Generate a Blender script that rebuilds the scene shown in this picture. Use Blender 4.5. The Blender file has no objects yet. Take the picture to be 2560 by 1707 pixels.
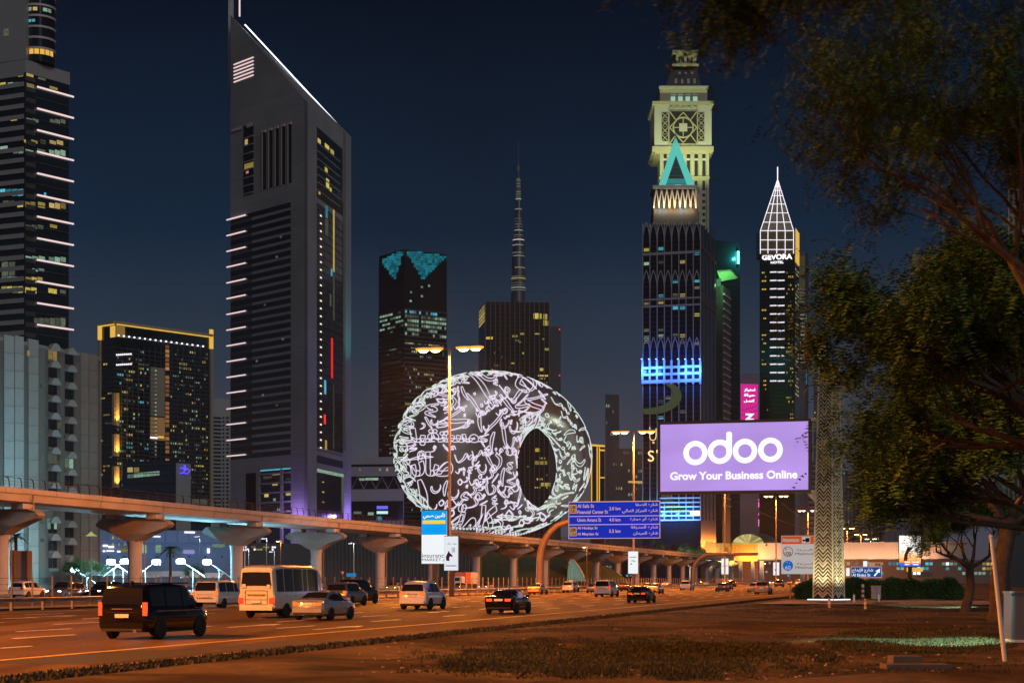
import bpy, bmesh, math, random
from mathutils import Vector, Matrix
scene = bpy.context.scene
COL = scene.collection
R = math.radians
# ------------------------------------------------------------------ camera
F, HOR, VPX, CX, H = 4200.0, 1447.0, 2400.0, 1280.0, 2.1      # focal length / horizon / road vanishing point in photo pixels, eye height
cam_d = bpy.data.cameras.new('camera'); cam = bpy.data.objects.new('camera', cam_d); COL.objects.link(cam)
cam.location = (0, 0, H); cam.rotation_euler = (R(90), 0, 0)
cam_d.sensor_width = 36.0; cam_d.lens = 36.0 * F / 2560.0
cam_d.shift_y = (HOR - 853.5) / 2560.0
cam_d.clip_start = 0.5; cam_d.clip_end = 20000
cam_d.dof.use_dof = True; cam_d.dof.focus_distance = 170; cam_d.dof.aperture_fstop = 2.2
scene.camera = cam
scene.view_settings.view_transform = 'Standard'; scene.view_settings.look = 'None'
scene.view_settings.exposure = 0.0; scene.view_settings.gamma = 1.0
scene.render.engine = 'CYCLES'
cy = scene.cycles
cy.max_bounces = 4; cy.diffuse_bounces = 2; cy.glossy_bounces = 3; cy.transmission_bounces = 3; cy.volume_bounces = 0; cy.transparent_max_bounces = 6
cy.caustics_reflective = False; cy.caustics_refractive = False
cy.sample_clamp_indirect = 4.0; cy.sample_clamp_direct = 0.0
cy.use_denoising = True
# ------------------------------------------------------------------ night sky: dusk-blue Nishita sky under a city light dome, even all round
SUN_EL, SUN_ROT = R(32), R(156)
world = bpy.data.worlds.new('World'); scene.world = world; world.use_nodes = True
wn, wl = world.node_tree.nodes, world.node_tree.links
wn.clear()
w_out = wn.new('ShaderNodeOutputWorld'); w_bg = wn.new('ShaderNodeBackground'); w_bg2 = wn.new('ShaderNodeBackground'); w_add = wn.new('ShaderNodeAddShader')
sky = wn.new('ShaderNodeTexSky'); sky.sky_type = 'NISHITA'; sky.sun_disc = False
sky.sun_elevation = SUN_EL; sky.sun_rotation = SUN_ROT
w_bg.inputs['Strength'].default_value = 0.0003
wl.new(sky.outputs[0], w_bg.inputs[0])
tc = wn.new('ShaderNodeTexCoord'); sx = wn.new('ShaderNodeSeparateXYZ'); rmp = wn.new('ShaderNodeValToRGB')
wl.new(tc.outputs['Generated'], sx.inputs[0]); wl.new(sx.outputs['Z'], rmp.inputs[0])
e = rmp.color_ramp.elements
e[0].position = 0.0; e[0].color = (0.070, 0.066, 0.086, 1)
e[1].position = 1.0; e[1].color = (0.0003, 0.0014, 0.0045, 1)
for p, c in ((0.06, (0.056, 0.062, 0.082, 1)), (0.13, (0.026, 0.042, 0.066, 1)), (0.20, (0.0045, 0.0180, 0.041, 1)), (0.33, (0.0002, 0.0036, 0.0115, 1))):
    q = e.new(p); q.color = c
# faint dust unevenness in the glow, the same all round
wnz = wn.new('ShaderNodeTexNoise'); wnz.inputs['Scale'].default_value = 2.6; wnz.inputs['Detail'].default_value = 4; wnz.inputs['Roughness'].default_value = .6; wl.new(tc.outputs['Generated'], wnz.inputs['Vector'])
wmr = wn.new('ShaderNodeMapRange'); wmr.inputs[1].default_value = .3; wmr.inputs[2].default_value = .7; wmr.inputs[3].default_value = .80; wmr.inputs[4].default_value = 1.20; wl.new(wnz.outputs[0], wmr.inputs[0]); wl.new(wmr.outputs[0], w_bg2.inputs['Strength'])
wl.new(rmp.outputs[0], w_bg2.inputs[0])
wl.new(w_bg.outputs[0], w_add.inputs[0]); wl.new(w_bg2.outputs[0], w_add.inputs[1]); wl.new(w_add.outputs[0], w_out.inputs[0])
# the one distant lamp: an added broad fill from behind the camera, standing for city glow
sun_d = bpy.data.lights.new('city_glow_fill', 'SUN'); sun_d.energy = 0.55; sun_d.angle = R(25); sun_d.color = (0.92, 0.96, 1.0)
sun = bpy.data.objects.new('city_glow_fill', sun_d); COL.objects.link(sun)
sun.rotation_euler = (R(90) - SUN_EL, 0, R(24))
# ------------------------------------------------------------------ helpers
rnd = random.Random(7)
SN, CS = math.sin(math.atan2(VPX - CX, F)), math.cos(math.atan2(VPX - CX, F))
ROADROT = -math.atan2(VPX - CX, F)          # z-rotation that turns local +Y along the road
def Wp(px, py, d): return Vector(((px - CX) / F * d, d, H + (HOR - py) / F * d))
def Zp(py, d): return H + (HOR - py) / F * d
def Xp(px, d): return (px - CX) / F * d
def RT(s, t, z=0.0): return Vector((s * SN + t * CS, s * CS - t * SN, z))
def onroad(px, t): # ground point at lateral offset t seen at column px
    d = F * t / (CS * (px - VPX)); return Vector((Xp(px, d), d, 0))
def ground(px, py):
    d = F * H / (py - HOR); return Vector((Xp(px, d), d, 0))
MATS = {}
def sock(n, *names):
    for k in names:
        if k in n.inputs: return n.inputs[k]
def mat(name, col, rough=0.6, metal=0.0, var=0.0, scale=3.0, bump=0.0, bscale=None, spec=0.5, coat=0.0, detail=4.0, col2=None, emit=None, es=0.0, alpha=None):
    if name in MATS: return MATS[name]
    m = bpy.data.materials.new(name); m.use_nodes = True; MATS[name] = m
    nt = m.node_tree; b = nt.nodes['Principled BSDF']
    b.inputs['Base Color'].default_value = (*col, 1); b.inputs['Roughness'].default_value = rough; b.inputs['Metallic'].default_value = metal
    b.inputs['Specular IOR Level'].default_value = spec
    if coat: b.inputs['Coat Weight'].default_value = coat; b.inputs['Coat Roughness'].default_value = 0.05
    if var > 0 or bump > 0 or col2:
        t = nt.nodes.new('ShaderNodeTexCoord'); nz = nt.nodes.new('ShaderNodeTexNoise'); nz.inputs['Scale'].default_value = scale; nz.inputs['Detail'].default_value = detail
        nt.links.new(t.outputs['Object'], nz.inputs['Vector'])
        if var > 0 or col2:
            mx = nt.nodes.new('ShaderNodeMix'); mx.data_type = 'RGBA'
            a = [c * (1 - var) for c in col]; bb = list(col2) if col2 else [min(1, c * (1 + var)) for c in col]
            mx.inputs[6].default_value = (*a, 1); mx.inputs[7].default_value = (*bb, 1)
            cr = nt.nodes.new('ShaderNodeMapRange'); cr.inputs[1].default_value = 0.3; cr.inputs[2].default_value = 0.7
            nt.links.new(nz.outputs[0], cr.inputs[0]); nt.links.new(cr.outputs[0], mx.inputs[0]); nt.links.new(mx.outputs[2], b.inputs['Base Color'])
        if bump > 0:
            n2 = nz
            if bscale:
                n2 = nt.nodes.new('ShaderNodeTexNoise'); n2.inputs['Scale'].default_value = bscale; n2.inputs['Detail'].default_value = 6; nt.links.new(t.outputs['Object'], n2.inputs['Vector'])
            bp = nt.nodes.new('ShaderNodeBump'); bp.inputs['Strength'].default_value = bump; bp.inputs['Distance'].default_value = 0.05
            nt.links.new(n2.outputs[0], bp.inputs['Height']); nt.links.new(bp.outputs[0], b.inputs['Normal'])
    if emit:
        b.inputs['Emission Color'].default_value = (*emit, 1); b.inputs['Emission Strength'].default_value = es
    return m
def glow(name, col, s, vary=0.0, sample=False):
    """a light-giving surface: lamp lens, neon tube, backlit panel; vary > 0 lets single pieces differ as lamps and rooms do"""
    if name in MATS: return MATS[name]
    m = bpy.data.materials.new(name); m.use_nodes = True; MATS[name] = m
    nt = m.node_tree; b = nt.nodes['Principled BSDF']; b.inputs['Base Color'].default_value = (0.0, 0.0, 0.0, 1)
    if not sample: m.cycles.emission_sampling = 'NONE'
    b.inputs['Emission Color'].default_value = (*col, 1); b.inputs['Emission Strength'].default_value = s; b.inputs['Specular IOR Level'].default_value = 0.0; b.inputs['Roughness'].default_value = 1.0
    if vary > 0:
        oi = nt.nodes.new('ShaderNodeObjectInfo'); t = nt.nodes.new('ShaderNodeTexCoord'); nz = nt.nodes.new('ShaderNodeTexNoise')
        mp = nt.nodes.new('ShaderNodeVectorMath'); mp.operation = 'MULTIPLY_ADD'
        mp.inputs[1].default_value = (4, 4, 2.2)
        mr = nt.nodes.new('ShaderNodeMapRange'); mr.inputs[1].default_value = 0.25; mr.inputs[2].default_value = 0.75; mr.inputs[3].default_value = s * (1 - vary); mr.inputs[4].default_value = s * (1 + vary)
        cmb = nt.nodes.new('ShaderNodeCombineXYZ'); ml = nt.nodes.new('ShaderNodeMath'); ml.operation = 'MULTIPLY'; ml.inputs[1].default_value = 37.0
        nt.links.new(oi.outputs['Random'], ml.inputs[0]); nt.links.new(ml.outputs[0], cmb.inputs[0]); nt.links.new(ml.outputs[0], cmb.inputs[2])
        nt.links.new(t.outputs['Generated'], mp.inputs[0]); nt.links.new(cmb.outputs[0], mp.inputs[2]); nt.links.new(mp.outputs[0], nz.inputs['Vector'])
        nz.inputs['Scale'].default_value = 1.6; nz.inputs['Detail'].default_value = 3
        m2 = nt.nodes.new('ShaderNodeMath'); m2.operation = 'MULTIPLY'
        m3 = nt.nodes.new('ShaderNodeMapRange'); m3.inputs[3].default_value = 0.35; m3.inputs[4].default_value = 1.3
        nt.links.new(oi.outputs['Random'], m3.inputs[0])
        nt.links.new(nz.outputs[0], mr.inputs[0]); nt.links.new(mr.outputs[0], m2.inputs[0]); nt.links.new(m3.outputs[0], m2.inputs[1]); nt.links.new(m2.outputs[0], b.inputs['Emission Strength'])
    return m
def link(o, parent=None):
    COL.objects.link(o)
    if parent is not None: o.parent = parent
    return o
def tag(o, label=None, cat=None, group=None, kind=None):
    if label: o['label'] = label
    if cat: o['category'] = cat
    if group: o['group'] = group
    if kind: o['kind'] = kind
    return o
def thing(name, label, cat, loc=(0, 0, 0), rz=0.0, group=None):
    o = bpy.data.objects.new(name, None); o.empty_display_size = 0.5
    link(o); o.location = loc; o.rotation_euler = (0, 0, rz)
    return tag(o, label, cat, group)
class MB:
    def __init__(s): s.v = []; s.f = []
    def add(s, v, f):
        n = len(s.v); s.v += [tuple(p) for p in v]; s.f += [tuple(i + n for i in q) for q in f]; return s
    def box(s, x0, x1, y0, y1, z0, z1):
        return s.add([(x0,y0,z0),(x1,y0,z0),(x1,y1,z0),(x0,y1,z0),(x0,y0,z1),(x1,y0,z1),(x1,y1,z1),(x0,y1,z1)],
                     [(3,2,1,0),(4,5,6,7),(0,1,5,4),(1,2,6,5),(2,3,7,6),(3,0,4,7)])
    def prism(s, poly, z0, z1, top=None):
        """poly: (x, y) loop counter-clockwise; z1 may be a list of per-corner heights"""
        n = len(poly); zz = z1 if isinstance(z1, (list, tuple)) else [z1] * n; tp = top or poly
        return s.add([(x, y, z0) for x, y in poly] + [(x, y, zz[i]) for i, (x, y) in enumerate(tp)],
                     [tuple(range(n - 1, -1, -1)), tuple(range(n, 2 * n))] + [(i, (i + 1) % n, n + (i + 1) % n, n + i) for i in range(n)])
    def slab(s, poly, y0, y1):
        """poly in (x, z), extruded along y"""
        n = len(poly)
        return s.add([(x, y0, z) for x, z in poly] + [(x, y1, z) for x, z in poly],
                     [tuple(range(n)), tuple(range(2 * n - 1, n - 1, -1))] + [(i, n + i, n + (i + 1) % n, (i + 1) % n) for i in range(n)])
    def tube(s, path, r, n=8, cap=True, closed=False):
        P = [Vector(p) for p in path]; m = len(P); rr = r if isinstance(r, (list, tuple)) else [r] * m
        v, f = [], []; prev = None
        for i, p in enumerate(P):
            if closed: t = P[(i + 1) % m] - P[i - 1]
            else: t = P[min(i + 1, m - 1)] - P[max(i - 1, 0)]
            t = t.normalized() if t.length > 1e-9 else Vector((0, 0, 1))
            if prev is None:
                a = Vector((0, 0, 1)) if abs(t.z) < 0.9 else Vector((1, 0, 0)); u = t.cross(a).normalized()
            else:
                u = prev - t * prev.dot(t); u = u.normalized() if u.length > 1e-6 else t.orthogonal().normalized()
            prev = u; w = t.cross(u)
            for k in range(n):
                a = 2 * math.pi * k / n; v.append(p + (u * math.cos(a) + w * math.sin(a)) * rr[i])
        for i in range(m if closed else m - 1):
            j = (i + 1) % m
            for k in range(n): f.append((i * n + k, i * n + (k + 1) % n, j * n + (k + 1) % n, j * n + k))
        if cap and not closed: f += [tuple(range(n - 1, -1, -1)), tuple(range((m - 1) * n, m * n))]
        return s.add(v, f)
    def lathe(s, prof, n=24, a0=0.0, a1=2 * math.pi, cap=True):
        full = abs(a1 - a0 - 2 * math.pi) < 1e-6; k = n if full else n + 1; v, f = [], []
        for r, z in prof:
            for i in range(k): a = a0 + (a1 - a0) * i / n; v.append((r * math.cos(a), r * math.sin(a), z))
        for j in range(len(prof) - 1):
            for i in range(n): f.append((j * k + i, j * k + (i + 1) % k, (j + 1) * k + (i + 1) % k, (j + 1) * k + i))
        if full and cap:
            if prof[0][0] > 1e-6: f.append(tuple(range(k - 1, -1, -1)))
            if prof[-1][0] > 1e-6: f.append(tuple(range((len(prof) - 1) * k, len(prof) * k)))
        return s.add(v, f)
    def xf(s, M):
        s.v = [tuple(M @ Vector(p)) for p in s.v]; return s
    def mesh(s, name, m=None, smooth=False):
        me = bpy.data.meshes.new(name); me.from_pydata(s.v, [], s.f)
        if m: me.materials.append(m)
        if smooth:
            me.polygons.foreach_set('use_smooth', [True] * len(me.polygons)); me.set_sharp_from_angle(angle=R(smooth if smooth is not True else 40))
        me.update(); return me
    def build(s, name, m=None, parent=None, smooth=False):
        return link(bpy.data.objects.new(name, s.mesh(name, m, smooth)), parent)
UB = {}
def ubox(m):
    if m.name not in UB: UB[m.name] = MB().box(-.5, .5, -.5, .5, -.5, .5).mesh('block', m)
    return UB[m.name]
def piece(name, m, parent, c, size, rz=0.0, rot=None):
    """one block-shaped piece: shares its mesh with all pieces of its material"""
    o = bpy.data.objects.new(name, ubox(m)); o.location = c; o.scale = size; o.rotation_euler = rot or (0, 0, rz); return link(o, parent)
def inst(name, me, parent, loc, rot=(0, 0, 0), scale=(1, 1, 1)):
    o = bpy.data.objects.new(name, me); o.location = loc; o.rotation_euler = rot; o.scale = scale; return link(o, parent)
def lamp(name, kind, parent, loc, power, col, size=0.2, rot=None, cone=120, blend=0.5):
    d = bpy.data.lights.new(name, kind); d.energy = power; d.color = col
    if kind == 'SPOT': d.spot_size = R(cone); d.spot_blend = blend
    d.shadow_soft_size = size
    o = bpy.data.objects.new(name, d); o.location = loc
    if rot: o.rotation_euler = rot
    return link(o, parent)
def aim(src, dst):
    return (Vector(dst) - Vector(src)).to_track_quat('-Z', 'Y').to_euler()
# ---- lettering
ISO = {}
def _ar():
    # letter: (isolated, final, initial, medial) presentation forms
    t = {0x621:(0xFE80,)*1,0x622:(0xFE81,0xFE82),0x623:(0xFE83,0xFE84),0x624:(0xFE85,0xFE86),0x625:(0xFE87,0xFE88),0x626:(0xFE89,0xFE8A,0xFE8B,0xFE8C),0x627:(0xFE8D,0xFE8E),
         0x628:4,0x629:2,0x62A:4,0x62B:4,0x62C:4,0x62D:4,0x62E:4,0x62F:2,0x630:2,0x631:2,0x632:2,0x633:4,0x634:4,0x635:4,0x636:4,0x637:4,0x638:4,0x639:4,0x63A:4,0x641:4,0x642:4,0x643:4,0x644:4,0x645:4,0x646:4,0x647:4,0x648:2,0x649:2,0x64A:4}
    base = 0xFE8F
    for k in sorted(t):
        if isinstance(t[k], int):
            n = t[k]; t[k] = tuple(range(base, base + n)); base += n
    return t
AR = _ar()
def arabic(s):
    """joins Arabic letters into their connected forms and lays them out right to left"""
    out = []; s = s.replace('\u0644\u0627', '\uE000').replace('\u0644\u0623', '\uE001')
    lam = {'\uE000': (0xFEFB, 0xFEFC), '\uE001': (0xFEF7, 0xFEF8)}
    def forms(c): return lam.get(c) or AR.get(ord(c))
    for i, c in enumerate(s):
        f = forms(c)
        if not f: out.append(c); continue
        pf = forms(s[i - 1]) if i else None; nf = forms(s[i + 1]) if i + 1 < len(s) else None
        pj = bool(pf) and len(pf) == 4; nj = bool(nf) and len(nf) >= 2 and len(f) == 4
        k = 3 if pj and nj else 1 if pj and len(f) >= 2 else 2 if nj else 0
        out.append(chr(f[k]))
    return ''.join(reversed(out))
TXT = {}
def text_mesh(body, m, size=1.0, depth=0.03, bold=0.0, align='CENTER', res=4):
    key = (body, m.name if m else '', round(size, 4), depth, bold, align)
    if key in TXT: return TXT[key]
    c = bpy.data.curves.new('lettering', 'FONT'); c.body = body; c.size = size; c.extrude = depth / 2; c.offset = bold; c.align_x = align; c.align_y = 'CENTER'; c.resolution_u = res
    o = bpy.data.objects.new('lettering', c); me = bpy.data.meshes.new_from_object(o)
    me.materials.clear()
    if m: me.materials.append(m)
    bpy.data.objects.remove(o); TXT[key] = me; return me
def text_size(me):
    xs = [v.co.x for v in me.vertices]; ys = [v.co.y for v in me.vertices]; return min(xs), max(xs), min(ys), max(ys)
def sign_text(name, body, m, parent, loc, width=None, height=None, rz=0.0, depth=0.03, bold=0.0):
    """lettering standing upright, facing local -Y, fitted in width/height and centred on loc"""
    me = text_mesh(body, m, 1.0, 0.02, bold); x0, x1, y0, y1 = text_size(me)
    sxx = width / (x1 - x0) if width else None; syy = height / (y1 - y0) if height else None
    sxx = sxx or syy; syy = syy or sxx
    o = bpy.data.objects.new(name, me); o.scale = (sxx, syy, depth / 0.02); link(o, parent)
    cx_, cy_ = (x0 + x1) / 2 * sxx, (y0 + y1) / 2 * syy
    o.rotation_euler = (R(90), 0, rz)
    o.location = Vector(loc) - Matrix.Rotation(rz, 3, 'Z') @ Vector((cx_, 0, cy_)); return o
# ---- common materials
def road_mat():
    m = bpy.data.materials.new('asphalt'); m.use_nodes = True; MATS['asphalt'] = m; nt = m.node_tree; b = nt.nodes['Principled BSDF']; b.inputs['Specular IOR Level'].default_value = 0.07
    t = nt.nodes.new('ShaderNodeTexCoord'); mp = nt.nodes.new('ShaderNodeMapping'); mp.inputs['Rotation'].default_value = (0, 0, -ROADROT); mp.inputs['Scale'].default_value = (1, 0.012, 1)
    nt.links.new(t.outputs['Object'], mp.inputs['Vector'])
    def nz(src, s, d=4):
        n = nt.nodes.new('ShaderNodeTexNoise'); n.inputs['Scale'].default_value = s; n.inputs['Detail'].default_value = d; nt.links.new(src, n.inputs['Vector']); return n.outputs[0]
    def rng(src, a, c, lo, hi):
        r = nt.nodes.new('ShaderNodeMapRange'); r.inputs[1].default_value = a; r.inputs[2].default_value = c; r.inputs[3].default_value = lo; r.inputs[4].default_value = hi; nt.links.new(src, r.inputs[0]); return r.outputs[0]
    def mul(a, c):
        q = nt.nodes.new('ShaderNodeMath'); q.operation = 'MULTIPLY'; nt.links.new(a, q.inputs[0]); nt.links.new(c, q.inputs[1]); return q.outputs[0]
    tr = rng(nz(mp.outputs[0], 0.55, 3), .35, .65, .55, 1.35); bl = rng(nz(t.outputs['Object'], 0.07, 5), .3, .7, .7, 1.3); fine = rng(nz(t.outputs['Object'], 5.0, 6), .3, .7, .75, 1.25)
    v = mul(mul(tr, bl), fine)
    mx = nt.nodes.new('ShaderNodeMix'); mx.data_type = 'RGBA'; mx.blend_type = 'MULTIPLY'; mx.inputs[0].default_value = 1; mx.inputs[6].default_value = (0.112, 0.072, 0.040, 1); nt.links.new(v, mx.inputs[7]); nt.links.new(mx.outputs[2], b.inputs['Base Color'])
    nt.links.new(rng(tr, .55, 1.35, .65, .9), b.inputs['Roughness'])
    bp = nt.nodes.new('ShaderNodeBump'); bp.inputs['Strength'].default_value = .25; bp.inputs['Distance'].default_value = .03; nt.links.new(fine, bp.inputs['Height']); nt.links.new(bp.outputs[0], b.inputs['Normal']); return m
M_ASPH = road_mat()
def panel_mat(name, c1, c2, joint, w, h, rough=.5, metal=.1):
    m = bpy.data.materials.new(name); m.use_nodes = True; MATS[name] = m; nt = m.node_tree; b = nt.nodes['Principled BSDF']; b.inputs['Roughness'].default_value = rough; b.inputs['Metallic'].default_value = metal
    t = nt.nodes.new('ShaderNodeTexCoord'); s = nt.nodes.new('ShaderNodeSeparateXYZ'); a = nt.nodes.new('ShaderNodeMath'); a.operation = 'ADD'; c = nt.nodes.new('ShaderNodeCombineXYZ')
    nt.links.new(t.outputs['Object'], s.inputs[0]); nt.links.new(s.outputs[0], a.inputs[0]); nt.links.new(s.outputs[1], a.inputs[1]); nt.links.new(a.outputs[0], c.inputs[0]); nt.links.new(s.outputs[2], c.inputs[1])
    br = nt.nodes.new('ShaderNodeTexBrick'); br.offset = 0; br.inputs['Scale'].default_value = 1.0; br.inputs['Brick Width'].default_value = w; br.inputs['Row Height'].default_value = h; br.inputs['Mortar Size'].default_value = .07; br.inputs['Color1'].default_value = (*c1, 1); br.inputs['Color2'].default_value = (*c2, 1); br.inputs['Mortar'].default_value = (*joint, 1)
    nt.links.new(c.outputs[0], br.inputs['Vector']); n = nt.nodes.new('ShaderNodeTexNoise'); n.inputs['Scale'].default_value = .03; n.inputs['Detail'].default_value = 5; nt.links.new(t.outputs['Object'], n.inputs['Vector'])
    mr = nt.nodes.new('ShaderNodeMapRange'); mr.inputs[1].default_value = .3; mr.inputs[2].default_value = .7; mr.inputs[3].default_value = .8; mr.inputs[4].default_value = 1.2; nt.links.new(n.outputs[0], mr.inputs[0])
    mx = nt.nodes.new('ShaderNodeMix'); mx.data_type = 'RGBA'; mx.blend_type = 'MULTIPLY'; mx.inputs[0].default_value = 1; nt.links.new(br.outputs[0], mx.inputs[6]); nt.links.new(mr.outputs[0], mx.inputs[7]); nt.links.new(mx.outputs[2], b.inputs['Base Color']); return m
M_PAINT = mat('road_paint', (0.75, 0.74, 0.70), 0.6, var=0.15, scale=1.5)
M_YPAINT = mat('yellow_road_paint', (0.62, 0.47, 0.12), 0.6, var=0.2, scale=1.5)
M_CONC = mat('concrete', (0.48, 0.45, 0.42), 0.75, var=0.10, scale=0.25, bump=0.08, bscale=6)
M_CONC2 = mat('pale_concrete', (0.55, 0.52, 0.48), 0.75, var=0.08, scale=0.15)
M_STEEL = mat('galvanised_steel', (0.42, 0.42, 0.42), 0.45, 0.8, var=0.12, scale=2)
M_POLE = mat('painted_pole', (0.26, 0.23, 0.20), 0.5, 0.2, var=0.08, scale=1)
M_DARK = mat('dark_metal', (0.035, 0.033, 0.032), 0.5, 0.4)
M_BLACK = mat('black_rubber', (0.015, 0.015, 0.015), 0.85)
M_GLASS = mat('tinted_glass', (0.012, 0.013, 0.015), 0.06, 0.0, spec=0.7)
M_TGLASS = mat('tower_glass', (0.012, 0.026, 0.032), 0.12, 0.0, var=0.3, scale=0.02, spec=0.7)
M_GREY = mat('grey_cladding', (0.38, 0.375, 0.37), 0.5, 0.15, var=0.08, scale=0.05)
M_DGREY = mat('dark_cladding', (0.10, 0.10, 0.105), 0.5, 0.3, var=0.15, scale=0.05)
G_WARM = glow('window_warm', (1.0, 0.72, 0.25), 0.42, 0.6)
G_YEL = glow('window_yellow', (1.0, 0.80, 0.18), 0.45, 0.6)
G_COOL = glow('window_cool', (0.62, 1.0, 0.72), 0.32, 0.6)
G_CYAN = glow('window_cyan', (0.15, 0.75, 1.0), 0.5, 0.6)
G_DIM = glow('window_dim', (0.85, 0.95, 0.70), 0.10, 0.7)
G_BAR = glow('led_bar', (1.0, 0.74, 0.72), 0.95)
G_WHITE = glow('white_led', (0.95, 0.90, 1.0), 1.6)
G_GOLD = glow('gold_led', (1.0, 0.58, 0.10), 0.8)
# ------------------------------------------------------------------ ground and roads
def strip(t0, t1, s0, s1, z, n=1):
    mb = MB(); k = max(1, n)
    for i in range(k):
        a = s0 + (s1 - s0) * i / k; b = s0 + (s1 - s0) * (i + 1) / k
        mb.add([RT(a, t0, z), RT(a, t1, z), RT(b, t1, z), RT(b, t0, z)], [(0, 1, 2, 3)])
    return mb
def soil_mat(name, sand, soil, grass, sc=0.12):
    m = bpy.data.materials.new(name); m.use_nodes = True; MATS[name] = m
    nt = m.node_tree; b = nt.nodes['Principled BSDF']; b.inputs['Roughness'].default_value = 0.9; b.inputs['Specular IOR Level'].default_value = 0.15
    t = nt.nodes.new('ShaderNodeTexCoord')
    def nz(s, d=5):
        n = nt.nodes.new('ShaderNodeTexNoise'); n.inputs['Scale'].default_value = s; n.inputs['Detail'].default_value = d; nt.links.new(t.outputs['Object'], n.inputs['Vector']); return n
    def ramp(src, a, c):
        r = nt.nodes.new('ShaderNodeMapRange'); r.inputs[1].default_value = a; r.inputs[2].default_value = c; nt.links.new(src.outputs[0], r.inputs[0]); return r
    n1, n2, n3 = nz(sc), nz(sc * 2.7), nz(3.5, 8)
    m1 = nt.nodes.new('ShaderNodeMix'); m1.data_type = 'RGBA'; m1.inputs[6].default_value = (*sand, 1); m1.inputs[7].default_value = (*soil, 1)
    nt.links.new(ramp(n1, 0.42, 0.58).outputs[0], m1.inputs[0])
    m2 = nt.nodes.new('ShaderNodeMix'); m2.data_type = 'RGBA'; m2.inputs[7].default_value = (*grass, 1)
    nt.links.new(m1.outputs[2], m2.inputs[6]); nt.links.new(ramp(n2, 0.55, 0.66).outputs[0], m2.inputs[0])
    m3 = nt.nodes.new('ShaderNodeMix'); m3.data_type = 'RGBA'; m3.blend_type = 'MULTIPLY'; m3.inputs[0].default_value = 0.8
    mr = nt.nodes.new('ShaderNodeMapRange'); mr.inputs[1].default_value = 0.25; mr.inputs[2].default_value = 0.75; mr.inputs[3].default_value = 0.45; mr.inputs[4].default_value = 1.35
    nt.links.new(n3.outputs[0], mr.inputs[0]); nt.links.new(m2.outputs[2], m3.inputs[6]); nt.links.new(mr.outputs[0], m3.inputs[7]); nt.links.new(m3.outputs[2], b.inputs['Base Color'])
    bp = nt.nodes.new('ShaderNodeBump'); bp.inputs['Strength'].default_value = 0.6; bp.inputs['Distance'].default_value = 0.08; nt.links.new(n3.outputs[0], bp.inputs['Height']); nt.links.new(bp.outputs[0], b.inputs['Normal'])
    return m
M_CITY = mat('city_ground', (0.16, 0.14, 0.12), 0.9, var=0.2, scale=0.02)
M_SOIL = soil_mat('verge_soil', (0.120, 0.086, 0.050), (0.030, 0.017, 0.009), (0.014, 0.016, 0.006))
M_GRASS = mat('dry_grass', (0.026, 0.036, 0.012), 0.8, var=0.5, scale=0.5, col2=(0.052, 0.052, 0.020))
g = MB().add([(-4600, -600, -0.06), (4600, -600, -0.06), (4600, 5600, -0.06), (-4600, 5600, -0.06)], [(0, 1, 2, 3)]).build('ground', M_CITY); tag(g, kind='structure')
S0, S1 = -150, 2600
o = strip(-61.5, -18.9, S0, S1, 0.0, 40).build('road', M_ASPH); tag(o, kind='structure')
o = strip(-108, -66.5, S0, S1, 0.0, 40).build('opposite_road', M_ASPH); tag(o, kind='structure')
o = MB().box(0, 1, 0, 1, 0, 1).build('median', M_CONC); o.data = strip(-66.5, -61.5, S0, S1, 0.12, 40).mesh('median', mat('median_paving', (0.22, 0.17, 0.12), 0.9, var=0.3, scale=0.3)); tag(o, kind='structure')
# verge: gently uneven dirt beside the road
def verge_z(s, t):
    k = min(1.0, max(0.0, (t + 17.4) / 4.0))
    return 0.11 + k * (0.05 * math.sin(s * 0.21 + t * 0.35) + 0.04 * math.sin(s * 0.57 - t * 0.8) + 0.03 * math.sin(t * 1.3 + s * 0.11))
mb = MB(); rows = []; ss = [-30 + i * 1.5 for i in range(150)] + [195 + i * 20 for i in range(121)]; tt = [-17.4 + i * 1.1 for i in range(48)] + [40 + i * 12 for i in range(10)]
v = [RT(s, t, verge_z(s, t) if s < 200 else 0.11) for s in ss for t in tt]; nT = len(tt)
mb.add(v, [(i * nT + j, i * nT + j + 1, (i + 1) * nT + j + 1, (i + 1) * nT + j) for i in range(len(ss) - 1) for j in range(nT - 1)])
o = mb.build('verge', M_SOIL, smooth=True); tag(o, kind='structure')
# kerb stones along both sides of the planted strip
M_KERB = mat('kerb_stone', (0.36, 0.32, 0.28), 0.8, var=0.2, scale=1.2)
kerb = thing('kerb', 'low concrete kerb between road shoulder and planted strip', 'kerb', RT(0, -18.9)); kerb['kind'] = 'structure'; del kerb['category']; del kerb['label']
for i in range(165):
    s = 20 + i * 1.5; c = RT(s, -18.86, 0.05) - RT(0, -18.9); piece('kerb_stone', M_KERB, kerb, c, (0.16, 1.48, 0.16), ROADROT)
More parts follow.
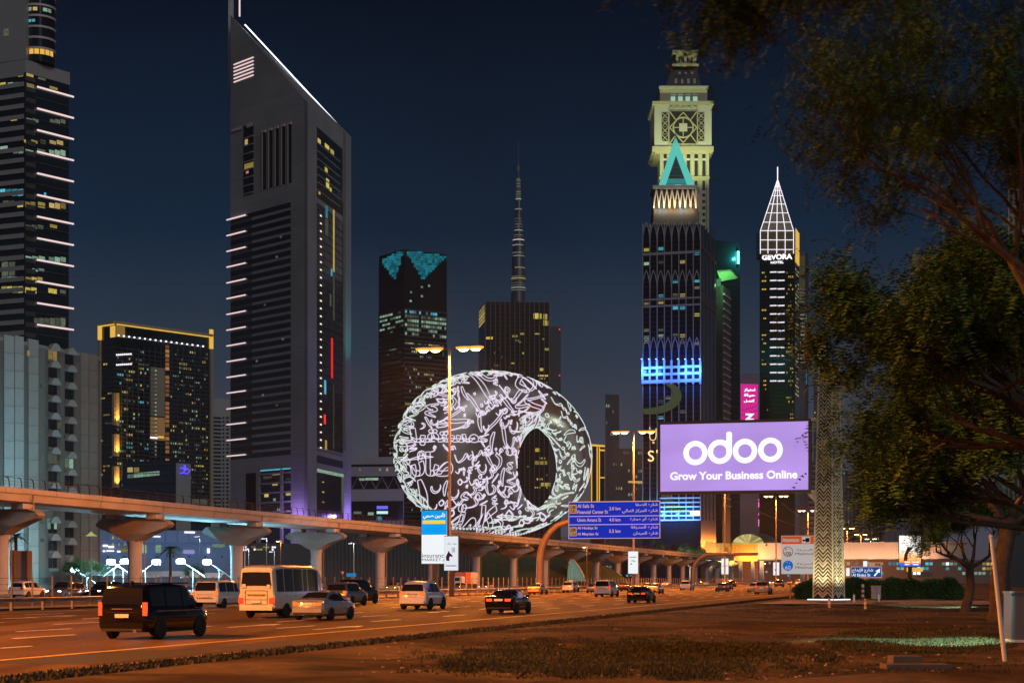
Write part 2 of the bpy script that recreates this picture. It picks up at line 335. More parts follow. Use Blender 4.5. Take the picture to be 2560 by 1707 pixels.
# lane markings
marks = thing('lane_marking', 'x', 'x', (0, 0, 0)); del marks['category']; del marks['label']; marks['kind'] = 'structure'
LANES = [-28.2, -32.4, -36.5, -40.7, -44.9, -49.0, -53.2]
for t in LANES:
    off = (abs(t) * 1.7) % 9
    for k in range(56):
        s = 30 + off + k * 12.0
        if s > 640: break
        piece('lane_dash', M_PAINT, marks, RT(s, t, 0.004), (0.22, 4.2, 0.006), ROADROT)
    strip(t - 0.07, t + 0.07, 650, 2000, 0.004, 20).build('lane_line', M_PAINT, marks)
strip(-24.18, -23.92, S0, 2000, 0.005, 40).build('edge_line', M_YPAINT, marks)
strip(-57.4, -57.2, S0, 2000, 0.005, 40).build('edge_line', M_PAINT, marks)
for t in (-70, -103.5): strip(t - .1, t + .1, S0, 2000, 0.004, 30).build('edge_line', M_PAINT, marks)
arrow = MB().add([(-.12, -3, 0), (.12, -3, 0), (.12, .8, 0), (-.12, .8, 0), (-.55, .8, 0), (.55, .8, 0), (0, 3, 0)], [(0, 1, 2, 3), (4, 5, 6)]).mesh('lane_arrow', M_PAINT)
for px, py in ((640, 1563), (850, 1568), (130, 1540), (300, 1541)):
    p = ground(px, py); inst('lane_arrow', arrow, marks, (p.x, p.y, 0.006), (0, 0, ROADROT))
# darker worn wheel tracks and patch repairs in the asphalt
M_PATCH = mat('asphalt_patch', (0.045, 0.044, 0.043), 0.7, var=0.2, scale=1)
for px, py, w, l in ((1420, 1545, 2.6, 9), (700, 1612, 3.0, 7), (1000, 1590, 2.2, 12), (300, 1640, 3, 8)):
    p = ground(px, py); piece('asphalt_patch', M_PATCH, marks, (p.x, p.y, 0.003), (w, l, 0.004), ROADROT)
# ------------------------------------------------------------------ guard rail on the median
M_RAIL = mat('guard_rail_steel', (0.40, 0.37, 0.34), 0.45, 0.7, var=0.2, scale=1)
gr = thing('guard_rail', 'galvanised steel guard rail along the far side of the road', 'guard rail', RT(0, -61.2), ROADROT)
prof = [(0.0, .52), (.05, .56), (.02, .62), (.05, .66), (.02, .72), (.05, .76), (0, .82), (-.04, .82), (-.04, .52)]
for k in range(22):
    s0, s1 = 60 + k * 28.0, 60 + (k + 1) * 28.0 - .02
    MB().slab([(x, z + .05) for x, z in prof], s0, s1).build('rail_beam', M_RAIL, gr)
pm = MB().box(-.09, .09, -.07, .07, 0, .78).mesh('rail_post', M_RAIL)
for k in range(150): inst('rail_post', pm, gr, (-.14, 60 + k * 4.0, 0.0))
# ------------------------------------------------------------------ fence of tall posts behind the rail
fe = thing('median_fence', 'dark wire fence with tall pale posts along the median', 'fence', RT(0, -66.9), ROADROT)
fpm = MB().box(-.05, .05, -.05, .05, 0, 2.35).mesh('fence_post', mat('fence_post_paint', (0.40, 0.30, 0.24), 0.6))
for k in range(170): inst('fence_post', fpm, fe, (0, 92 + k * 2.85, 0))
M_WIRE = mat('fence_wire', (0.06, 0.055, 0.05), 0.6, 0.5)
for z in (0.35, 0.8, 1.25, 1.7, 2.15):
    MB().box(-.012, .012, 92, 600, z, z + .03).build('fence_wire', M_WIRE, fe)
# ------------------------------------------------------------------ elevated rail viaduct
M_GIRD = mat('girder_concrete', (0.44, 0.42, 0.42), 0.75, var=0.18, scale=0.18, bump=0.12, bscale=2.5, detail=8)
via = thing('rail_viaduct', 'long beige concrete elevated railway on flared columns', 'viaduct', RT(0, -129), ROADROT)
SPAN = 39.6; SV0 = (233.6 + (-129) * SN) / CS     # road coordinate of the column seen at the left edge
gp = [(5, 14.55), (5, 13.85), (4.8, 13.7), (4.55, 12.75), (3.4, 12.45), (-3.4, 12.45), (-4.55, 12.75), (-4.8, 13.7), (-5, 13.85), (-5, 14.55), (-4.6, 14.55), (-4.6, 13.4), (4.6, 13.4), (4.6, 14.55)]
for k in range(-2, 20):
    a = SV0 + k * SPAN + .03; b = SV0 + (k + 1) * SPAN - .03
    mb = MB(); n = len(gp); mb.v = [(x, a, z) for x, z in gp] + [(x, b, z) for x, z in gp]
    mb.f = [(i, (i + 1) % n, n + (i + 1) % n, n + i) for i in range(n)] + [(9, 10, 11, 8), (8, 11, 7), (7, 11, 6), (6, 11, 12, 5), (5, 12, 4), (4, 12, 3), (3, 12, 2), (2, 12, 1), (1, 12, 13, 0)]
    mb.build('girder', M_GIRD, via)
capm = MB()
cw, ca = 1.45, 1.1
hexp = [(6.5, 10.85), (6.2, 11.3), (5.2, 11.75), (-5.2, 11.75), (-6.2, 11.3), (-6.5, 10.85), (-6.1, 10.45), (-3.0, 9.35), (-1.3, 8.3), (1.3, 8.3), (3.0, 9.35), (6.1, 10.45)]
def thick(x): return 1.75 if abs(x) < 5.5 else 1.05
n = len(hexp); capm.v = [(x, -thick(x) * (1 if z > 8.5 else .75), z) for x, z in hexp] + [(x, thick(x) * (1 if z > 8.5 else .75), z) for x, z in hexp]
capm.f = [tuple(range(n)), tuple(range(2 * n - 1, n - 1, -1))] + [(i, n + i, n + (i + 1) % n, (i + 1) % n) for i in range(n)]
cap_me = capm.mesh('column_cap', mat('cap_concrete_shaded', (0.27, 0.25, 0.235), 0.8, var=.15, scale=.4)); col_me = MB().lathe([(1.12, 0), (1.12, 6.8), (1.18, 7.6), (1.33, 8.35)], 28).mesh('column', M_GIRD, 50)  # caps darker than the girder: its shade is put into their colour
bear_me = MB().box(-.9, .9, -1.5, 1.5, 11.7, 12.5).mesh('bearing_block', M_GIRD)
for k in range(-1, 20):
    y = SV0 + k * SPAN
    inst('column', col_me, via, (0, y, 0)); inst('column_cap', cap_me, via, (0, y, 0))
    for sx_ in (-3.6, 3.6): inst('bearing_block', bear_me, via, (sx_, y, 0))
jn = mat('dark_joint', (.10, .09, .085), .9)  # dark strips along the girder joints
for k in range(-6, 96):
    y = SV0 + k * 6.6
    if k % 6: piece('parapet_joint', jn, via, (5.0, y, 14.2), (.03, .07, .68)); piece('web_joint', jn, via, (4.72, y, 13.25), (.05, .05, .95), rot=(0, R(13), 0)) if k % 3 == 0 else None
for k in range(-1, 18):
    y = SV0 + k * SPAN; MB().tube([(4.9, y + .5, 13.7), (4.9, y + .5, 12.0), (1.25, y + .9, 9.2), (1.25, y + .9, 0.3)], .09, 6).build('drain_pipe', M_POLE, via)
M_RUST = mat('railing_paint', (0.055, 0.030, 0.024), 0.6, 0.3)
rp = MB().tube([(0, .45, 0), (0, .36, .75), (0, .22, 1.15), (0, -.05, 1.35), (0, -.5, 1.4)], .085, 5).mesh('railing_post', M_RUST)
for k in range(230):
    s = SV0 - 12 + k * 3.1; inst('railing_post', rp, via, (4.8, s, 14.5))
for z in (14.95, 15.35): MB().box(4.78, 4.82, SV0 - 15, SV0 + 720, z, z + .04).build('railing_wire', M_RUST, via)
for z, zz in ((15.86, .05),): MB().box(4.76, 4.84, SV0 - 15, SV0 + 720, z, z + zz).build('railing_wire', M_RUST, via)
# ------------------------------------------------------------------ street lamps
SOD = (1.0, 0.265, 0.035)
G_SOD = glow('sodium_lens', (1.0, 0.62, 0.28), 16.0)
G_HALO = glow('sodium_halo', (1.0, 0.33, 0.03), 1.6)  # orange glowing bowl, added to imitate the halo round each lamp
LAMP_P = 260000.0
def street_lamp(d_, t_=-64.0, h=32.0, label='', light=True, power=None, halo=.3):
    s = (d_ + t_ * SN) / CS
    L = thing('street_lamp', label, 'street lamp', RT(s, t_), ROADROT, 'tall double street lamps down the median')
    MB().lathe([(.32, 0), (.32, .5), (.24, .6), (.20, h * .5), (.13, h)], 12).build('pole', M_POLE, L, 50)
    for sg in (-1, 1):
        MB().tube([(0, 0, h - .35), (sg * .6, 0, h - .05), (sg * 1.2, 0, h + .12), (sg * 3.9, 0, h + .28)], [.09, .08, .07, .05], 8).build('arm', M_POLE, L, 50)
        for q in (1.9, 3.55):
            hd = MB().lathe([(.05, .34), (.5, .30), (.62, .18), (.60, .06)], 12).xf(Matrix.Translation((sg * q, 0, h + .05)) @ Matrix.Diagonal((1.35, .8, 1, 1))).build('lamp_head', M_POLE, L, 50)
            MB().lathe([(.62, -.16), (.78, -.05), (.80, .04), (.62, .05)], 14, cap=False).xf(Matrix.Translation((sg * q, 0, h + .05)) @ Matrix.Diagonal((1.35, .9, 1.5, 1))).build('halo_bowl', G_HALO, hd, 50)
            MB().lathe([(.001, -.52), (.34, -.44), (.52, -.2), (.56, .06)], 12).xf(Matrix.Translation((sg * q, 0, h + .05)) @ Matrix.Diagonal((1.35, .8, 1, 1))).build('lens', G_SOD, hd, 50)
    if light:
        [lamp('lamp_light', 'SPOT', L, (sg * 3.4, 0, h - .6), (power or LAMP_P) * .5, SOD, 0.6, cone=166, blend=.22) for sg in (-1, 1)]; lamp('lamp_glow', 'SPOT', L, (0, -1.2, h - .3), (power or LAMP_P) * halo, SOD, 0.8, rot=(R(84), 0, R(180)), cone=110, blend=.6)
    return L
LL = ['tall lit street lamp rising in front of the lettered ring building', 'tall lit street lamp just beside the gold neon letters', 'street lamp whose head is hidden by the large purple billboard',
      'lit street lamp under the purple billboard, nearer its mast', 'lit street lamp glowing just beside the patterned mast, above the speed sign'] + \
     ['%s lit street lamp in the receding row past the patterned mast' % q for q in ('first', 'second', 'third', 'fourth', 'fifth', 'sixth', 'seventh')]
for i, d_ in enumerate((218, 341, 473, 605, 732, 986, 1122, 1247, 1357, 1495, 1617, 1739)):
    street_lamp(d_, label=LL[i], power=LAMP_P if i < 6 else LAMP_P * .7, halo=.25)
for i, d_ in enumerate((44, -60)):
    street_lamp(d_, label=['street lamp outside the frame beside the black van', 'street lamp outside the frame behind the camera'][i], power=LAMP_P * (1.9, 1.9)[i], halo=.01)
# ------------------------------------------------------------------ haze over the whole city
hz = MB().box(-4700, 4700, -700, 5700, -1.2, 900).build('haze'); tag(hz, kind='stuff')
hm = bpy.data.materials.new('haze'); hm.use_nodes = True; hm.node_tree.nodes.clear()
ho = hm.node_tree.nodes.new('ShaderNodeOutputMaterial'); hv = hm.node_tree.nodes.new('ShaderNodeVolumePrincipled')
hv.inputs['Color'].default_value = (0.75, 0.80, 0.95, 1); hv.inputs['Density'].default_value = 3e-5; hv.inputs['Anisotropy'].default_value = 0.5
hm.node_tree.links.new(hv.outputs[0], ho.inputs['Volume']); hz.data.materials.append(hm)
# ------------------------------------------------------------------ buildings
class Bld:
    """a building whose visible footprint corners are given left to right as (photo column, distance)"""
    def __init__(s, name, label, pts, ytop, back=30.0, core=None, yref=0, cat='building', group=None, zt=None, build=True, part='wall'):
        s.P = [Vector((Xp(px, d), d)) for px, d in pts]; s.pts = pts
        s.o = Vector((s.P[yref].x, s.P[yref].y, 0))
        s.root = thing(name, label, cat, s.o, 0.0, group)
        s.z = zt if zt is not None else Zp(ytop, pts[yref][1])
        a, b = s.P[0], s.P[-1]; c = sum(s.P, Vector((0, 0))) / len(s.P); away = c.normalized()
        s.foot = [(p.x - s.o.x, p.y - s.o.y) for p in s.P]
        s.ring = s.foot + [(b.x + away.x * back - s.o.x, b.y + away.y * back - s.o.y), (a.x + away.x * back - s.o.x, a.y + away.y * back - s.o.y)]
        if build: s.core = MB().prism(s.ring, 0, s.z).build(part, core or M_TGLASS, s.root)
    def scaled(s, off):
        cx_ = sum(p[0] for p in s.ring) / len(s.ring); cy_ = sum(p[1] for p in s.ring) / len(s.ring); out = []
        for x, y in s.ring:
            d = Vector((x - cx_, y - cy_)); out.append((x + d.x / d.length * off * 1.3, y + d.y / d.length * off * 1.3))
        return out
    def band(s, name, z0, z1, off, m):
        return MB().prism(s.scaled(off), z0, z1).build(name, m, s.root)
    def frame(s, i):
        a, b = s.P[i], s.P[i + 1]; e_ = (b - a); L = e_.length; e_.normalize(); return a, e_, Vector((e_.y, -e_.x)), L, math.atan2(e_.y, e_.x)
    def at(s, i, px, py):
        """photo point -> (u along face i, z)"""
        a, e_, n, L, ang = s.frame(i); k = (px - CX) / F
        u = (k * a.y - a.x) / (e_.x - k * e_.y); d = a.y + e_.y * u
        return u, Zp(py, d)
    def pane(s, name, i, u0, u1, z0, z1, m, out=0.05, th=0.1):
        a, e_, n, L, ang = s.frame(i); u = (u0 + u1) / 2; c = a + e_ * u + n * (out - th / 2)
        return piece(name, m, s.root, (c.x - s.o.x, c.y - s.o.y, (z0 + z1) / 2), (abs(u1 - u0), th, abs(z1 - z0)), ang)
    def pxp(s, name, i, px0, px1, py0, py1, m, out=0.06, th=0.12):
        """a piece covering the photo rectangle px0..px1, py0..py1 (py at its middle column) on face i"""
        pm = (px0 + px1) / 2; u0, _ = s.at(i, px0, py0); u1, _ = s.at(i, px1, py0); _, za = s.at(i, pm, py0); _, zb = s.at(i, pm, py1)
        return s.pane(name, i, u0, u1, zb, za, m, out, th)
    def point(s, i, px, py, out=0.0):
        a, e_, n, L, ang = s.frame(i); u, z = s.at(i, px, py); c = a + e_ * u + n * out
        return Vector((c.x - s.o.x, c.y - s.o.y, z))
    def sign(s, name, i, body, px, py, m, width=None, height=None, out=0.3, bold=0.0, depth=0.2):
        return sign_text(name, body, m, s.root, s.point(i, px, py, out), width, height, s.frame(i)[4], depth, bold)
    def mpp(s, i): return (s.P[i].y + s.P[i + 1].y) / 2 / F
    def windows(s, i, px0, px1, ys, n, p, mats, w=0.7, h=None, seed=1, out=0.05, name='window'):
        """lit windows scattered in rows at photo heights ys (at the left column), n bays between two columns"""
        rr = random.Random(seed); u0, _ = s.at(i, px0, 0); u1, _ = s.at(i, px1, 0); hh = (h or 5) * s.mpp(i)
        for y in ys:
            _, z = s.at(i, px0, y)
            run = 0
            for k in range(n):
                if run <= 0 and rr.random() < p: run = rr.choice((1, 1, 1, 2, 3)); m = rr.choice(mats)
                if run > 0:
                    run -= 1; a = u0 + (u1 - u0) * (k + (1 - w) / 2) / n; b = u0 + (u1 - u0) * (k + (1 + w) / 2) / n
                    s.pane(name, i, a, b, z - hh / 2, z + hh / 2, m, out)
# --- left office tower
b1 = Bld('office_tower', 'tall dark office tower cut off by the top edge, white light bars on its corner', [(-160, 604), (62, 588), (172, 603)], 151, 34, yref=1)
gx = b1
D1 = 588
fl = 26.65
for k in range(26):
    y = 190 + k * fl
    if y > 860: break
    b1.pxp('spandrel', 0, -150, 60, y + 4, y + 15, M_GREY, 0.35, 0.5)
    b1.pxp('window_rail', 1, 84, 171, y + 10, y + 12, M_DGREY, 0.25, 0.4)
    b1.pxp('spandrel', 1, 64, 88, y + 3, y + 14, M_DGREY, 0.2, 0.4)
for k in range(12): b1.pxp('light_bar', 1, 90, 181, 229 + k * 53.4, 233 + k * 53.4, G_BAR, 0.9, 0.3)
for x0, x1, y0, y1, m in ((31, 60, 184, 192, G_YEL), (66, 86, 184, 192, G_YEL), (124, 145, 190, 200, G_WARM), (95, 116, 188, 200, G_DIM), (147, 166, 192, 203, G_DIM), (1, 16, 207, 218, G_YEL), (20, 48, 207, 219, G_COOL), (67, 88, 210, 224, G_WARM), (100, 116, 219, 223, G_YEL), (124, 147, 218, 224, G_YEL), (10, 45, 295, 302, G_YEL), (66, 98, 297, 306, G_COOL), (125, 165, 299, 309, G_DIM), (8, 34, 347, 354, G_COOL), (60, 96, 351, 358, G_YEL), (101, 116, 350, 360, G_DIM), (124, 160, 352, 362, G_WARM), (0, 22, 366, 380, G_COOL), (34, 60, 374, 384, G_COOL), (64, 86, 375, 383, G_COOL), (93, 116, 374, 388, G_DIM), (123, 165, 376, 390, G_COOL), (0, 60, 473, 490, G_CYAN), (110, 116, 482, 492, G_CYAN), (8, 38, 502, 516, G_DIM), (44, 60, 504, 518, G_YEL), (63, 90, 505, 519, G_WARM), (95, 115, 506, 520, G_YEL), (123, 166, 508, 522, G_WARM), (125, 145, 562, 570, G_YEL), (2, 52, 560, 567, G_DIM), (64, 110, 563, 572, G_DIM), (64, 114, 641, 651, G_COOL), (122, 166, 643, 655, G_COOL), (66, 112, 672, 678, G_COOL), (5, 40, 655, 690, G_DIM), (4, 58, 692, 702, G_COOL), (64, 108, 693, 706, G_YEL), (4, 59, 716, 732, G_YEL), (63, 93, 719, 733, G_YEL), (121, 145, 722, 735, G_YEL), (150, 166, 725, 734, G_DIM), (85, 165, 795, 818, G_DIM)):
    i = 0 if x1 < 62 else 1
    n_ = max(1, int((x1 - x0) / 13)); q = (x1 - x0) / n_
    for j in range(n_): b1.pxp('window', i, x0 + j * q, x0 + j * q + q * .86, y0, y1, m, 0.12)
# upper storeys: slab and glazed drum
zt1 = Zp(151, 590); zs = Zp(-260, 590)
MB().prism([(Xp(-160, 604) - b1.o.x, 16), (Xp(64, 588) - b1.o.x, 0.5), (Xp(64, 588) - b1.o.x + 3, 26), (Xp(-160, 604) - b1.o.x + 3, 40)], zt1, zs).build('upper_slab', M_GREY, b1.root)
b1.band('roof_ledge', Zp(182, 588), Zp(150, 588), 0.4, M_GREY)
drum = Vector((Xp(106, 600) - b1.o.x, 8, 0)); rd = 38.5 / F * 596
MB().lathe([(rd, zt1), (rd, zs)], 40).xf(Matrix.Translation(drum)).build('glass_drum', M_TGLASS, b1.root, 60)
for y in (-80, -53, -27, 0, 24, 51, 78, 105, 131): MB().lathe([(rd, Zp(y, 596) - .5), (rd + .35, Zp(y, 596) - .4), (rd + .35, Zp(y, 596) + .3), (rd, Zp(y, 596) + .4)], 40).xf(Matrix.Translation(drum)).build('ring_ledge', mat('pale_ledge', (0.62, 0.52, 0.48), 0.5), b1.root, 60)
def arc_pane(z0, z1, a0, a1, m, r_): return MB().lathe([(r_, z0), (r_, z1)], 8, a0, a1).xf(Matrix.Translation(drum)).build('window', m, b1.root)
for k in range(7): a = math.pi * (1.16 + k * .11); arc_pane(Zp(147, 596), Zp(134, 596), a, a + .29, G_GOLD, rd + .08)
for a, m in ((1.22, G_COOL), (1.34, G_COOL), (1.46, G_WARM), (1.66, G_COOL), (1.76, G_COOL)): arc_pane(Zp(40, 596), Zp(31, 596), math.pi * a, math.pi * a + .28, m, rd + .08)
for a in (1.36, 1.44): arc_pane(Zp(68, 596), Zp(61, 596), math.pi * a, math.pi * a + .2, G_CYAN, rd + .08)
b1.pxp('window', 0, 8, 20, 72, 90, G_DIM, -0.2)
# --- beige apartment block
b2 = Bld('apartment_block', 'low beige apartment block with arched window hoods, behind the viaduct', [(-60, 316), (250, 352)], 830, 20, mat('apartment_recess', (0.12, 0.10, 0.09), 0.8), yref=0)
M_PLAS = mat('beige_plaster', (0.30, 0.265, 0.235), 0.8, var=0.08, scale=1.2)
M_PLAS2 = mat('tan_plaster', (0.24, 0.21, 0.175), 0.8, var=0.1, scale=1.2)
M_PLAS3 = mat('pale_plaster', (0.34, 0.31, 0.285), 0.8, var=0.08, scale=1.2)
fz = 43.5 / F * 328
for px0, px1, m, yt in ((-60, -12, M_PLAS3, 826), (8, 33, M_PLAS3, 836), (35, 57, M_PLAS3, 838), (69, 94, M_PLAS, 846), (200, 219, M_PLAS2, 880), (221, 242, M_PLAS2, 884)):
    u0, zt = b2.at(0, px0, yt); u1, _ = b2.at(0, px1, yt)
    z = zt
    while z > 0.5:
        b2.pane('facade_panel', 0, u0, u1, max(0, z - fz + .07), z, m, 0.25, 0.5); z -= fz
hood = MB().slab([(-1.55, 0), (1.55, 0), (1.45, .35), (.9, 1.0), (0.25, 1.28), (-.25, 1.28), (-.9, 1.0), (-1.45, .35)], -.5, .5).mesh('window_hood', M_PLAS3)
for cx_, y0 in ((131, 875), (172, 886)):
    for k in range(13):
        y = y0 + k * 43.2
        if y > 1440: break
        p = b2.point(0, cx_, y, 0.5); q = inst('window_hood', hood, b2.root, p, (0, 0, b2.frame(0)[4]))
        u, z = b2.at(0, cx_, y)
        lit = (cx_ == 131 and k == 0) or (cx_ == 172 and k == 6) or (cx_ == 131 and k == 9) or (cx_ == 131 and k == 6)
        m = (G_WARM if k == 0 else G_COOL if k == 6 and cx_ == 172 else G_DIM) if lit else M_GLASS
        for sx_ in (-.72, .72): b2.pane('window', 0, u + sx_ - .6, u + sx_ + .6, z - 2.0, z - .1, m, 0.12)
        b2.pane('parapet', 0, u - 1.5, u + 1.5, z - 2.7, z - 2.15, M_PLAS2, 0.3)
for px0, px1 in ((97, 112), (150, 160), (185, 199)):
    u0, _ = b2.at(0, px0, 900); u1, _ = b2.at(0, px1, 900); b2.pane('service_bay', 0, u0, u1, 0, Zp(870 + (px0 - 90) * .2, 335), mat('bay_wall', (0.16, 0.13, 0.11), 0.8), 0.1, .3)
rr = random.Random(3)
for cx_, ys in ((104, (960, 1055, 1075, 1140, 1300, 1345)), (147, (1055, 1062, 1150, 1300, 1306))):
    for y in ys:
        for q in range(3): b2.pxp('screen_window', 0, cx_ - 4 + q * 3, cx_ - 2.2 + q * 3, y, y + 9, G_DIM, 0.14)
b2.pxp('window', 0, 66, 71, 876, 890, G_WARM, 0.3)
b2.pxp('window', 0, 118, 125, 1295, 1322, G_CYAN if 0 else G_COOL, 0.14); b2.pxp('window', 0, 134, 141, 1295, 1322, G_COOL, 0.14)
b2.band('parapet_wall', b2.z - .6, b2.z + .1, 0.2, M_PLAS2)
# --- golden-edged hotel
b3 = Bld('hotel_slab', 'wide dark glass hotel slab edged with golden light along its roof frame', [(250, 1413), (289, 1400), (529, 1476)], 808, 40, yref=1)
fl3 = 10.6
for k in range(38):
    y = 868 + k * fl3
    z = Zp(y, 1400)
    if k % 1 == 0: b3.band('floor_band', z - .35, z + .35, 0.25, M_DGREY)
for k in range(1, 17): b3.pxp('mullion', 1, 289 + k * 14, 290.2 + k * 14, 868, 1300, M_DGREY, 0.45, 0.5)
zc0, zc1 = Zp(846, 1400), b3.z
gl = mat('gold_soffit', (0.55, 0.42, 0.22), 0.5)
for i, x0, x1, y in ((0, 250, 289, 811), (1, 289, 529, 812)):
    u0, _ = b3.at(i, x0, y); u1, _ = b3.at(i, x1, y)
    b3.pane('roof_beam', i, u0, u1, zc1 - .6, zc1 + 1.6, gl, 2.2, 2.4); b3.pane('light_strip', i, u0, u1, zc1 - 1.5, zc1 - .62, G_GOLD, 2.3, 1.2)
b3.pxp('frame_post', 0, 249, 255, 813, 850, G_GOLD, 2.0, 2.0); b3.pxp('frame_post', 1, 523, 530, 824, 872, G_GOLD, 2.0, 2.0)
b3.pxp('frame_post', 1, 524, 530, 873, 1300, mat('frame_stone', (0.42, 0.33, 0.24), 0.7), 2.0, 2.0); b3.pxp('frame_post', 0, 249, 254, 851, 1300, MATS['frame_stone'], 2.0, 2.0)
b3.pxp('terrace_wall', 0, 276, 289, 815, 843, G_GOLD, 0.3); b3.pxp('terrace_wall', 1, 290, 312, 815, 843, glow('gold_dim', (1, .6, .15), .22), 0.3)
for k in range(17): b3.pxp('terrace_lamp', 1, 292 + k * 13.2, 295 + k * 13.2, 837 + k * 1.7, 840.5 + k * 1.7, G_WHITE, 2.2, 1.0)
for k in range(27):
    if k in (6, 12, 19, 25): continue
    b3.pxp('lit_balcony', 1, 413.5, 422, 863 + k * 10.9, 871 + k * 10.9, glow('balcony_amber', (1, .42, .16), .34, .3), 0.6, 0.6)
b3.pxp('blank_wall', 1, 376, 411, 919, 1040, mat('tan_wall', (0.40, 0.33, 0.25), 0.8), 0.7, .8)
b3.pxp('blank_wall', 1, 376, 411, 1043, 1100, glow('tan_wall_glow', (1, .55, .22), .16), 0.8, .8)  # brighter part of the wall: light on it put in as glow
for k in range(22): b3.pxp('balcony_lamp', 1, 386, 390, 925 + k * 10.0, 928 + k * 10.0, G_COOL, 0.95, .2); b3.pxp('balcony_slab', 1, 376, 391, 931 + k * 10.0, 933 + k * 10.0, M_PLAS2, 0.95, .3)
b3.pxp('terrace_lamp', 1, 374, 392, 1092, 1096, G_WHITE, 1.0); b3.pxp('terrace_lamp', 1, 393, 408, 1090, 1095, G_GOLD, 1.0)
for y0, y1 in ((982, 1062), (1085, 1140), (1165, 1218)):
    b3.pxp('gold_panel', 0, 282, 288.6, y0, y1, mat('gold_panel_cladding', (0.62, 0.45, 0.22), 0.6), .8, .8); b3.pxp('gold_panel', 1, 289.2, 297, y0, y1, MATS['gold_panel_cladding'], .8, .8)
    p = b3.point(1, 289, y1 - 1, 5.0); lamp('panel_uplight', 'SPOT', b3.root, p, 26000, (1, .55, .12), .5, aim(p, b3.point(1, 289, y0, 0.8)), 95, .9)
for y in (885, 910): 
    for k in range(8): b3.pxp('lounge_lamp', 1, 290 + k * 5, 293 + k * 5, y - k * .3, y + 4 - k * .3, G_WHITE, 0.5)
b3.windows(1, 292, 372, [872 + k * fl3 for k in range(33)], 14, 0.15, [G_DIM, G_DIM, G_WARM, G_CYAN, G_COOL], .6, 5, 11)
b3.windows(1, 426, 520, [874 + k * fl3 for k in range(34)], 18, 0.2, [G_YEL, G_WARM, G_DIM, G_DIM, G_COOL], .55, 5, 12)
b3.windows(0, 252, 280, [880 + k * fl3 for k in range(30)], 5, 0.1, [G_YEL, G_WARM, G_DIM], .6, 5, 13)
# --- slim slatted tower beside it
b4 = Bld('slatted_tower', 'slim grey tower with narrow balcony slats beside the golden-edged hotel', [(529, 1640), (620, 1660)], 995, 30, M_GREY)
for k in range(34):
    for x0, x1 in ((531, 553), (556, 561), (565, 572)): b4.pxp('balcony_gap', 0, x0, x1, 1042 + k * 9.6, 1047 + k * 9.6, M_TGLASS, 0.1, .2)
# --- low blue office with the sign pylon
b5 = Bld('low_office', 'low blue glass office with a lit strip of windows left of the sign pylon', [(306, 700), (440, 690)], 1150, 25, mat('blue_glass', (0.02, 0.05, 0.09), .2), yref=1)
for k in range(10): b5.pxp('lit_strip', 0, 319 + k * 8.1, 326 + k * 8.1, 1184 - k * .8, 1195 - k * .8, G_COOL, 0.15)
for x0 in (319, 335): b5.pxp('window', 0, x0, x0 + 13, 1168, 1180, G_WARM, .15)
for k in range(6): b5.pxp('floor_band', 0, 306, 440, 1160 + k * 22, 1162 + k * 22, M_DGREY, .3, .5)
b6 = Bld('sign_pylon', 'plain grey pylon block carrying a blue outlined neon emblem', [(440, 690), (477, 695)], 1157, 12, M_GREY)
G_BLUE = glow('blue_neon', (0.10, 0.06, 1.0), 2.2)
c0 = b6.point(0, 453, 1176, .4)
def ringpath(cx_, cz_, r_, n=20, a0=0, a1=2 * math.pi): return [(cx_ + r_ * math.cos(a0 + (a1 - a0) * k / n), 0, cz_ + r_ * math.sin(a0 + (a1 - a0) * k / n)) for k in range(n + 1)]
nb = MB().tube(ringpath(-.1, 0, 1.15), .16, 6).tube([(1.0, 0, -.9), (1.0, 0, 2.2), (1.4, 0, 2.2), (1.7, 0, 0)], .16, 6).tube([(1.4, 0, .2), (2.3, 0, .9), (3.4, 0, -.1), (2.2, 0, -1.3), (1.2, 0, -1.0)], .16, 6)
e_ = nb.build('neon_emblem', G_BLUE, b6.root); e_.location = c0
b6.pxp('service_box', 0, 477.2, 520, 1247, 1260, G_DIM, .2)
# --- tall wedge-topped tower
pA, pB, pC = (576, 825), (769, 780), (878, 850.7)
b7 = Bld('wedge_tower', 'tall grey tower with a sharply sloping lit roof edge and white light bars', [pA, pB, pC], 258, 5, yref=1, build=False)
M_TW = panel_mat('tower_panel', (.40, .39, .385), (.36, .355, .355), (.27, .265, .265), 2.6, 1.9)
A, B, C = [Vector((p[0], p[1])) for p in b7.foot]
zA, zB, zC = Zp(38, 825), Zp(256, 780), Zp(342, 850.7)
MB().prism([tuple(A), tuple(B), tuple(C)], 0, [zA, zB, zC]).build('shell', M_TW, b7.root)
# roof edge lamp line, apex fin and mast
ap = Wp(612, 62, 828) - b7.o; en = Wp(853, 321, 845) - b7.o
MB().tube([ap, en], .32, 6).build('roof_light', glow('roof_neon', (0.85, 0.85, 1.0), 2.4), b7.root)
mast = Wp(578, 190, 832) - b7.o
MB().prism([(mast.x - 1.3, mast.y - 1), (mast.x + 1.1, mast.y - 1), (mast.x + 1.1, mast.y + 1.2), (mast.x - 1.3, mast.y + 1.2)], Zp(232, 832), Zp(-120, 832)).build('mast', M_TW, b7.root)
q = Wp(599, 0, 829) - b7.o; MB().box(q.x - .35, q.x + .35, q.y - .3, q.y + .3, Zp(42, 829), Zp(-60, 829)).build('mast_light', G_BAR, b7.root)
for k in range(17):
    f_ = .28 + k * .034; p = ap.lerp(en, f_) + Vector((-2.2 - (k % 2) * .9, -1.5, -1.6 - (k % 2))); piece('roof_lamp', G_BAR, b7.root, p, (.5, .3, .5))
lw = MB().tube([ap + Vector((1, -1, -4)), Wp(672, 138, 812) - b7.o, Wp(762, 252, 782) - b7.o], .35, 6).build('roof_trim', mat('trim_metal', (.45, .43, .43), .4, .4), b7.root)
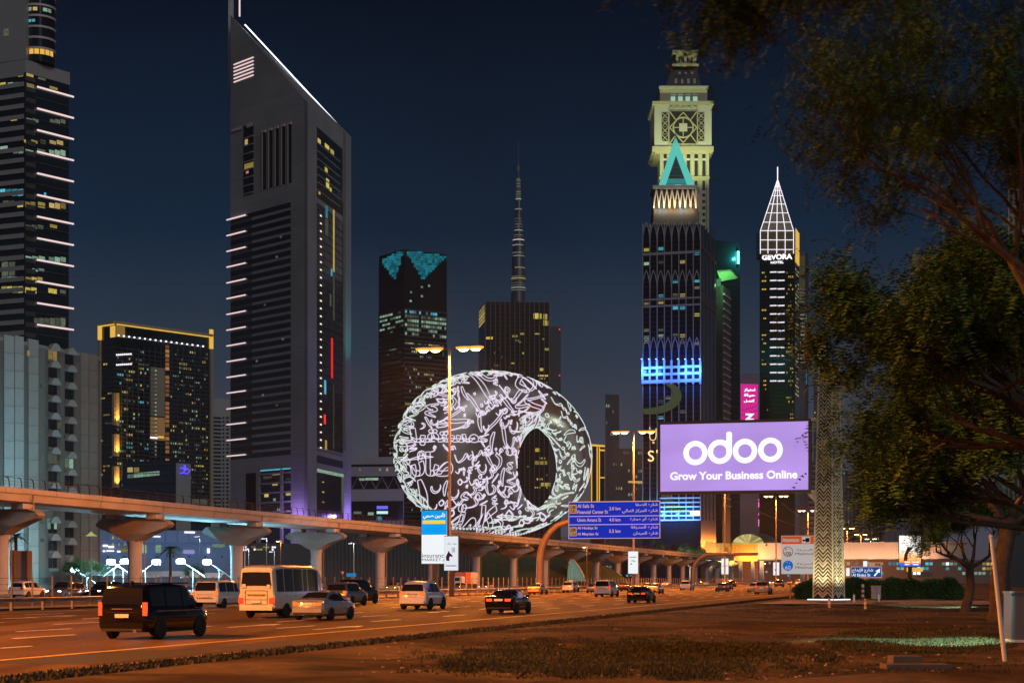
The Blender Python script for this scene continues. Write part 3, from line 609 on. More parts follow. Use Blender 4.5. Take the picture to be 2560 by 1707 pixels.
for k in range(6): 
    u0, z0 = b7.at(0, 585, 161 + k * 8.8); u1, z1 = b7.at(0, 634, 145.5 + k * 8.8); b7.pane('light_bar', 0, u0, u1, (z0 + z1) / 2 - .25, (z0 + z1) / 2 + .25, G_BAR, .3, .3)
# left face: slots, dark glazing bands and light bars
for k in range(5):
    x = 657 + k * 16; s_ = b7.pxp('slot', 0, x, x + 8, 332 - k * 5, 474 - k * 4, M_DARK, .06, .2)
    b7.pxp('slot_jamb', 0, x - 2, x + .3, 332 - k * 5, 476 - k * 4, M_PLAS3, .5, .6); b7.pxp('slot_head', 0, x - 2, x + 8, 327 - k * 5, 332 - k * 5, mat('pink_trim', (.75, .55, .48), .6), .5, .6)
b7.pxp('glazed_bay', 0, 609, 634, 312, 487, M_TGLASS, .1, .3)
for k in range(8): b7.pxp('bay_balcony', 0, 609, 634, 342 + k * 20, 345 + k * 20, M_PLAS3, .5, .8)
b7.pxp('window', 0, 612, 634, 408, 423, G_YEL, .25); b7.pxp('window', 0, 613, 620, 349, 362, G_WARM, .25); b7.pxp('window', 0, 616, 622, 428, 434, glow('window_red', (1, .25, .2), .6), .25)
b7.pxp('bay_head', 0, 581, 606, 320, 327, MATS['pink_trim'], .5); b7.pxp('bay_head', 0, 618, 634, 308, 318, MATS['pink_trim'], .5)
for k in range(32):
    u0, z0 = b7.at(0, 577, 540 + k * 19.8); u1, z1 = b7.at(0, 727, 512 + k * 19.8 - (k * .3))
    z = Zp(512 + k * 19.8, 795)
    b7.pane('glazing_band', 0, .3, u1, z - 2.3, z, M_TGLASS, .08, .3)
    if k < 31: b7.pane('dark_corner', 0, .3, .3 + u1 * .36, z - 3.75, z - 2.35, M_DGREY, .07, .3)
    if k % 2 == 1:
        uu, zz = b7.at(0, 594, 544 + (k // 2) * 39.6); b7.pane('light_bar', 0, uu - 8.5, uu + 7.5, zz - .26, zz + .26, G_BAR, .8, .4)
for x, y in ((700, 590), (660, 760), (690, 640), (640, 900), (705, 845), (655, 985), (690, 1010)): b7.pxp('window', 0, x, x + 5, y, y + 5, G_DIM, .2)
# right face: recessed glazing
b7.pxp('glazed_bay', 1, 792, 856, 345, 494, M_TGLASS, .06, .3)
for k in range(7): 
    u0, z0 = b7.at(1, 792, 358 + k * 19.5); u1, _ = b7.at(1, 848, 358); b7.pane('bay_balcony', 1, u0, u1, z0 - .2, z0 + .25, M_GREY, .6, 1)
for x0, x1, y0, y1 in ((794, 801, 348, 358), (812, 822, 362, 372), (826, 834, 375, 385), (812, 818, 420, 430), (815, 822, 448, 470), (824, 828, 470, 480), (796, 800, 480, 486)): b7.pxp('window', 1, x0, x1, y0, y1, G_YEL, .2)
b7.pxp('spandrel', 1, 792, 857, 483, 517, M_DARK, .07, .3)
b7.pxp('glazed_bay', 1, 792, 857, 530, 1125, mat('amber_glass', (.022, .018, .014), .15), .06, .3)
b7.pxp('bay_jamb', 1, 857, 862, 330, 1125, M_PLAS2, .4, .6)
for k in range(31):
    b7.pxp('bay_lamp', 1, 799.5, 803, 538 + k * 19.3, 541.5 + k * 19.3, glow('bay_white', (1, .85, .6), 1.2), .3)
    b7.pane('bay_transom', 1, b7.at(1, 792, 0)[0], b7.at(1, 857, 0)[0], Zp(548 + k * 19.3, 805) - .15, Zp(548 + k * 19.3, 805) + .15, M_DARK, .2, .3)
for x0, x1, y0, y1, m in ((813, 818, 515, 545, G_CYAN), (812, 819, 548, 590, G_DIM), (832, 835, 525, 680, glow('lift_yellow', (1, .75, .2), .5, .5)), (832, 835, 690, 800, G_DIM), (827, 831, 845, 945, glow('red_led', (1, .03, .03), .9, .4)), (826, 830, 672, 690, G_CYAN), (824, 827, 735, 765, G_DIM), (810, 814, 950, 985, G_CYAN), (809, 813, 1036, 1060, MATS['red_led']), (832, 834, 960, 1120, G_DIM), (812, 816, 1100, 1124, G_YEL)): b7.pxp('lift_light', 1, x0, x1, y0, y1, m, .3)
b7.pxp('vent_band', 1, 792, 857, 1145, 1163, M_DARK, .07)
b7.pxp('portal', 1, 792, 858, 1180, 1440, M_TGLASS, .07, .3); b7.pxp('portal_light', 1, 853, 858, 1192, 1440, G_DIM, .3); b7.pxp('portal_light', 1, 792, 858, 1178, 1186, G_COOL, .3)
for y in (1203, 1228, 1253): b7.pxp('window', 1, 805, 809, y, y + 3, G_YEL, .3)
# podium opening on the left face
b7.pxp('podium_glazing', 0, 652, 727, 1173, 1440, M_TGLASS, .08, .3); b7.pxp('podium_recess', 0, 615, 640, 1182, 1440, M_DARK, .08, .3); b7.pxp('podium_pier', 0, 642, 651, 1180, 1440, M_PLAS3, .5, .6); b7.pxp('podium_pier', 0, 703, 709, 1172, 1440, M_GREY, .7, .6)
for k in range(5): b7.pxp('podium_balcony', 0, 652, 727, 1181 + k * 24, 1185 + k * 24, M_PLAS3, .9, 1.2)
for x0, x1, y0, y1, m in ((682, 702, 1182, 1187, G_YEL), (682, 695, 1207, 1213, G_YEL), (716, 727, 1232, 1238, G_YEL), (662, 672, 1234, 1242, G_YEL), (660, 680, 1190, 1196, G_DIM), (717, 726, 1195, 1199, G_DIM), (684, 690, 1245, 1252, G_COOL), (694, 702, 1270, 1280, G_COOL), (652, 727, 1172, 1175, G_CYAN)): b7.pxp('window', 0, x0, x1, y0, y1, m, .3)
lamp('podium_light', 'POINT', b7.root, b7.point(0, 745, 1300, 8), 9000, (.45, .25, 1), .5); lamp('podium_light', 'POINT', b7.root, b7.point(1, 870, 1290, 8), 9000, (.35, .2, 1), .5)
lamp('teal_light', 'SPOT', b7.root, b7.point(1, 868, 1000, 14), 30000, (.1, .9, .9), .5, aim(b7.point(1, 868, 1000, 14), b7.point(1, 868, 700, 0)), 50, 1)
# --- low terraced building right of the wedge tower
b8 = Bld('podium_building', 'low grey podium building with lit patches between wedge tower and ring building', [(872, 905), (1010, 900)], 1143, 40, M_GREY)
for y0, y1 in ((1160, 1166), (1190, 1222), (1252, 1300)): b8.pxp('glazing_band', 0, 874, 1008, y0, y1, M_TGLASS, .1)
for x in (898, 948, 966): b8.pxp('window', 0, x, x + 4, 1170, 1177, G_WARM, .2)
for x0, x1, y0, y1, m in ((898, 912, 1195, 1201, G_COOL), (914, 946, 1194, 1200, G_COOL), (884, 904, 1278, 1284, G_COOL), (920, 934, 1280, 1287, G_COOL), (942, 970, 1264, 1272, glow('blue_screen', (.2, .15, 1), .9)), (942, 970, 1277, 1284, glow('pale_screen', (.6, 1, 1), .9)), (942, 955, 1290, 1300, G_CYAN)): b8.pxp('lit_panel', 0, x0, x1, y0, y1, m, .25)
for x in (880, 910, 940, 970): MB().tube([b8.point(0, x, 1222, .5), b8.point(0, x + 15, 1191, .5), b8.point(0, x + 30, 1222, .5)], .2, 5).build('brace', M_GREY, b8.root)
# --- tower with the teal glass crown
b9 = Bld('crown_tower', 'dark office tower with glowing teal triangles of glass in its crown', [(947, 1382), (1010, 1350), (1117, 1372)], 640, 40, yref=1, core=mat('brown_glass', (0.02, 0.024, 0.026), .2))
G_TEAL = glow('teal_crown', (0.03, 0.50, 0.66), 0.33, .5)
def intri(p, t):
    def sg(a, b, c): return (a[0] - c[0]) * (b[1] - c[1]) - (b[0] - c[0]) * (a[1] - c[1])
    d = [sg(p, t[0], t[1]), sg(p, t[1], t[2]), sg(p, t[2], t[0])]; return all(x >= 0 for x in d) or all(x <= 0 for x in d)
for i, tri in ((0, ((951, 650), (1010, 624), (989, 702))), (1, ((1011, 624), (1115, 640), (1058, 702)))):
    x = min(t[0] for t in tri)
    while x < max(t[0] for t in tri):
        y = 629
        while y < 700:
            if intri((x + 2.4, y + 2.4), tri): b9.pxp('crown_pane', i, x, x + 5, y, y + 5, G_TEAL, .5, .3)
            y += 5.8
        x += 5.8
b9.pxp('crown_wall', 0, 948, 1009.5, 632, 650, M_DARK, .2); b9.pxp('crown_wall', 1, 1010.5, 1116, 630, 650, M_DARK, .2)
for k in range(57):
    y = 772 + k * 11.0; z = Zp(y, 1350); b9.band('floor_band', z - .7, z + .5, .3, mat('brown_spandrel', (.085, .078, .075), .5))
for k, p in ((0, .5), (1, .95), (2, .97), (3, .93), (4, .5), (5, .25)):
    b9.windows(1, 1012, 1116, [778 + k * 11], 18, p, [G_COOL, G_COOL, G_DIM] if k > 0 else [G_DIM, G_CYAN], .8, 6.5, 50 + k); b9.windows(0, 949, 1009, [794 + k * 11], 9, p * .8, [G_COOL, G_COOL, G_DIM], .8, 6.5, 60 + k)
b9.windows(1, 1012, 1110, [858, 869], 20, .55, [glow('window_amber', (1, .7, .3), .4, .6), G_DIM], .8, 6, 71)
for k in range(8, 46): b9.windows(1, 1012, 1116, [778 + k * 11], 20, .13 if k < 22 else .2, [G_DIM, G_DIM, G_COOL, G_WARM], .6, 5, 100 + k); b9.windows(0, 949, 1009, [794 + k * 11], 10, .2, [G_DIM, G_DIM, G_COOL], .6, 5, 160 + k)
for x, y in ((1052, 715), (1052, 738), (1025, 728), (1070, 712), (1024, 750)): b9.pxp('window', 1, x, x + 5, y, y + 5, G_COOL, .2)
# --- needle tower far behind
b10 = thing('needle_tower', 'extremely tall slender stepped tower far away, tapering to a needle', 'building', (Xp(1296, 3200), 3200, 0))
M_BK = mat('needle_cladding', (.16, .17, .18), .35, .5, var=.1, scale=.01)
k_ = 3200 / F
KW = 1.12
prof = [(24, 1447), (21, 1000), (17, 800), (15.5, 728), (14.5, 672), (13.5, 640), (12.5, 604), (10, 600), (9.2, 579), (8.2, 560), (7.6, 528), (6, 522), (5.4, 503), (5, 478), (4, 452), (2.6, 447), (2, 440), (1.4, 405), (.8, 402), (.5, 350)]
for j in range(len(prof) - 1):
    r0, y0 = prof[j]; r1, y1 = prof[j + 1]; off = (.8 if j % 2 else -.8) * (1 if j < 12 else .2) * k_
    MB().lathe([(r0 * k_ * KW, Zp(y0, 3200)), (r1 * k_ * KW, Zp(y1, 3200))], 14).xf(Matrix.Translation((off, 0, 0))).build('tier', M_BK, b10, 50)
G_PALE = glow('facade_lamp', (.85, .9, .7), .36, .4)
for y, r_, hh, m in ((728, 15.8, 1.6, G_PALE), (722, 15.6, 2.2, G_PALE), (716, 15.4, 1.4, G_DIM), (710, 15.2, 1.4, G_DIM), (703, 15, 1.4, G_DIM), (699, 15.6, 2.4, G_WARM), (694, 14.8, 2, G_DIM), (672, 14.2, 1.8, G_WARM), (642, 13.5, 1, G_PALE), (634, 13.2, 1, G_PALE), (615, 12.7, 1.4, G_PALE), (602, 12.4, 1.6, G_BAR), (595, 9.8, 2, G_DIM), (590, 9.7, 2, G_DIM), (578, 9.2, 1.8, G_PALE), (570, 8.8, 2, G_DIM), (563, 8.4, 2, G_DIM), (556, 8.2, 2, G_DIM), (549, 8.0, 2, G_DIM), (525, 7.4, 2.2, G_PALE), (500, 5.6, 3, G_PALE), (494, 5.5, 3, G_DIM), (488, 5.4, 3, G_DIM), (482, 5.2, 3, G_DIM), (476, 5.1, 3, G_DIM), (469, 4.8, 3, G_DIM), (462, 4.5, 3, G_DIM), (455, 4.3, 3, G_DIM), (450, 4.2, 1, G_PALE), (430, 2.2, 16, G_DIM)):
    MB().lathe([(r_ * k_ * KW + .4, Zp(y, 3200)), (r_ * k_ * KW + .4, Zp(y - hh, 3200))], 12, math.pi * 1.05, math.pi * 1.95).build('light_band', m, b10)
# --- dark ribbed tower in front of it
b11 = Bld('ribbed_tower', 'broad dark ribbed tower below the needle tower with a few lit yellow floors', [(1197, 1650), (1213, 1600), (1373, 1606)], 754, 50, yref=1, core=mat('ribbed_glass', (.035, .028, .022), .25))
for k in range(14): b11.pxp('rib', 1, 1213 + k * 12.2, 1215 + k * 12.2, 752, 1440, mat('bronze_rib', (.16, .12, .09), .5, .3), .7, .8)
for k in range(60): 
    z = Zp(760 + k * 10.5, 1600); b11.band('floor_band', z - .3, z + .3, .2, M_DARK)
for k in range(5): b11.pxp('window', 0, 1198, 1212, 770 + k * 9, 776 + k * 9, G_WARM, .3)
for x0, x1, y0, y1 in ((1334, 1346, 783, 797), (1347, 1354, 784, 797), (1358, 1368, 785, 798), (1358, 1368, 800, 814), (1369, 1373, 802, 814), (1215, 1232, 842, 848), (1280, 1294, 838, 843), (1300, 1310, 832, 837), (1335, 1350, 833, 836), (1356, 1362, 845, 850), (1360, 1373, 870, 876), (1297, 1302, 853, 857), (1278, 1286, 906, 910), (1348, 1358, 920, 927), (1345, 1370, 937, 941), (1225, 1240, 925, 929)): b11.pxp('window', 1, x0, x1, y0, y1, G_YEL, .3)
b11.windows(1, 1216, 1370, [850 + k * 10.5 for k in range(40)], 26, .035, [G_DIM, G_WARM, G_YEL], .6, 4.5, 77)
for x0, x1, y0 in ((1336, 1368, 1152), (1352, 1376, 1206), (1338, 1350, 1120)): b11.pxp('window', 1, x0, x1, y0, y0 + 9, G_YEL, .3)
b12 = Bld('plain_tower', 'plain dim tower just right of the ribbed tower, red beacons at its edge', [(1374, 1720), (1402, 1725)], 816, 40, M_DGREY)
for y in (822, 937): b12.pxp('beacon', 0, 1397, 1400, y, y + 3, glow('beacon_red', (1, .05, .03), 1.6), .4)
b12b = Bld('distant_tower', 'faint distant tower in haze right of the ring building', [(1513, 2600), (1548, 2610)], 985, 60, M_DGREY)
b12b.windows(0, 1514, 1546, [1000 + k * 14 for k in range(24)], 6, .06, [G_COOL, G_DIM], .4, 8, 5)
b12c = Bld('gold_outlined_building', 'dark building with golden light lines on its corners, right of the ring building', [(1476, 1300), (1511, 1310)], 1112, 30, M_DGREY)
for x in (1477, 1491, 1496.5): b12c.pxp('light_line', 0, x, x + 2.4, 1117, 1300, G_GOLD, .4)
b12c.pxp('light_line', 0, 1475, 1511, 1111, 1116, G_GOLD, .5); b12c.pxp('light_line', 0, 1497, 1511, 1123, 1127, G_GOLD, .5); b12c.pxp('light_line', 0, 1497, 1511, 1192, 1195, G_GOLD, .5)
b12d = Bld('hazy_block', 'dim hazy block behind the lamp beside the gold neon letters', [(1530, 1500), (1608, 1510)], 1120, 40, M_DGREY)
b12d.windows(0, 1532, 1606, [1130 + k * 15 for k in range(12)], 12, .1, [G_COOL, G_DIM, G_WARM], .4, 7, 6)
b12d.pxp('lit_floor', 0, 1570, 1608, 1202, 1207, G_WARM, .3)
# --- lattice-faced tower with the teal pyramid
L0, L1, L2 = (1606, 1010), (1752, 1000), (1790, 1052)
b13 = Bld('lattice_tower', 'dark tower with white interlaced arches on its face and a teal pyramid top', [L0, L1, L2], 560, 10, yref=1, core=mat('lattice_glass', (.012, .018, .024), .2))
M_LAT = mat('lattice_stone', (.34, .34, .34), .6, .1)
xs = [1607 + k * 18.05 for k in range(9)]
for x in xs: b13.pxp('rib', 0, x - 1.1, x + 1.1, 560, 1300, M_LAT, .5, .6)
for k in range(4): b13.pxp('rib', 1, 1757 + k * 9, 1758.5 + k * 9, 570, 1300, M_DGREY, .4, .5)
def arch(x0, x1, yb, yt):
    pts = []
    for j in range(9):
        f_ = j / 8; x = x0 + (x1 - x0) * (1 - math.cos(f_ * math.pi / 2)); y = yb + (yt - yb) * math.sin(f_ * math.pi / 2) ** 1.0; pts.append(b13.point(0, x, y, .6))
    return pts
for yb, yt in ((606, 556), (722, 676), (890, 843)):
    for k in range(8):
        for a, c in ((xs[k], xs[k] + 18.05), (xs[k] + 18.05, xs[k])):
            m_ = (a + c) / 2; b13_ = MB().tube([b13.point(0, x, y, .6) for x, y in ((a, yb), (a + (m_ - a) * .12, yb - (yb - yt) * .35), (a + (m_ - a) * .45, yb - (yb - yt) * .7), (m_ + (c - a) * .0, yt), )], .28, 5).build('arch_rib', M_LAT, b13.root)
            MB().tube([b13.point(0, x, y, .6) for x, y in ((a, yb - (yb - yt) * .5), (a + (m_ - a) * .5, yb - (yb - yt) * .75), (m_, yt))], .22, 5).build('arch_rib', M_LAT, b13.root) if k % 2 == 0 else None
for y0, y1 in ((630, 636), (745, 749), (762, 766)): b13.pxp('belt_course', 0, 1607, 1752, y0, y1, M_LAT, .8, .9)
for k in range(55): b13.pxp('floor_line', 0, 1607, 1752, 600 + k * 12.6, 602 + k * 12.6, M_DARK, .2, .3)
for y0, y1 in ((632, 640), (746, 768)): b13.pxp('belt_course', 1, 1752.5, 1789, y0, y1, M_DGREY, .6, .7)
wl_ = ((0, 3, G_YEL, 621), (2, 4, G_CYAN, 618), (7, 8, G_CYAN, 630), (0, 1, G_COOL, 655), (2, 3, G_DIM, 651), (5, 6, G_WARM, 651), (4, 5, G_CYAN, 700), (7, 8, G_CYAN, 698), (7, 8, G_DIM, 716), (2, 3, G_CYAN, 736), (5, 6, G_WARM, 734), (4, 5, G_DIM, 734), (0, 1, G_WARM, 754), (2, 3, G_WARM, 752), (4, 5, G_CYAN, 766), (5, 6, G_CYAN, 766), (7, 8, G_YEL, 783), (0, 1, G_DIM, 822), (2, 3, G_DIM, 822), (2, 3, G_COOL, 836), (5, 6, G_YEL, 835), (4, 5, G_DIM, 834), (0, 1, G_YEL, 850), (5, 6, G_DIM, 852), (7, 8, G_DIM, 855), (0, 1, G_COOL, 840), (2, 3, G_DIM, 1000), (3, 4, G_DIM, 990), (5, 6, G_DIM, 1025), (2, 3, G_CYAN, 1040))
for a, c, m, y in wl_:
    x0 = xs[a] + 3; b13.pxp('window', 0, x0, x0 + 12.5, y, y + 8, m, .15)
# blue lit band
M_PIL = mat('pale_pilaster', (.6, .6, .6), .6)
for x in xs: b13.pxp('pilaster', 0, x - 2.2, x + 2.2, 900, 960, M_PIL, 1.2, 1.2)
for y0, y1 in ((915, 921), (932, 938), (949, 957)): b13.pxp('belt_course', 0, 1606, 1752, y0, y1, M_PIL, 1.3, 1.3)
G_BL = glow('blue_flood_lens', (.3, .5, 1), 3)
for k, x in enumerate(xs):
    if k == 4: continue
    p = b13.point(0, x, 899, 3.2); piece('flood_head', G_BL, b13.root, p, (1.0, .4, .6)); 
    if k % 2 == 0: lamp('flood_light', 'POINT', b13.root, b13.point(0, x, 928, 5), 12000, (.03, .16, 1), 1.0)
# giant crescent emblem on the lower face
cres = []
def cr(cx_, cy_, rx, ry, a0, a1, n=22): return [(cx_ + rx * math.cos(a0 + (a1 - a0) * k / n), cy_ - ry * math.sin(a0 + (a1 - a0) * k / n)) for k in range(n + 1)]
outer = cr(1625, 990, 80, 46, R(62), R(-100)); inner = cr(1612, 985, 70, 36, R(-98), R(55))
n_ = 23; mb = MB(); top = [b13.point(0, x, y, 1.0) for x, y in outer]; bot = [b13.point(0, x, y, 1.0) for x, y in reversed(inner)]
mb.add(top + bot, [(j, j + 1, n_ + j + 1, n_ + j) for j in range(n_ - 1)]); mb.build('crescent_emblem', glow('emblem_green', (.45, .58, .30), .10), b13.root)
mb = MB(); q = [b13.point(0, x, y, 1.0) for x, y in ((1652, 1236), (1675, 1236), (1688, 1258), (1712, 1275), (1672, 1273), (1656, 1252))]; mb.add(q, [tuple(range(6))]); mb.build('crescent_emblem', MATS['emblem_green'], b13.root)
for k in range(7): b13.pxp('belt_course', 0, 1650, 1752, 1232 + k * 11, 1235 + k * 11, M_PIL, 1.1, 1.1)
for x in (1655, 1690, 1725): lamp('flood_light', 'POINT', b13.root, b13.point(0, x, 1285, 6), 11000, (.05, .3, 1), 1.0)
b13.sign('facade_sign', 0, 'HOTEL', 1740, 1283, G_WHITE, width=6.0, height=3.2, out=2) if 0 else None
for k in range(5): b13.pxp('sign_letter', 0, 1727 + k * 5, 1731 + k * 5, 1276, 1288, G_WHITE, 1.8, .4)
G_NEON = glow('gold_neon', (1, .62, .25), 1.6)
c0 = b13.point(0, 1634, 1086, 2.0); MB().tube([(-1.9, 0, 4.3), (-1.9, 0, -2), (-1.2, 0, -3.3), (.2, 0, -3.6), (1.5, 0, -2.8), (1.9, 0, -1.2), (1.9, 0, 3.6)], .22, 6).build('neon_letter', G_NEON, b13.root).location = c0
c0 = b13.point(0, 1634, 1104, 2.0); MB().tube(ringpath(.3, -.6, .45, 10), .16, 5).build('neon_letter', G_NEON, b13.root).location = c0
b13.sign('neon_letter', 0, 'S', 1629, 1140, G_NEON, height=6.6, out=2); b13.sign('neon_letter', 0, "'", 1644, 1129, G_NEON, height=2.0, out=2)
# setback, lit crown and pyramid
def boxat(b, name, px0, px1, y0, y1, dep0, dep1, m, parent=None):
    x0, x1 = Xp(px0, dep0) - b.o.x, Xp(px1, dep0) - b.o.x
    return MB().box(x0, x1, dep0 - b.o.y, dep1 - b.o.y, Zp(y1, dep0), Zp(y0, dep0)).build(name, m, parent or b.root)
boxat(b13, 'setback', 1634, 1744, 520, 562, 1014, 1036, M_DARK)
boxat(b13, 'crown', 1636, 1740, 470, 521, 1014, 1034, mat('crown_glass', (.05, .05, .05), .3))
for k in range(8):
    x0 = 1634 + k * 13.2
    for a, c in ((x0, x0 + 13.2), (x0 + 13.2, x0)):
        MB().tube([Wp(x, y, 1013) - b13.o for x, y in ((a, 521), (a + (c - a) * .15, 500), (a + (c - a) * .5, 474))], .42, 5).build('crown_arch', mat('crown_stone', (.7, .62, .5), .6), b13.root)
    p = Wp(x0 + 6.6, 520, 1009.5) - b13.o; lamp('crown_light', 'POINT', b13.root, p, 1500, [(1, .6, .2), (.7, .95, 1), (1, .8, .5), (1, .6, .25)][k % 4], .4)
for k in range(4): MB().tube([Wp(1740 + k * 3, y, 1013 + k * 6) - b13.o for y in (521 + k * 5, 474 + k * 5)], .5, 5).build('crown_arch', MATS['crown_stone'], b13.root)
boxat(b13, 'crown_cornice', 1632, 1742, 463, 471, 1012, 1036, M_LAT)
bx0, bx1, yb = Xp(1646, 1016) - b13.o.x, Xp(1736, 1016) - b13.o.x, 1016 - b13.o.y; w_ = bx1 - bx0
za, zb_ = Zp(466, 1016), Zp(341, 1026); ax, ay = Xp(1689, 1026) - b13.o.x, yb + w_ / 2
cn = [Vector((bx0, yb, za)), Vector((bx1, yb, za)), Vector((bx1, yb + w_, za)), Vector((bx0, yb + w_, za))]; apx = Vector((ax, ay, zb_))
MB().add(cn + [apx], [(0, 1, 4), (1, 2, 4), (2, 3, 4), (3, 0, 4), (3, 2, 1, 0)]).build('pyramid_roof', mat('pyramid_glass', (.05, .11, .11), .35), b13.root)
G_PYR = glow('pyramid_light', (.14, .72, .62), .75)
def fin(a, b_, w0, side):
    d = (b_ - a); MBf = MB(); s_ = Vector((side * w0, -.45, 0)); top_ = b_ + Vector((side * .25, -.3, -1)); t2 = b_ + Vector((side * .6, -.2, -4))
    q = [a + Vector((0, -.4, 0)), a + s_, a + s_ + (apx - a) * .62 * 1 + Vector((0, -.3, 0)), a + (apx - a) * .985 + Vector((0, -.35, 0))]
    q2 = [p + Vector((0, .35, 0)) for p in q]
    MBf.add(q + q2, [(0, 1, 2, 3), (7, 6, 5, 4), (0, 4, 5, 1), (1, 5, 6, 2), (2, 6, 7, 3), (3, 7, 4, 0)]); MBf.build('light_fin', G_PYR, b13.root)
fin(cn[0], apx, 4.2, 1); fin(cn[1], apx, 4.2, -1)
MB().add([cn[0] + Vector((1.5, -.3, .2)), cn[1] + Vector((-1.5, -.3, .2)), apx + Vector((0, -.3, -6))], [(0, 1, 2)]).build('glass_face', glow('pyramid_inner', (.03, .22, .21), 1.0), b13.root)
fn = MB().add([cn[1] + Vector((.4, .3, 0)), cn[1] + Vector((.4, 3, 0)), apx + Vector((.3, .3, -2)), apx + Vector((.1, -.2, -1))], [(0, 1, 2, 3)]).build('light_fin', G_PYR, b13.root)
for k in range(9):
    y = 460 - k * 6.5; hw = 22 - k * 2.2
    if hw > 2 and k % 3 == 0: piece('pyramid_louvre', M_LAT, b13.root, Wp(1690, y, 1016 - .2 + (466 - y) * .082) - b13.o, (hw * 2 * .242, .3, .35))
piece('pyramid_lamp', glow('pyr_white', (.7, 1, .9), 1.2), b13.root, Wp(1696, 464, 1014.5) - b13.o, (4, .3, .6))
MB().lathe([(.5, 0), (.8, .8), (.3, 1.6), (.05, 3)], 8).build('finial', M_LAT, b13.root).location = apx
# --- clock-like tower behind
b14 = thing('ornate_tower', 'ornate floodlit stone tower with a square latticed face near its top', 'building', (Xp(1710, 1085), 1085, 0)); b14o = Vector((Xp(1710, 1085), 1085, 0))
class _B: pass
cb = _B(); cb.root = b14; cb.o = b14o
M_ST = mat('cream_stone', (.50, .47, .30), .75, var=.06, scale=.05); M_ST2 = mat('pale_stone_panel', (.55, .55, .46), .75); M_RF = mat('dark_roof', (.06, .055, .06), .6)
def bt(name, px0, px1, y0, y1, m=M_ST, dp=1085, th=None, inset=0): 
    w = Xp(px1, dp) - Xp(px0, dp); return boxat(cb, name, px0, px1, y0, y1, dp + inset, dp + inset + (th or w), m)
bt('shaft', 1652, 1770, 377, 1440, M_ST2, inset=1, th=26)
bt('belfry', 1636, 1779, 262, 371, M_ST2, inset=.6, th=34)
bt('cornice', 1631, 1784, 366, 378, inset=-.4, th=37); bt('cornice', 1637, 1779, 378, 384, inset=.2, th=35); bt('cornice', 1631, 1784, 253, 262, inset=-.4, th=37)
bt('attic', 1650, 1768, 219, 254, M_ST, inset=3, th=28); bt('cornice', 1648, 1771, 215, 221, M_ST2, inset=2, th=30)
for k in range(4):
    bt('window', 1677 + k * 18.5, 1688 + k * 18.5, 242, 253, glow('arch_light', (.6, 1, .75), .55), inset=2.85, th=.3); bt('window', 1678 + k * 18.5, 1682 + k * 18.5, 236, 239, G_COOL, inset=2.85, th=.3); bt('window', 1684 + k * 18.5, 1688 + k * 18.5, 236, 239, G_COOL, inset=2.85, th=.3)
def frust(name, px0, px1, pt0, pt1, y0, y1, m, i0, t0):
    x0, x1, a0, a1 = [Xp(p, 1085) - b14o.x for p in (px0, px1, pt0, pt1)]; k2 = (x1 - x0 - (a1 - a0)) / 2
    return MB().prism([(x0, i0), (x1, i0), (x1, i0 + t0), (x0, i0 + t0)], Zp(y1, 1085), Zp(y0, 1085), [(a0, i0 + k2), (a1, i0 + k2), (a1, i0 + t0 - k2), (a0, i0 + t0 - k2)]).build(name, m, b14)
frust('roof', 1664, 1758, 1682, 1746, 165, 216, M_RF, 5, 24); bt('cornice', 1681, 1747, 160, 166, inset=9, th=17)
for y, n_, x0 in ((203, 4, 1687), (186, 3, 1696)):
    for k in range(n_): bt('dormer', x0 + k * 15.5, x0 + 6 + k * 15.5, y - 6, y + 6, M_ST2, inset=(6 if y > 190 else 8), th=3)
bt('belvedere', 1690, 1741, 130, 161, inset=10, th=13); bt('cornice', 1682, 1746, 126, 133, inset=8.5, th=17)
for k in range(4): bt('window', 1696 + k * 10.5, 1700 + k * 10.5, 144, 157, M_DARK, inset=9.8, th=.4)
frust('spire', 1697, 1737, 1712, 1720, 72, 126, M_RF, 11, 10)
for x, y in ((1706, 102), (1722, 99), (1715, 84), (1702, 112), (1713, 111), (1726, 110)): bt('spire_lamp', x, x + 2.5, y, y + 2.5, M_ST2, inset=11.5, th=.6)
# square face: dark glass, ring, diagonals, cross-panels
bt('face_frame', 1672, 1744, 277, 361, M_ST, inset=.1, th=.8); bt('face_glass', 1674, 1742, 279, 359, M_DARK, inset=-.1, th=.4)
fc = Wp(1708, 319, 1084.6) - b14o; u = 1084.6 / F
MB().tube([fc + Vector((25 * u * math.cos(a), 0, 25 * u * math.sin(a))) for a in [2 * math.pi * k / 32 for k in range(32)]], .55, 6, closed=True).build('face_ring', M_ST, b14)
piece('face_plate', M_ST2, b14, fc, (20 * u, .6, 20 * u))
for a in (0, 90, 180, 270):
    c_, s_ = math.cos(R(a)), math.sin(R(a)); MB().tube([fc + Vector((10 * u * c_, 0, 10 * u * s_)), fc + Vector((25 * u * c_, 0, 25 * u * s_))], .35, 5).build('face_spoke', M_ST, b14)
    MB().tube([fc + Vector((34 * u * c_, 0, 38 * u * s_)), fc + Vector((-34 * u * s_, 0, 38 * u * c_))], .4, 5).build('face_diagonal', M_ST, b14)
for sx_, sz_ in ((1, 1), (-1, 1), (-1, -1), (1, -1)): MB().tube([fc + Vector((sx_ * 18 * u, 0, sz_ * 18 * u)), fc + Vector((sx_ * 34 * u, 0, sz_ * 40 * u))], .4, 5).build('face_diagonal', M_ST, b14)
for x0 in (1655, 1745.5):
    for k in range(4):
        y0 = 282 + k * 18.3; bt('lattice_panel', x0, x0 + 15, y0, y0 + 16, M_DARK, inset=.3, th=.4)
        q = Wp(x0 + 7.5, y0 + 8, 1085) - b14o
        for a in (45, -45): piece('lattice_bar', M_ST, b14, q, (20 * u, .5, .4), rot=(0, R(a), 0))
    MB()
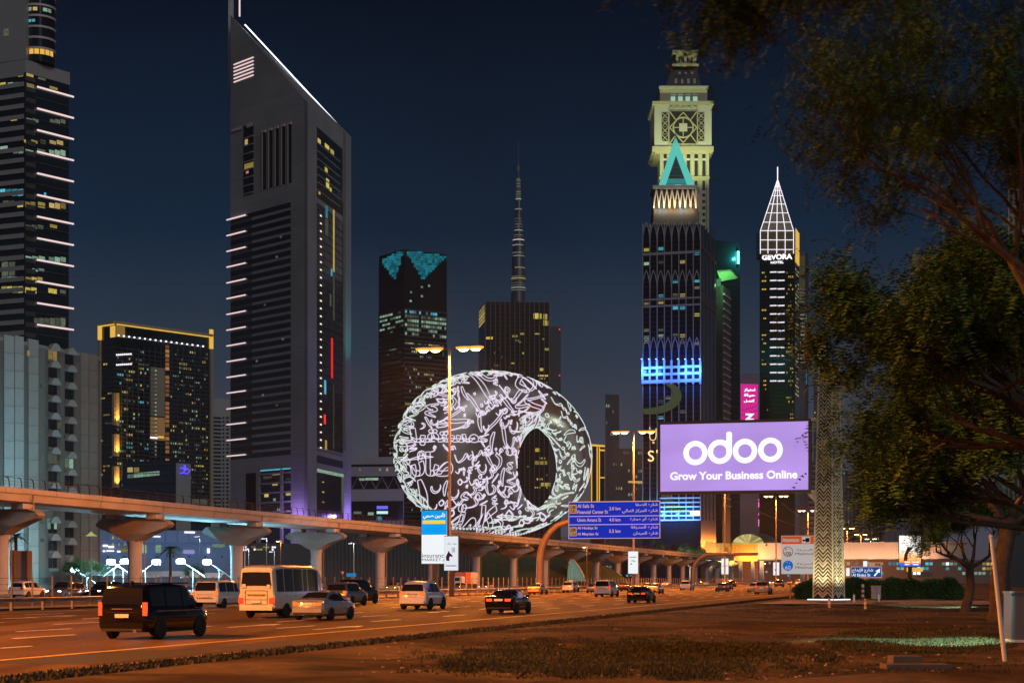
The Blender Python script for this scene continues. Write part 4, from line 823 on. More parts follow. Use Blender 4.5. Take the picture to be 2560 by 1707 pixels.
for k in range(5):
    for y0 in (264, 363): 
        q = Wp(1678 + k * 15, y0 + 4, 1085.2) - b14o
        for a in (38, -38): piece('lattice_bar', M_ST, b14, q, (15 * u, .5, .35), rot=(0, R(a), 0))
for k in range(7): bt('column', 1650 + k * 19.4, 1656 + k * 19.4, 384, 440, M_ST, inset=0, th=2)
for k in range(6): bt('window', 1659 + k * 19.4, 1667 + k * 19.4, 402, 440, M_DARK, inset=.8, th=.5); bt('window', 1659 + k * 19.4, 1667 + k * 19.4, 386, 396, M_DARK, inset=.8, th=.5)
bt('belt_course', 1648, 1774, 441, 447, inset=-.2, th=28)
for k in range(7): bt('pilaster', 1650 + k * 19.4, 1656 + k * 19.4, 447, 1300, M_ST, inset=.2, th=2)
for k in range(6):
    for j in range(9): bt('window', 1659 + k * 19.4, 1666 + k * 19.4, 452 + j * 16, 452 + j * 16 + (24 if j == 0 else 8), M_DARK, inset=.8, th=.5) if j != 1 else None
fl = [((1620, 500), (1700, 320)), ((1800, 500), (1730, 300))]
for k, ((x, y), (tx, ty)) in enumerate(fl):
    p = Wp(x, y, 1045) - b14o; lamp('tower_floodlight', 'SPOT', b14, p, 120000, (.88, 1.0, .5), 1.0, aim(p, Wp(tx, ty, 1086) - b14o), 70, .8)
# --- dark green tower with teal sign, and block with tilted green roof
b15 = Bld('sign_tower', 'dark tower with a thin glowing teal sign near its top edge', [(1782, 1170), (1850, 1180)], 600, 40, mat('green_glass', (.012, .03, .03), .2))
for k in range(50): b15.pxp('floor_line', 0, 1783, 1849, 700 + k * 12, 702 + k * 12, M_DARK, .2, .3)
b15.pxp('sign_bar', 0, 1841, 1845, 629, 660, glow('teal_sign', (.15, 1, .95), 5.0), 1.5, .6); lamp('sign_glow', 'POINT', b15.root, b15.point(0, 1843, 645, 4), 12000, (.05, .9, .9), .5)
b16 = Bld('balcony_tower', 'narrow tower with slanting balconies and a tilted green-lit roof canopy', [(1789, 1095), (1806, 1090), (1826, 1115)], 712, 20, M_DGREY, yref=1)
for k in range(30): b16.pxp('balcony', 1, 1808, 1825, 740 + k * 18, 744 + k * 18, M_GREY, .8, 1.2)
q = [Wp(x, y, d) - b16.o for x, y, d in ((1793, 676, 1088), (1828, 674, 1088), (1845, 692, 1095), (1802, 700, 1095))]; MB().add(q + [p + Vector((0, 0, -1)) for p in q], [(0, 3, 2, 1), (4, 5, 6, 7), (0, 1, 5, 4), (1, 2, 6, 5), (2, 3, 7, 6), (3, 0, 4, 7)]).build('roof_canopy', mat('green_canopy', (.25, .42, .22), .6), b16.root)
lamp('canopy_light', 'POINT', b16.root, Wp(1815, 712, 1084) - b16.o, 9000, (.3, 1, .35), .5); b16.pxp('lit_lobby', 0, 1792, 1803, 697, 716, glow('lobby_green', (.2, .9, .4), .25), .4)
# --- spired hotel
b17 = Bld('spired_hotel', 'dark green hotel tower outlined in white neon with a pointed grid spire', [(1899, 1456), (1987, 1450), (1998, 1478)], 636, 20, mat('hotel_glass', (.014, .028, .018), .2), yref=1)
G_NW = glow('neon_white', (.95, .88, 1.0), 1.5)
D17 = 1449
def P17(x, y, d=D17): return Wp(x, y, d) - b17.o
M_GCR = mat('gold_glass', (.10, .08, .02), .3)
kk = D17 / F
xa, xb = P17(1901, 0).x, P17(1985, 0).x; dd_ = 24
MB().prism([(xa, 2), (xb, 2), (xb, dd_), (xa, dd_)], Zp(636, D17), Zp(577, D17)).build('crown', M_GCR, b17.root)
apx = P17(1944, 452, D17 + 12)
MB().add([(xa, 2, Zp(577, D17)), (xb, 2, Zp(577, D17)), (xb, dd_, Zp(577, D17)), (xa, dd_, Zp(577, D17)), tuple(apx)], [(0, 1, 4), (1, 2, 4), (2, 3, 4), (3, 0, 4)]).build('spire', M_GCR, b17.root)
cols = [1901, 1920, 1942, 1963, 1984]
for x in cols:
    MB().tube([P17(x, 634), P17(x, 577), apx + Vector(((x - 1942) * .01, -.4, 0))], .3, 5).build('neon_line', G_NW, b17.root)
for y in (577, 600, 624): MB().tube([P17(1901, y), P17(1984, y)], .28, 5).build('neon_line', G_NW, b17.root)
for y in (556, 533, 511, 490, 477, 467):
    f_ = (577 - y) / (577 - 452); l = P17(1901, 577).lerp(apx, f_) + Vector((0, -.4, 0)); r_ = P17(1984, 577).lerp(apx, f_) + Vector((0, -.4, 0)); MB().tube([l, r_], .25, 5).build('neon_line', G_NW, b17.root)
MB().tube([apx, apx + Vector((0, 0, 12))], .45, 6).build('neon_spire', G_NW, b17.root)
b17.sign('hotel_sign', 0, 'GEVORA', 1943, 643, G_WHITE, width=75 * kk, height=13.5 * kk, out=1.2, bold=.04); b17.sign('hotel_sign', 0, 'HOTEL', 1943, 656.5, G_WHITE, width=32 * kk, height=6 * kk, out=1.2, bold=.03)
for k in range(14):
    for x0, x1 in ((1925, 1941), (1945, 1961.5)): b17.pxp('light_bar', 0, x0, x1, 679 + k * 20.9, 682 + k * 20.9, glow('lilac_bar', (.9, .82, 1), 1.1), .6)
    b17.pxp('light_dot', 0, 1941.7, 1944.2, 679 + k * 20.9, 682 + k * 20.9, G_GOLD, .6)
b17.windows(0, 1904, 1916, [682 + k * 10.4 for k in range(30)], 3, .2, [G_YEL, G_GOLD], .6, 4, 31); b17.windows(0, 1965, 1984, [682 + k * 10.4 for k in range(36)], 4, .17, [G_YEL, G_GOLD, G_DIM], .6, 4, 32)
b17.windows(1, 1988, 1997, [640 + k * 10.4 for k in range(34)], 3, .55, [G_YEL, G_WARM], .6, 4, 33); b17.windows(0, 1900, 1985, [975 + k * 10 for k in range(24)], 16, .06, [G_YEL, G_COOL], .5, 4, 34)
for k in range(42): b17.pxp('floor_line', 0, 1900, 1986, 672 + k * 10.4, 673.2 + k * 10.4, M_DARK, .25, .3)
b17.pxp('gold_corner', 1, 1987.5, 1997, 577, 660, G_GOLD, .5)
b18 = Bld('banded_tower', 'slim tower behind the spired hotel with white bands and red strip lights', [(1984, 1560), (2013, 1560), (2021, 1580)], 628, 20, M_DGREY, yref=1)
b18.pxp('cap_wall', 0, 1985, 2012, 640, 760, mat('cap_stone', (.30, .26, .10), .7), .4)
for k in range(5): b18.pxp('balcony', 0, 1994, 2011, 722 + k * 8, 725 + k * 8, M_ST2, .8)
for k in range(13): b18.pxp('light_band', 0, 2000, 2012, 786 + k * 9.9, 789.5 + k * 9.9, G_PALE, .8)
b18.pxp('light_strip', 1, 2013.5, 2016, 785, 803, G_CYAN, .5); b18.pxp('light_strip', 1, 2014, 2016, 820, 905, MATS['red_led'], .5); b18.pxp('light_strip', 1, 2014, 2016, 925, 960, G_CYAN, .5)
b19 = Bld('yellow_top_tower', 'distant tower with a bright yellow-lit square top behind the patterned mast', [(2034, 1750), (2068, 1755)], 858, 30, M_DGREY)
b19.pxp('lit_top', 0, 2034, 2065, 859, 873, glow('top_yellow', (.9, .8, .25), .5), .4); b19.pxp('lit_top', 0, 2043, 2065, 874, 899, MATS['top_yellow'], .4); b19.pxp('beacon', 0, 2059, 2063, 856, 860, MATS['beacon_red'], .6)
b19.windows(0, 2035, 2067, [905 + k * 9 for k in range(20)], 7, .1, [G_DIM, G_YEL], .5, 4, 35)
# --- pink sign board
b20 = Bld('pink_sign_block', 'narrow block bearing a tall bright pink sign with Arabic lettering', [(1850, 1015), (1896, 1018)], 932, 10, mat('sign_block_wall', (.16, .13, .15), .7))
b20.pxp('sign_face', 0, 1851.5, 1894.5, 960, 1062, glow('pink_panel', (.85, .03, .36), .75), .3)
for y, t_ in ((975, 'امتياز'), (988, 'حياة'), (1002, 'أفضل')): b20.sign('sign_lettering', 0, arabic(t_), 1873, y, G_WHITE, width=7.2, height=2.1, out=.6, bold=.03)
for y in (1018, 1030): MB().tube([b20.point(0, 1853, y + 8, .5), b20.point(0, 1893, y - 4, .5)], .12, 4).build('sign_stroke', mat('dark_pink', (.2, .01, .1), .6), b20.root)
b20.sign('sign_lettering', 0, 'Z', 1873, 1042, G_WHITE, width=6.2, height=4.0, out=.6, bold=.05)
# --- residential towers below the billboard, and the hazy skyline to the right
rs = random.Random(21)
for k, (x0, x1, yt, d, lab) in enumerate(((1754, 1812, 1205, 1250, 'dim brown residential tower left of the pink vertical letters'), (1812, 1850, 1190, 1400, 'tall dim tower between two street lamps under the billboard'), (1850, 1898, 1170, 1320, 'dim balcony tower carrying pink vertical letters'), (1898, 1962, 1215, 1500, 'dim purple tower behind the lamp under the billboard'), (1962, 2044, 1150, 1650, 'dim tower with yellow vertical letters beside the patterned mast'))):
    b = Bld('residential_tower', lab, [(x0, d), (x1, d + 8)], yt, 25, mat('residential_wall', (.17, .13, .12), .7), group='residential towers behind the station')
    for j in range(int((1440 - yt) / 13)):
        b.pxp('balcony_row', 0, x0 + 3, x0 + (x1 - x0) * .45, yt + 6 + j * 13, yt + 11 + j * 13, M_DARK, .1); b.pxp('balcony_row', 0, x0 + (x1 - x0) * .55, x1 - 3, yt + 6 + j * 13, yt + 11 + j * 13, M_DARK, .1)
        b.pxp('balcony_slab', 0, x0 + 2, x1 - 2, yt + 11 + j * 13, yt + 13 + j * 13, M_GREY, .5, .6)
    b.windows(0, x0 + 3, x1 - 3, [yt + 8 + j * 13 for j in range(16)], 8, .09, [G_DIM, G_WARM, G_COOL], .5, 5, 90 + k)
    if k == 2:
        for y, t_ in ((1243, 'L'), (1262, 'J'), (1290, '/'), (1305, 'J')): b.sign('sign_letter', 0, t_, 1893, y, glow('pink_neon', (1, .15, .6), 1.6), width=2.4, height=4.8, out=.8, bold=.04)
        b.pxp('sign_roundel', 0, 1890, 1896, 1308, 1316, glow('roundel', (.5, .3, 1), 1.2), .8)
    if k == 4:
        for y in (1300, 1312, 1328): b.pxp('sign_letter', 0, 1981, 1984, y, y + 6, G_YEL, .8)
        b.pxp('sign_letter', 0, 1992, 2001, 1303, 1314, glow('yellow_sign', (1, .9, .05), 1.6), .8)
for k, (x0, x1, yt, d, lab) in enumerate(((2060, 2094, 1130, 2100, 'hazy blue tower right behind the patterned mast'), (2094, 2132, 1175, 2300, 'hazy blue tower second right of the patterned mast'), (2132, 2170, 1140, 2500, 'hazy blue tower third right of the patterned mast'), (2170, 2206, 1200, 2400, 'hazy blue tower fourth right of the patterned mast'), (2206, 2262, 1165, 2600, 'hazy blue tower behind the tree branches, left of the bright screen'), (2262, 2340, 1230, 2300, 'hazy blue block behind the tree above the bright screen'))):
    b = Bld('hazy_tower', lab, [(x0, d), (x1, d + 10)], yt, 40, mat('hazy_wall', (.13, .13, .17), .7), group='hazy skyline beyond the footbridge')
    for j in range(4): b.pxp('rib', 0, x0 + 2 + j * (x1 - x0) / 4, x0 + 5 + j * (x1 - x0) / 4, yt + 3, 1440, M_DGREY, .8)
    b.windows(0, x0 + 2, x1 - 2, [yt + 10 + j * 17 for j in range(14)], 6, .08, [G_COOL, G_DIM, G_WARM], .25, 10, 140 + k)
    if k == 0: b.pxp('sign_letter', 0, 2096 - 8, 2108 - 14, 1276, 1285, G_WHITE, .8)
# tower half hidden by the near tree at the right edge
b21 = Bld('grid_tower', 'pale grid-fronted tower showing through the tree at the right edge', [(2516, 420), (2640, 430)], 470, 20, M_DGREY)
for j in range(30):
    b21.pxp('slab', 0, 2517, 2639, 478 + j * 22, 484 + j * 22, M_PLAS3, .4, .5)
for k in range(10): b21.pxp('pier', 0, 2517 + k * 12, 2521 + k * 12, 472, 1300, M_PLAS3, .35, .4)
# ------------------------------------------------------------------ ring-shaped building covered in glowing calligraphy
RD = 640.0; kR = RD / F
ro = Vector((Xp(1229, RD), RD, 0)); RYAW = R(21)
ring = thing('ring_building', 'giant dark metal ring-shaped building covered in glowing Arabic calligraphy', 'building', ro, RYAW)
RZ = Zp(1136, RD); RA, RB = 254 * kR, 208 * kR
HX, HZ, HA, HB = 128 * kR, -30 * kR, 66 * kR, 102 * kR
def ring_pt(u, v, lift=0.0):
    """u round the ring, v round its section (0 inner lip, pi/2 front, pi outer rim, 3pi/2 back)"""
    ix, iz = HX + HA * math.cos(u), HZ + HB * math.sin(u); ox, oz = RA * math.cos(u), RB * math.sin(u)
    w = (1 - math.cos(v)) / 2; q = 13.5 + 3.0 * (0.5 - 0.5 * math.cos(u))
    x, z, y = ix + (ox - ix) * w, iz + (oz - iz) * w, -q * math.sin(v)
    if lift:
        dx, dz = ox - ix, oz - iz; L_ = math.hypot(dx, dz); nx, nz, ny = -math.cos(v) * dx / L_, -math.cos(v) * dz / L_, -math.sin(v)
        x += nx * lift; z += nz * lift; y += ny * lift
    return Vector((x, y, z + RZ))
NU, NV = 144, 64
mb = MB(); mb.v = [tuple(ring_pt(2 * math.pi * i / NU, 2 * math.pi * j / NV)) for i in range(NU) for j in range(NV)]
mb.f = [(i * NV + j, i * NV + (j + 1) % NV, ((i + 1) % NU) * NV + (j + 1) % NV, ((i + 1) % NU) * NV + j) for i in range(NU) for j in range(NV)]
M_RING = mat('ring_steel', (0.36, 0.32, 0.31), 0.38, 0.6, var=.12, scale=.08)
mb.build('shell', M_RING, ring, 80)
MB().lathe([(52, 0), (44, 6), (30, 13), (18, 17.5), (.01, 18)], 40).xf(Matrix.Diagonal((1.1, .7, 1, 1))).build('grass_mound', mat('mound_grass', (.05, .065, .025), .9, var=.3, scale=.2), ring, 60)
def solve_plane(x, z):
    """front-surface point under the facade point (x, z) measured from the ring centre"""
    best = None; zz = z
    a0 = math.atan2((z - HZ * .6) / RB, (x - HX * .6) / RA)
    def fn(u):
        ix, iz = HX + HA * math.cos(u), HZ + HB * math.sin(u); ox, oz = RA * math.cos(u), RB * math.sin(u)
        return (x - ix) * (oz - iz) - (z - iz) * (ox - ix), (x - ix) * (ox - ix) + (z - iz) * (oz - iz), (ox - ix) ** 2 + (oz - iz) ** 2
    u = a0
    for it in range(12):
        f0 = fn(u)[0]; f1 = fn(u + 1e-4)[0]; d = (f1 - f0) / 1e-4
        if abs(d) < 1e-9: break
        st = max(-.3, min(.3, f0 / d)); u -= st
        if abs(st) < 1e-5: break
    _, dt, l2 = fn(u); w = dt / l2
    if abs(fn(u)[0]) > 1 or w < .012 or w > .988: return None
    return u, math.acos(1 - 2 * w)
def outlines(body, bold=0.03):
    """closed outline loops of a word, from its letter shapes, scaled to a unit box"""
    me = text_mesh(body, None, 1.0, 0.0, bold, res=3); bm = bmesh.new(); bm.from_mesh(me); bmesh.ops.remove_doubles(bm, verts=bm.verts, dist=1e-4)
    nxt = {}
    for e_ in bm.edges:
        if len(e_.link_faces) == 1:
            a, b = e_.verts[0].index, e_.verts[1].index; nxt.setdefault(a, []).append(b); nxt.setdefault(b, []).append(a)
    co = {v.index: (v.co.x, v.co.y) for v in bm.verts}; bm.free(); loops = []; seen = set()
    for s_ in list(nxt):
        if s_ in seen: continue
        lp = [s_]; seen.add(s_); cur = s_
        while True:
            c = [q for q in nxt[cur] if q not in seen]
            if not c: break
            cur = c[0]; seen.add(cur); lp.append(cur)
        if len(lp) > 3: loops.append([co[i] for i in lp])
    if not loops: return []
    xs_ = [p[0] for l in loops for p in l]; ys_ = [p[1] for l in loops for p in l]; x0, x1, y0, y1 = min(xs_), max(xs_), min(ys_), max(ys_)
    return [[((p[0] - x0) / (x1 - x0), (p[1] - y0) / (y1 - y0)) for p in l] for l in loops]
G_CAL = glow('calligraphy_white', (0.92, 0.82, 1.0), .95); G_CAL2 = glow('calligraphy_pale', (0.84, 0.97, 0.92), .85)
def resample(pts, step):
    out = [pts[0]]
    for a, b in zip(pts, pts[1:]):
        d = math.hypot(b[0] - a[0], b[1] - a[1])
        n = int(d / step)
        for k in range(1, n + 1): out.append((a[0] + (b[0] - a[0]) * k / (n + 1), a[1] + (b[1] - a[1]) * k / (n + 1)))
        if math.hypot(b[0] - out[-1][0], b[1] - out[-1][1]) > step * .18: out.append(b)
    return out
def calligraphy(word, fmap, m=G_CAL, r=.19, step=.6, scale=(1, 1), bold=.035):
    mb = MB()
    for lp in outlines(arabic(word), bold):
        pts = resample([(p[0] * scale[0], p[1] * scale[1]) for p in lp] + [(lp[0][0] * scale[0], lp[0][1] * scale[1])], step)
        seg = []
        for p in pts + [None]:
            q = fmap(p[0] / scale[0], p[1] / scale[1]) if p else None
            if q is None:
                if len(seg) > 2: mb.tube(seg, r, 4, cap=False)
                seg = []
            else: seg.append(q)
    if mb.v: mb.build('glowing_letter', m, ring)
def plane_word(word, px0, px1, py0, py1, m=G_CAL, slant=0.0, bold=.035, r=.15):
    x0, x1 = (px0 - 1229) * kR / math.cos(RYAW), (px1 - 1229) * kR / math.cos(RYAW); z0, z1 = (1136 - py1) * kR, (1136 - py0) * kR
    def fm(a, b):
        s_ = solve_plane(x0 + (x1 - x0) * a + slant * b, z0 + (z1 - z0) * b)
        return ring_pt(s_[0], s_[1], .16) if s_ else None
    calligraphy(word, fm, m, r, .75, (x1 - x0, z1 - z0), bold)
def wrap_word(word, u0, u1, v0, v1, m=G_CAL2, bold=.03, r=.15):
    L_ = abs(u1 - u0) * 34; W_ = abs(v1 - v0) * 14
    calligraphy(word, lambda a, b: ring_pt(u0 + (u1 - u0) * a, v0 + (v1 - v0) * b, .16), m, r, .8, (L_, W_), bold)
# broad near side: large words, then single brush strokes flowing between them
BIG = (('مستقبل', 990, 1160, 1082, 1126), ('صائن', 992, 1100, 1138, 1214), ('كلمة', 1114, 1206, 1266, 1338))
for w_ in BIG: plane_word(*w_, bold=.05)
def cat(pts, n=6):
    out = []
    for i in range(len(pts) - 1):
        p0, p1, p2, p3 = pts[max(i - 1, 0)], pts[i], pts[i + 1], pts[min(i + 2, len(pts) - 1)]
        for k in range(n):
            t = k / n; out.append(tuple(.5 * (2 * p1[c] + (p2[c] - p0[c]) * t + (2 * p0[c] - 5 * p1[c] + 4 * p2[c] - p3[c]) * t * t + (3 * p1[c] - p0[c] - 3 * p2[c] + p3[c]) * t ** 3) for c in (0, 1)))
    return out + [pts[-1]]
STROKES = [([(.08, .5), (.0, .2), (-.02, -.15), (.04, -.5)], .075), ([(-.42, .25), (-.40, -.12), (-.12, -.42), (.22, -.32), (.42, .05), (.40, .35)], .07), ([(.5, .45), (.05, .2), (-.34, .02), (-.05, -.08), (.42, -.12), (.2, -.32), (-.5, -.42)], .055), ([(-.05, .36), (.2, .1), (.12, -.22), (-.15, -.42), (-.46, -.46)], .075),
           ([(.02, .12), (.18, .34), (.36, .16), (.2, -.02), (.02, .1), (.16, -.18), (-.05, -.38), (-.45, -.46)], .055), ([(.5, .12), (.42, -.1), (.28, .08), (.16, -.1), (.03, .1), (-.08, -.14), (-.3, -.32), (-.5, -.02)], .055), ([(.5, -.05), (.25, .26), (0, .05), (.25, -.12), (.05, -.12), (-.22, -.36), (-.5, .02)], .055), ([(.4, .5), (.1, .1), (-.2, -.2), (-.45, -.5)], .06), ([(-.3, .45), (-.05, .1), (.15, -.2), (.42, -.5)], .06), ([(.1, .2), (-.12, .05), (.06, -.02), (-.14, -.18), (.12, -.24)], .05), ([(0, .2), (.14, 0), (0, -.2), (-.14, 0), (0, .2)], .02)]
def stroke_outline(k, flip, rot, sc):
    c, w = STROKES[k]; c = cat(c); L_, R_ = [], []; n = len(c)
    for i, p in enumerate(c):
        a, b = c[max(i - 1, 0)], c[min(i + 1, n - 1)]; tx, ty = b[0] - a[0], b[1] - a[1]; l = math.hypot(tx, ty) or 1; f_ = i / (n - 1); ww = w * (.35 + 1.1 * math.sin(math.pi * min(1, f_ * .9 + .12))) 
        nx, ny = .6 * -ty / l + .25, .6 * tx / l + .25
        L_.append((p[0] + nx * ww, p[1] + ny * ww)); R_.append((p[0] - nx * ww, p[1] - ny * ww))
    lp = L_ + R_[::-1] + [L_[0]]; cr_, sr_ = math.cos(rot), math.sin(rot)
    return [((x * flip * cr_ - y * sr_) * sc, (x * flip * sr_ + y * cr_) * sc) for x, y in lp]
def put_stroke(lp, fmap, m, r):
    mb = MB(); seg = []
    for p in lp + [None]:
        q = fmap(*p) if p else None
        if q is None:
            if len(seg) > 2: mb.tube(seg, r, 4, cap=False)
            seg = []
        else: seg.append(q)
    if mb.v: mb.build('glowing_letter', m, ring)
rq = random.Random(12); placed = []
boxes = [((x0 - 1229) * kR, (x1 - 1229) * kR, (1136 - y1) * kR, (1136 - y0) * kR) for _, x0, x1, y0, y1 in BIG]
for tries in range(5200):
    sc = rq.choice((15, 12, 10, 8.5, 7, 5.5, 4)) * (1 if tries < 1000 else .62); x, z = rq.uniform(-37, 16), rq.uniform(-31, 31); rad = sc * .46
    if any(a - rad * .45 < x < b + rad * .45 and c - rad * .45 < z < d + rad * .45 for a, b, c, d in boxes) or any(math.hypot(x - p[0], z - p[1]) < (rad + p[2]) * .64 for p in placed) or not solve_plane(x, z): continue
    placed.append((x, z, rad)); lp = stroke_outline(rq.randrange(len(STROKES)), 1, rq.uniform(-.35, .35), sc)
    def fm(a, b):
        s_ = solve_plane(x + a, z + b); return ring_pt(s_[0], s_[1], .16) if s_ else None
    put_stroke(lp, fm, G_CAL, .15)
# strokes wrapped round the far limb, the rim and the inside of the hole
placed = []
for tries in range(5200):
    u_, v_ = rq.uniform(-1.95, 2.3), rq.uniform(-1.1, 2.95); sc = rq.choice((9, 7.5, 6, 5, 3.6)); RL = 11 + 10 * math.sin(max(0, min(math.pi, v_)) / 2) ; 
    if u_ > 1.05 and v_ > .95 and v_ < 2.55: continue
    ix, iz = HX + HA * math.cos(u_), HZ + HB * math.sin(u_); ox, oz = RA * math.cos(u_), RB * math.sin(u_); tube_r = math.hypot(ox - ix, oz - iz) / 2; w = (1 - math.cos(v_)) / 2; cr_ = math.hypot(ix + (ox - ix) * w - HX * .5, iz + (oz - iz) * w)
    q = ring_pt(u_, v_); rad = sc * .44
    if any((q - p[0]).length < (rad + p[1]) * .72 for p in placed): continue
    placed.append((q, rad)); lp = stroke_outline(rq.randrange(len(STROKES)), 1, rq.uniform(-.5, .5), sc); su, sv = 1 / max(6, cr_), 1 / ((tube_r + 14) / 2)
    put_stroke(lp, lambda a, b: ring_pt(u_ - a * su, v_ + b * sv, .16), G_CAL2, .14)
for k in range(84):   # outer rim towards the left edge
    u_ = 1.9 + k * .04; sc = rq.choice((5, 4, 6)); lp = stroke_outline(rq.randrange(len(STROKES)), 1, rq.uniform(-.5, .5), sc)
    put_stroke(lp, lambda a, b: ring_pt(u_ - a / 36, R(160 if k % 2 else 176) + b / 15, .16), G_CAL2, .13)
lamp('inner_floodlight', 'POINT', ring, (HX - 2, 0, RZ + HZ - HB + 2), 9000, (.85, 1, .75), .6)
# ------------------------------------------------------------------ boards standing square to the road
def lat(px, s): k = (px - CX) / F; return s * (k * CS - SN) / (CS + k * SN)
class Board:
    def __init__(b, name, label, cat, d, px0, px1, py0, py1, group=None):
        k = ((px0 + px1) / 2 - CX) / F
        # road coordinate s of the plane so that its middle lies at distance d
        b.s = d * (CS + k * SN); b.px0, b.px1, b.py0, b.py1 = px0, px1, py0, py1
        b.t0, b.t1 = lat(px0, b.s), lat(px1, b.s); b.W = b.t1 - b.t0
        d0, d1 = b.s * CS - b.t0 * SN, b.s * CS - b.t1 * SN; dm = (d0 + d1) / 2
        b.z0, b.z1 = Zp(py1, dm), Zp(py0, dm); b.Hh = b.z1 - b.z0; b.m = dm / F
        b.root = thing(name, label, cat, RT(b.s, (b.t0 + b.t1) / 2), ROADROT, group)
    def x(b, px): return (px - (b.px0 + b.px1) / 2) / (b.px1 - b.px0) * b.W
    def z(b, py): return b.z1 - (py - b.py0) / (b.py1 - b.py0) * b.Hh
    def rect(b, name, px0, px1, py0, py1, m, y0=0.0, th=.05, parent=None):
        x0, x1, z0, z1 = b.x(px0), b.x(px1), b.z(py1), b.z(py0)
        return piece(name, m, parent or b.root, ((x0 + x1) / 2, y0 - th / 2, (z0 + z1) / 2), (x1 - x0, th, z1 - z0))
    def text(b, name, body, px0, px1, py0, py1, m, y0=-.06, bold=.0, parent=None):
        return sign_text(name, body, m, parent or b.root, ((b.x(px0) + b.x(px1)) / 2, y0, (b.z(py0) + b.z(py1)) / 2), b.x(px1) - b.x(px0), b.z(py0) - b.z(py1), 0, .03, bold)
    def disc(b, name, px, py, r_, m, y0=-.06, inner=0.0):
        mb = MB().lathe([(inner, 0), (r_, 0)], 32).xf(Matrix.Translation((b.x(px), y0, b.z(py))) @ Matrix.Rotation(R(90), 4, 'X')); return mb.build(name, m, b.root)
# the large purple billboard
bb = Board('billboard', 'large glowing purple billboard with white lettering, hung from the patterned mast', 'billboard', 151, 1651, 2021, 1057, 1226)
M_FRM = mat('billboard_frame', (.17, .13, .10), .5, .4)
bb.rect('cabinet', 1645, 2028, 1050, 1233, M_FRM, .9, .75); 
for a in ((1645, 2028, 1050, 1057), (1645, 2028, 1226, 1234), (1645, 1651, 1057, 1226), (2021, 2028, 1057, 1226)): bb.rect('bezel', *a, M_FRM, .15, .3)
scr = bpy.data.materials.new('purple_screen'); scr.use_nodes = True; nt = scr.node_tree; pb = nt.nodes['Principled BSDF']; pb.inputs['Base Color'].default_value = (.05, .04, .07, 1)
tcn = nt.nodes.new('ShaderNodeTexCoord'); br = nt.nodes.new('ShaderNodeTexNoise'); br.inputs['Scale'].default_value = 2.2; br.inputs['Detail'].default_value = 1
mrn = nt.nodes.new('ShaderNodeMapRange'); mrn.inputs[1].default_value = .3; mrn.inputs[2].default_value = .7; mrn.inputs[3].default_value = .78; mrn.inputs[4].default_value = .95
nt.links.new(tcn.outputs['Generated'], br.inputs['Vector']); nt.links.new(br.outputs[0], mrn.inputs[0]); nt.links.new(mrn.outputs[0], pb.inputs['Emission Strength']); pb.inputs['Emission Color'].default_value = (.54, .34, .90, 1)
sc_ = bb.rect('screen', 1651, 2021, 1057, 1226, scr, .08, .06)
G_SW = glow('screen_white', (.98, .97, 1.0), 1.15)
for cx_, cy_ in ((1740, 1130), (1801.7, 1128), (1864.5, 1127.4), (1927.6, 1125.9)):
    MB().lathe([(17 * bb.m, 0), (30.5 * bb.m, 0), (30.5 * bb.m, .03), (17 * bb.m, .03), (17 * bb.m, 0)], 48, cap=False).xf(Matrix.Translation((bb.x(cx_), .01, bb.z(cy_))) @ Matrix.Rotation(R(90), 4, 'X')).build('logo_letter', G_SW, bb.root)
stm = [(bb.x(1818), bb.z(1130)), (bb.x(1832), bb.z(1130))] + [(bb.x(1825) + 7 * bb.m * math.cos(R(a)), bb.z(1085) + 7 * bb.m * math.sin(R(a))) for a in range(0, 181, 20)]
MB().slab(stm, -.03, .0).build('logo_letter', G_SW, bb.root)
bb.text('tagline', 'Grow Your Business Online', 1676, 1994, 1177, 1197.5, G_SW, -.0, .028)
# mast with chevron screen
MT = RT((150 + lat(2072, bb.s) * SN) / CS, lat(2072, bb.s) + .1); MT = Vector((Xp(2072, 149), 149, 0))
mst = thing('billboard_mast', 'tall tapering square mast clad in pale chevron screens, lit from its foot', 'mast', MT, R(-43))
hM = 21.0; hb, ht = 1.02, .66
def mside(z): return hb + (ht - hb) * z / hM
MB().prism([(-hb + .1, -hb + .1), (hb - .1, -hb + .1), (hb - .1, hb - .1), (-hb + .1, hb - .1)], .35, hM, [(-ht + .1, -ht + .1), (ht - .1, -ht + .1), (ht - .1, ht - .1), (-ht + .1, ht - .1)]).build('core', mat('mast_core', (.05, .045, .035), .8), mst)
M_SCR = mat('chevron_screen', (.72, .66, .48), .55, .1)
chev = MB()
th_ = .13
chev.v = [(-.5, 0, 0), (0, 0, .46), (.5, 0, 0), (-.5, 0, th_), (0, 0, .46 + th_), (.5, 0, th_)]; chev.v += [(x, .05, z) for x, y, z in chev.v]
chev.f = [(0, 1, 4, 3), (1, 2, 5, 4), (6, 9, 10, 7), (7, 10, 11, 8), (3, 4, 10, 9), (4, 5, 11, 10), (0, 6, 7, 1), (1, 7, 8, 2)]; cme = chev.mesh('chevron', M_SCR)
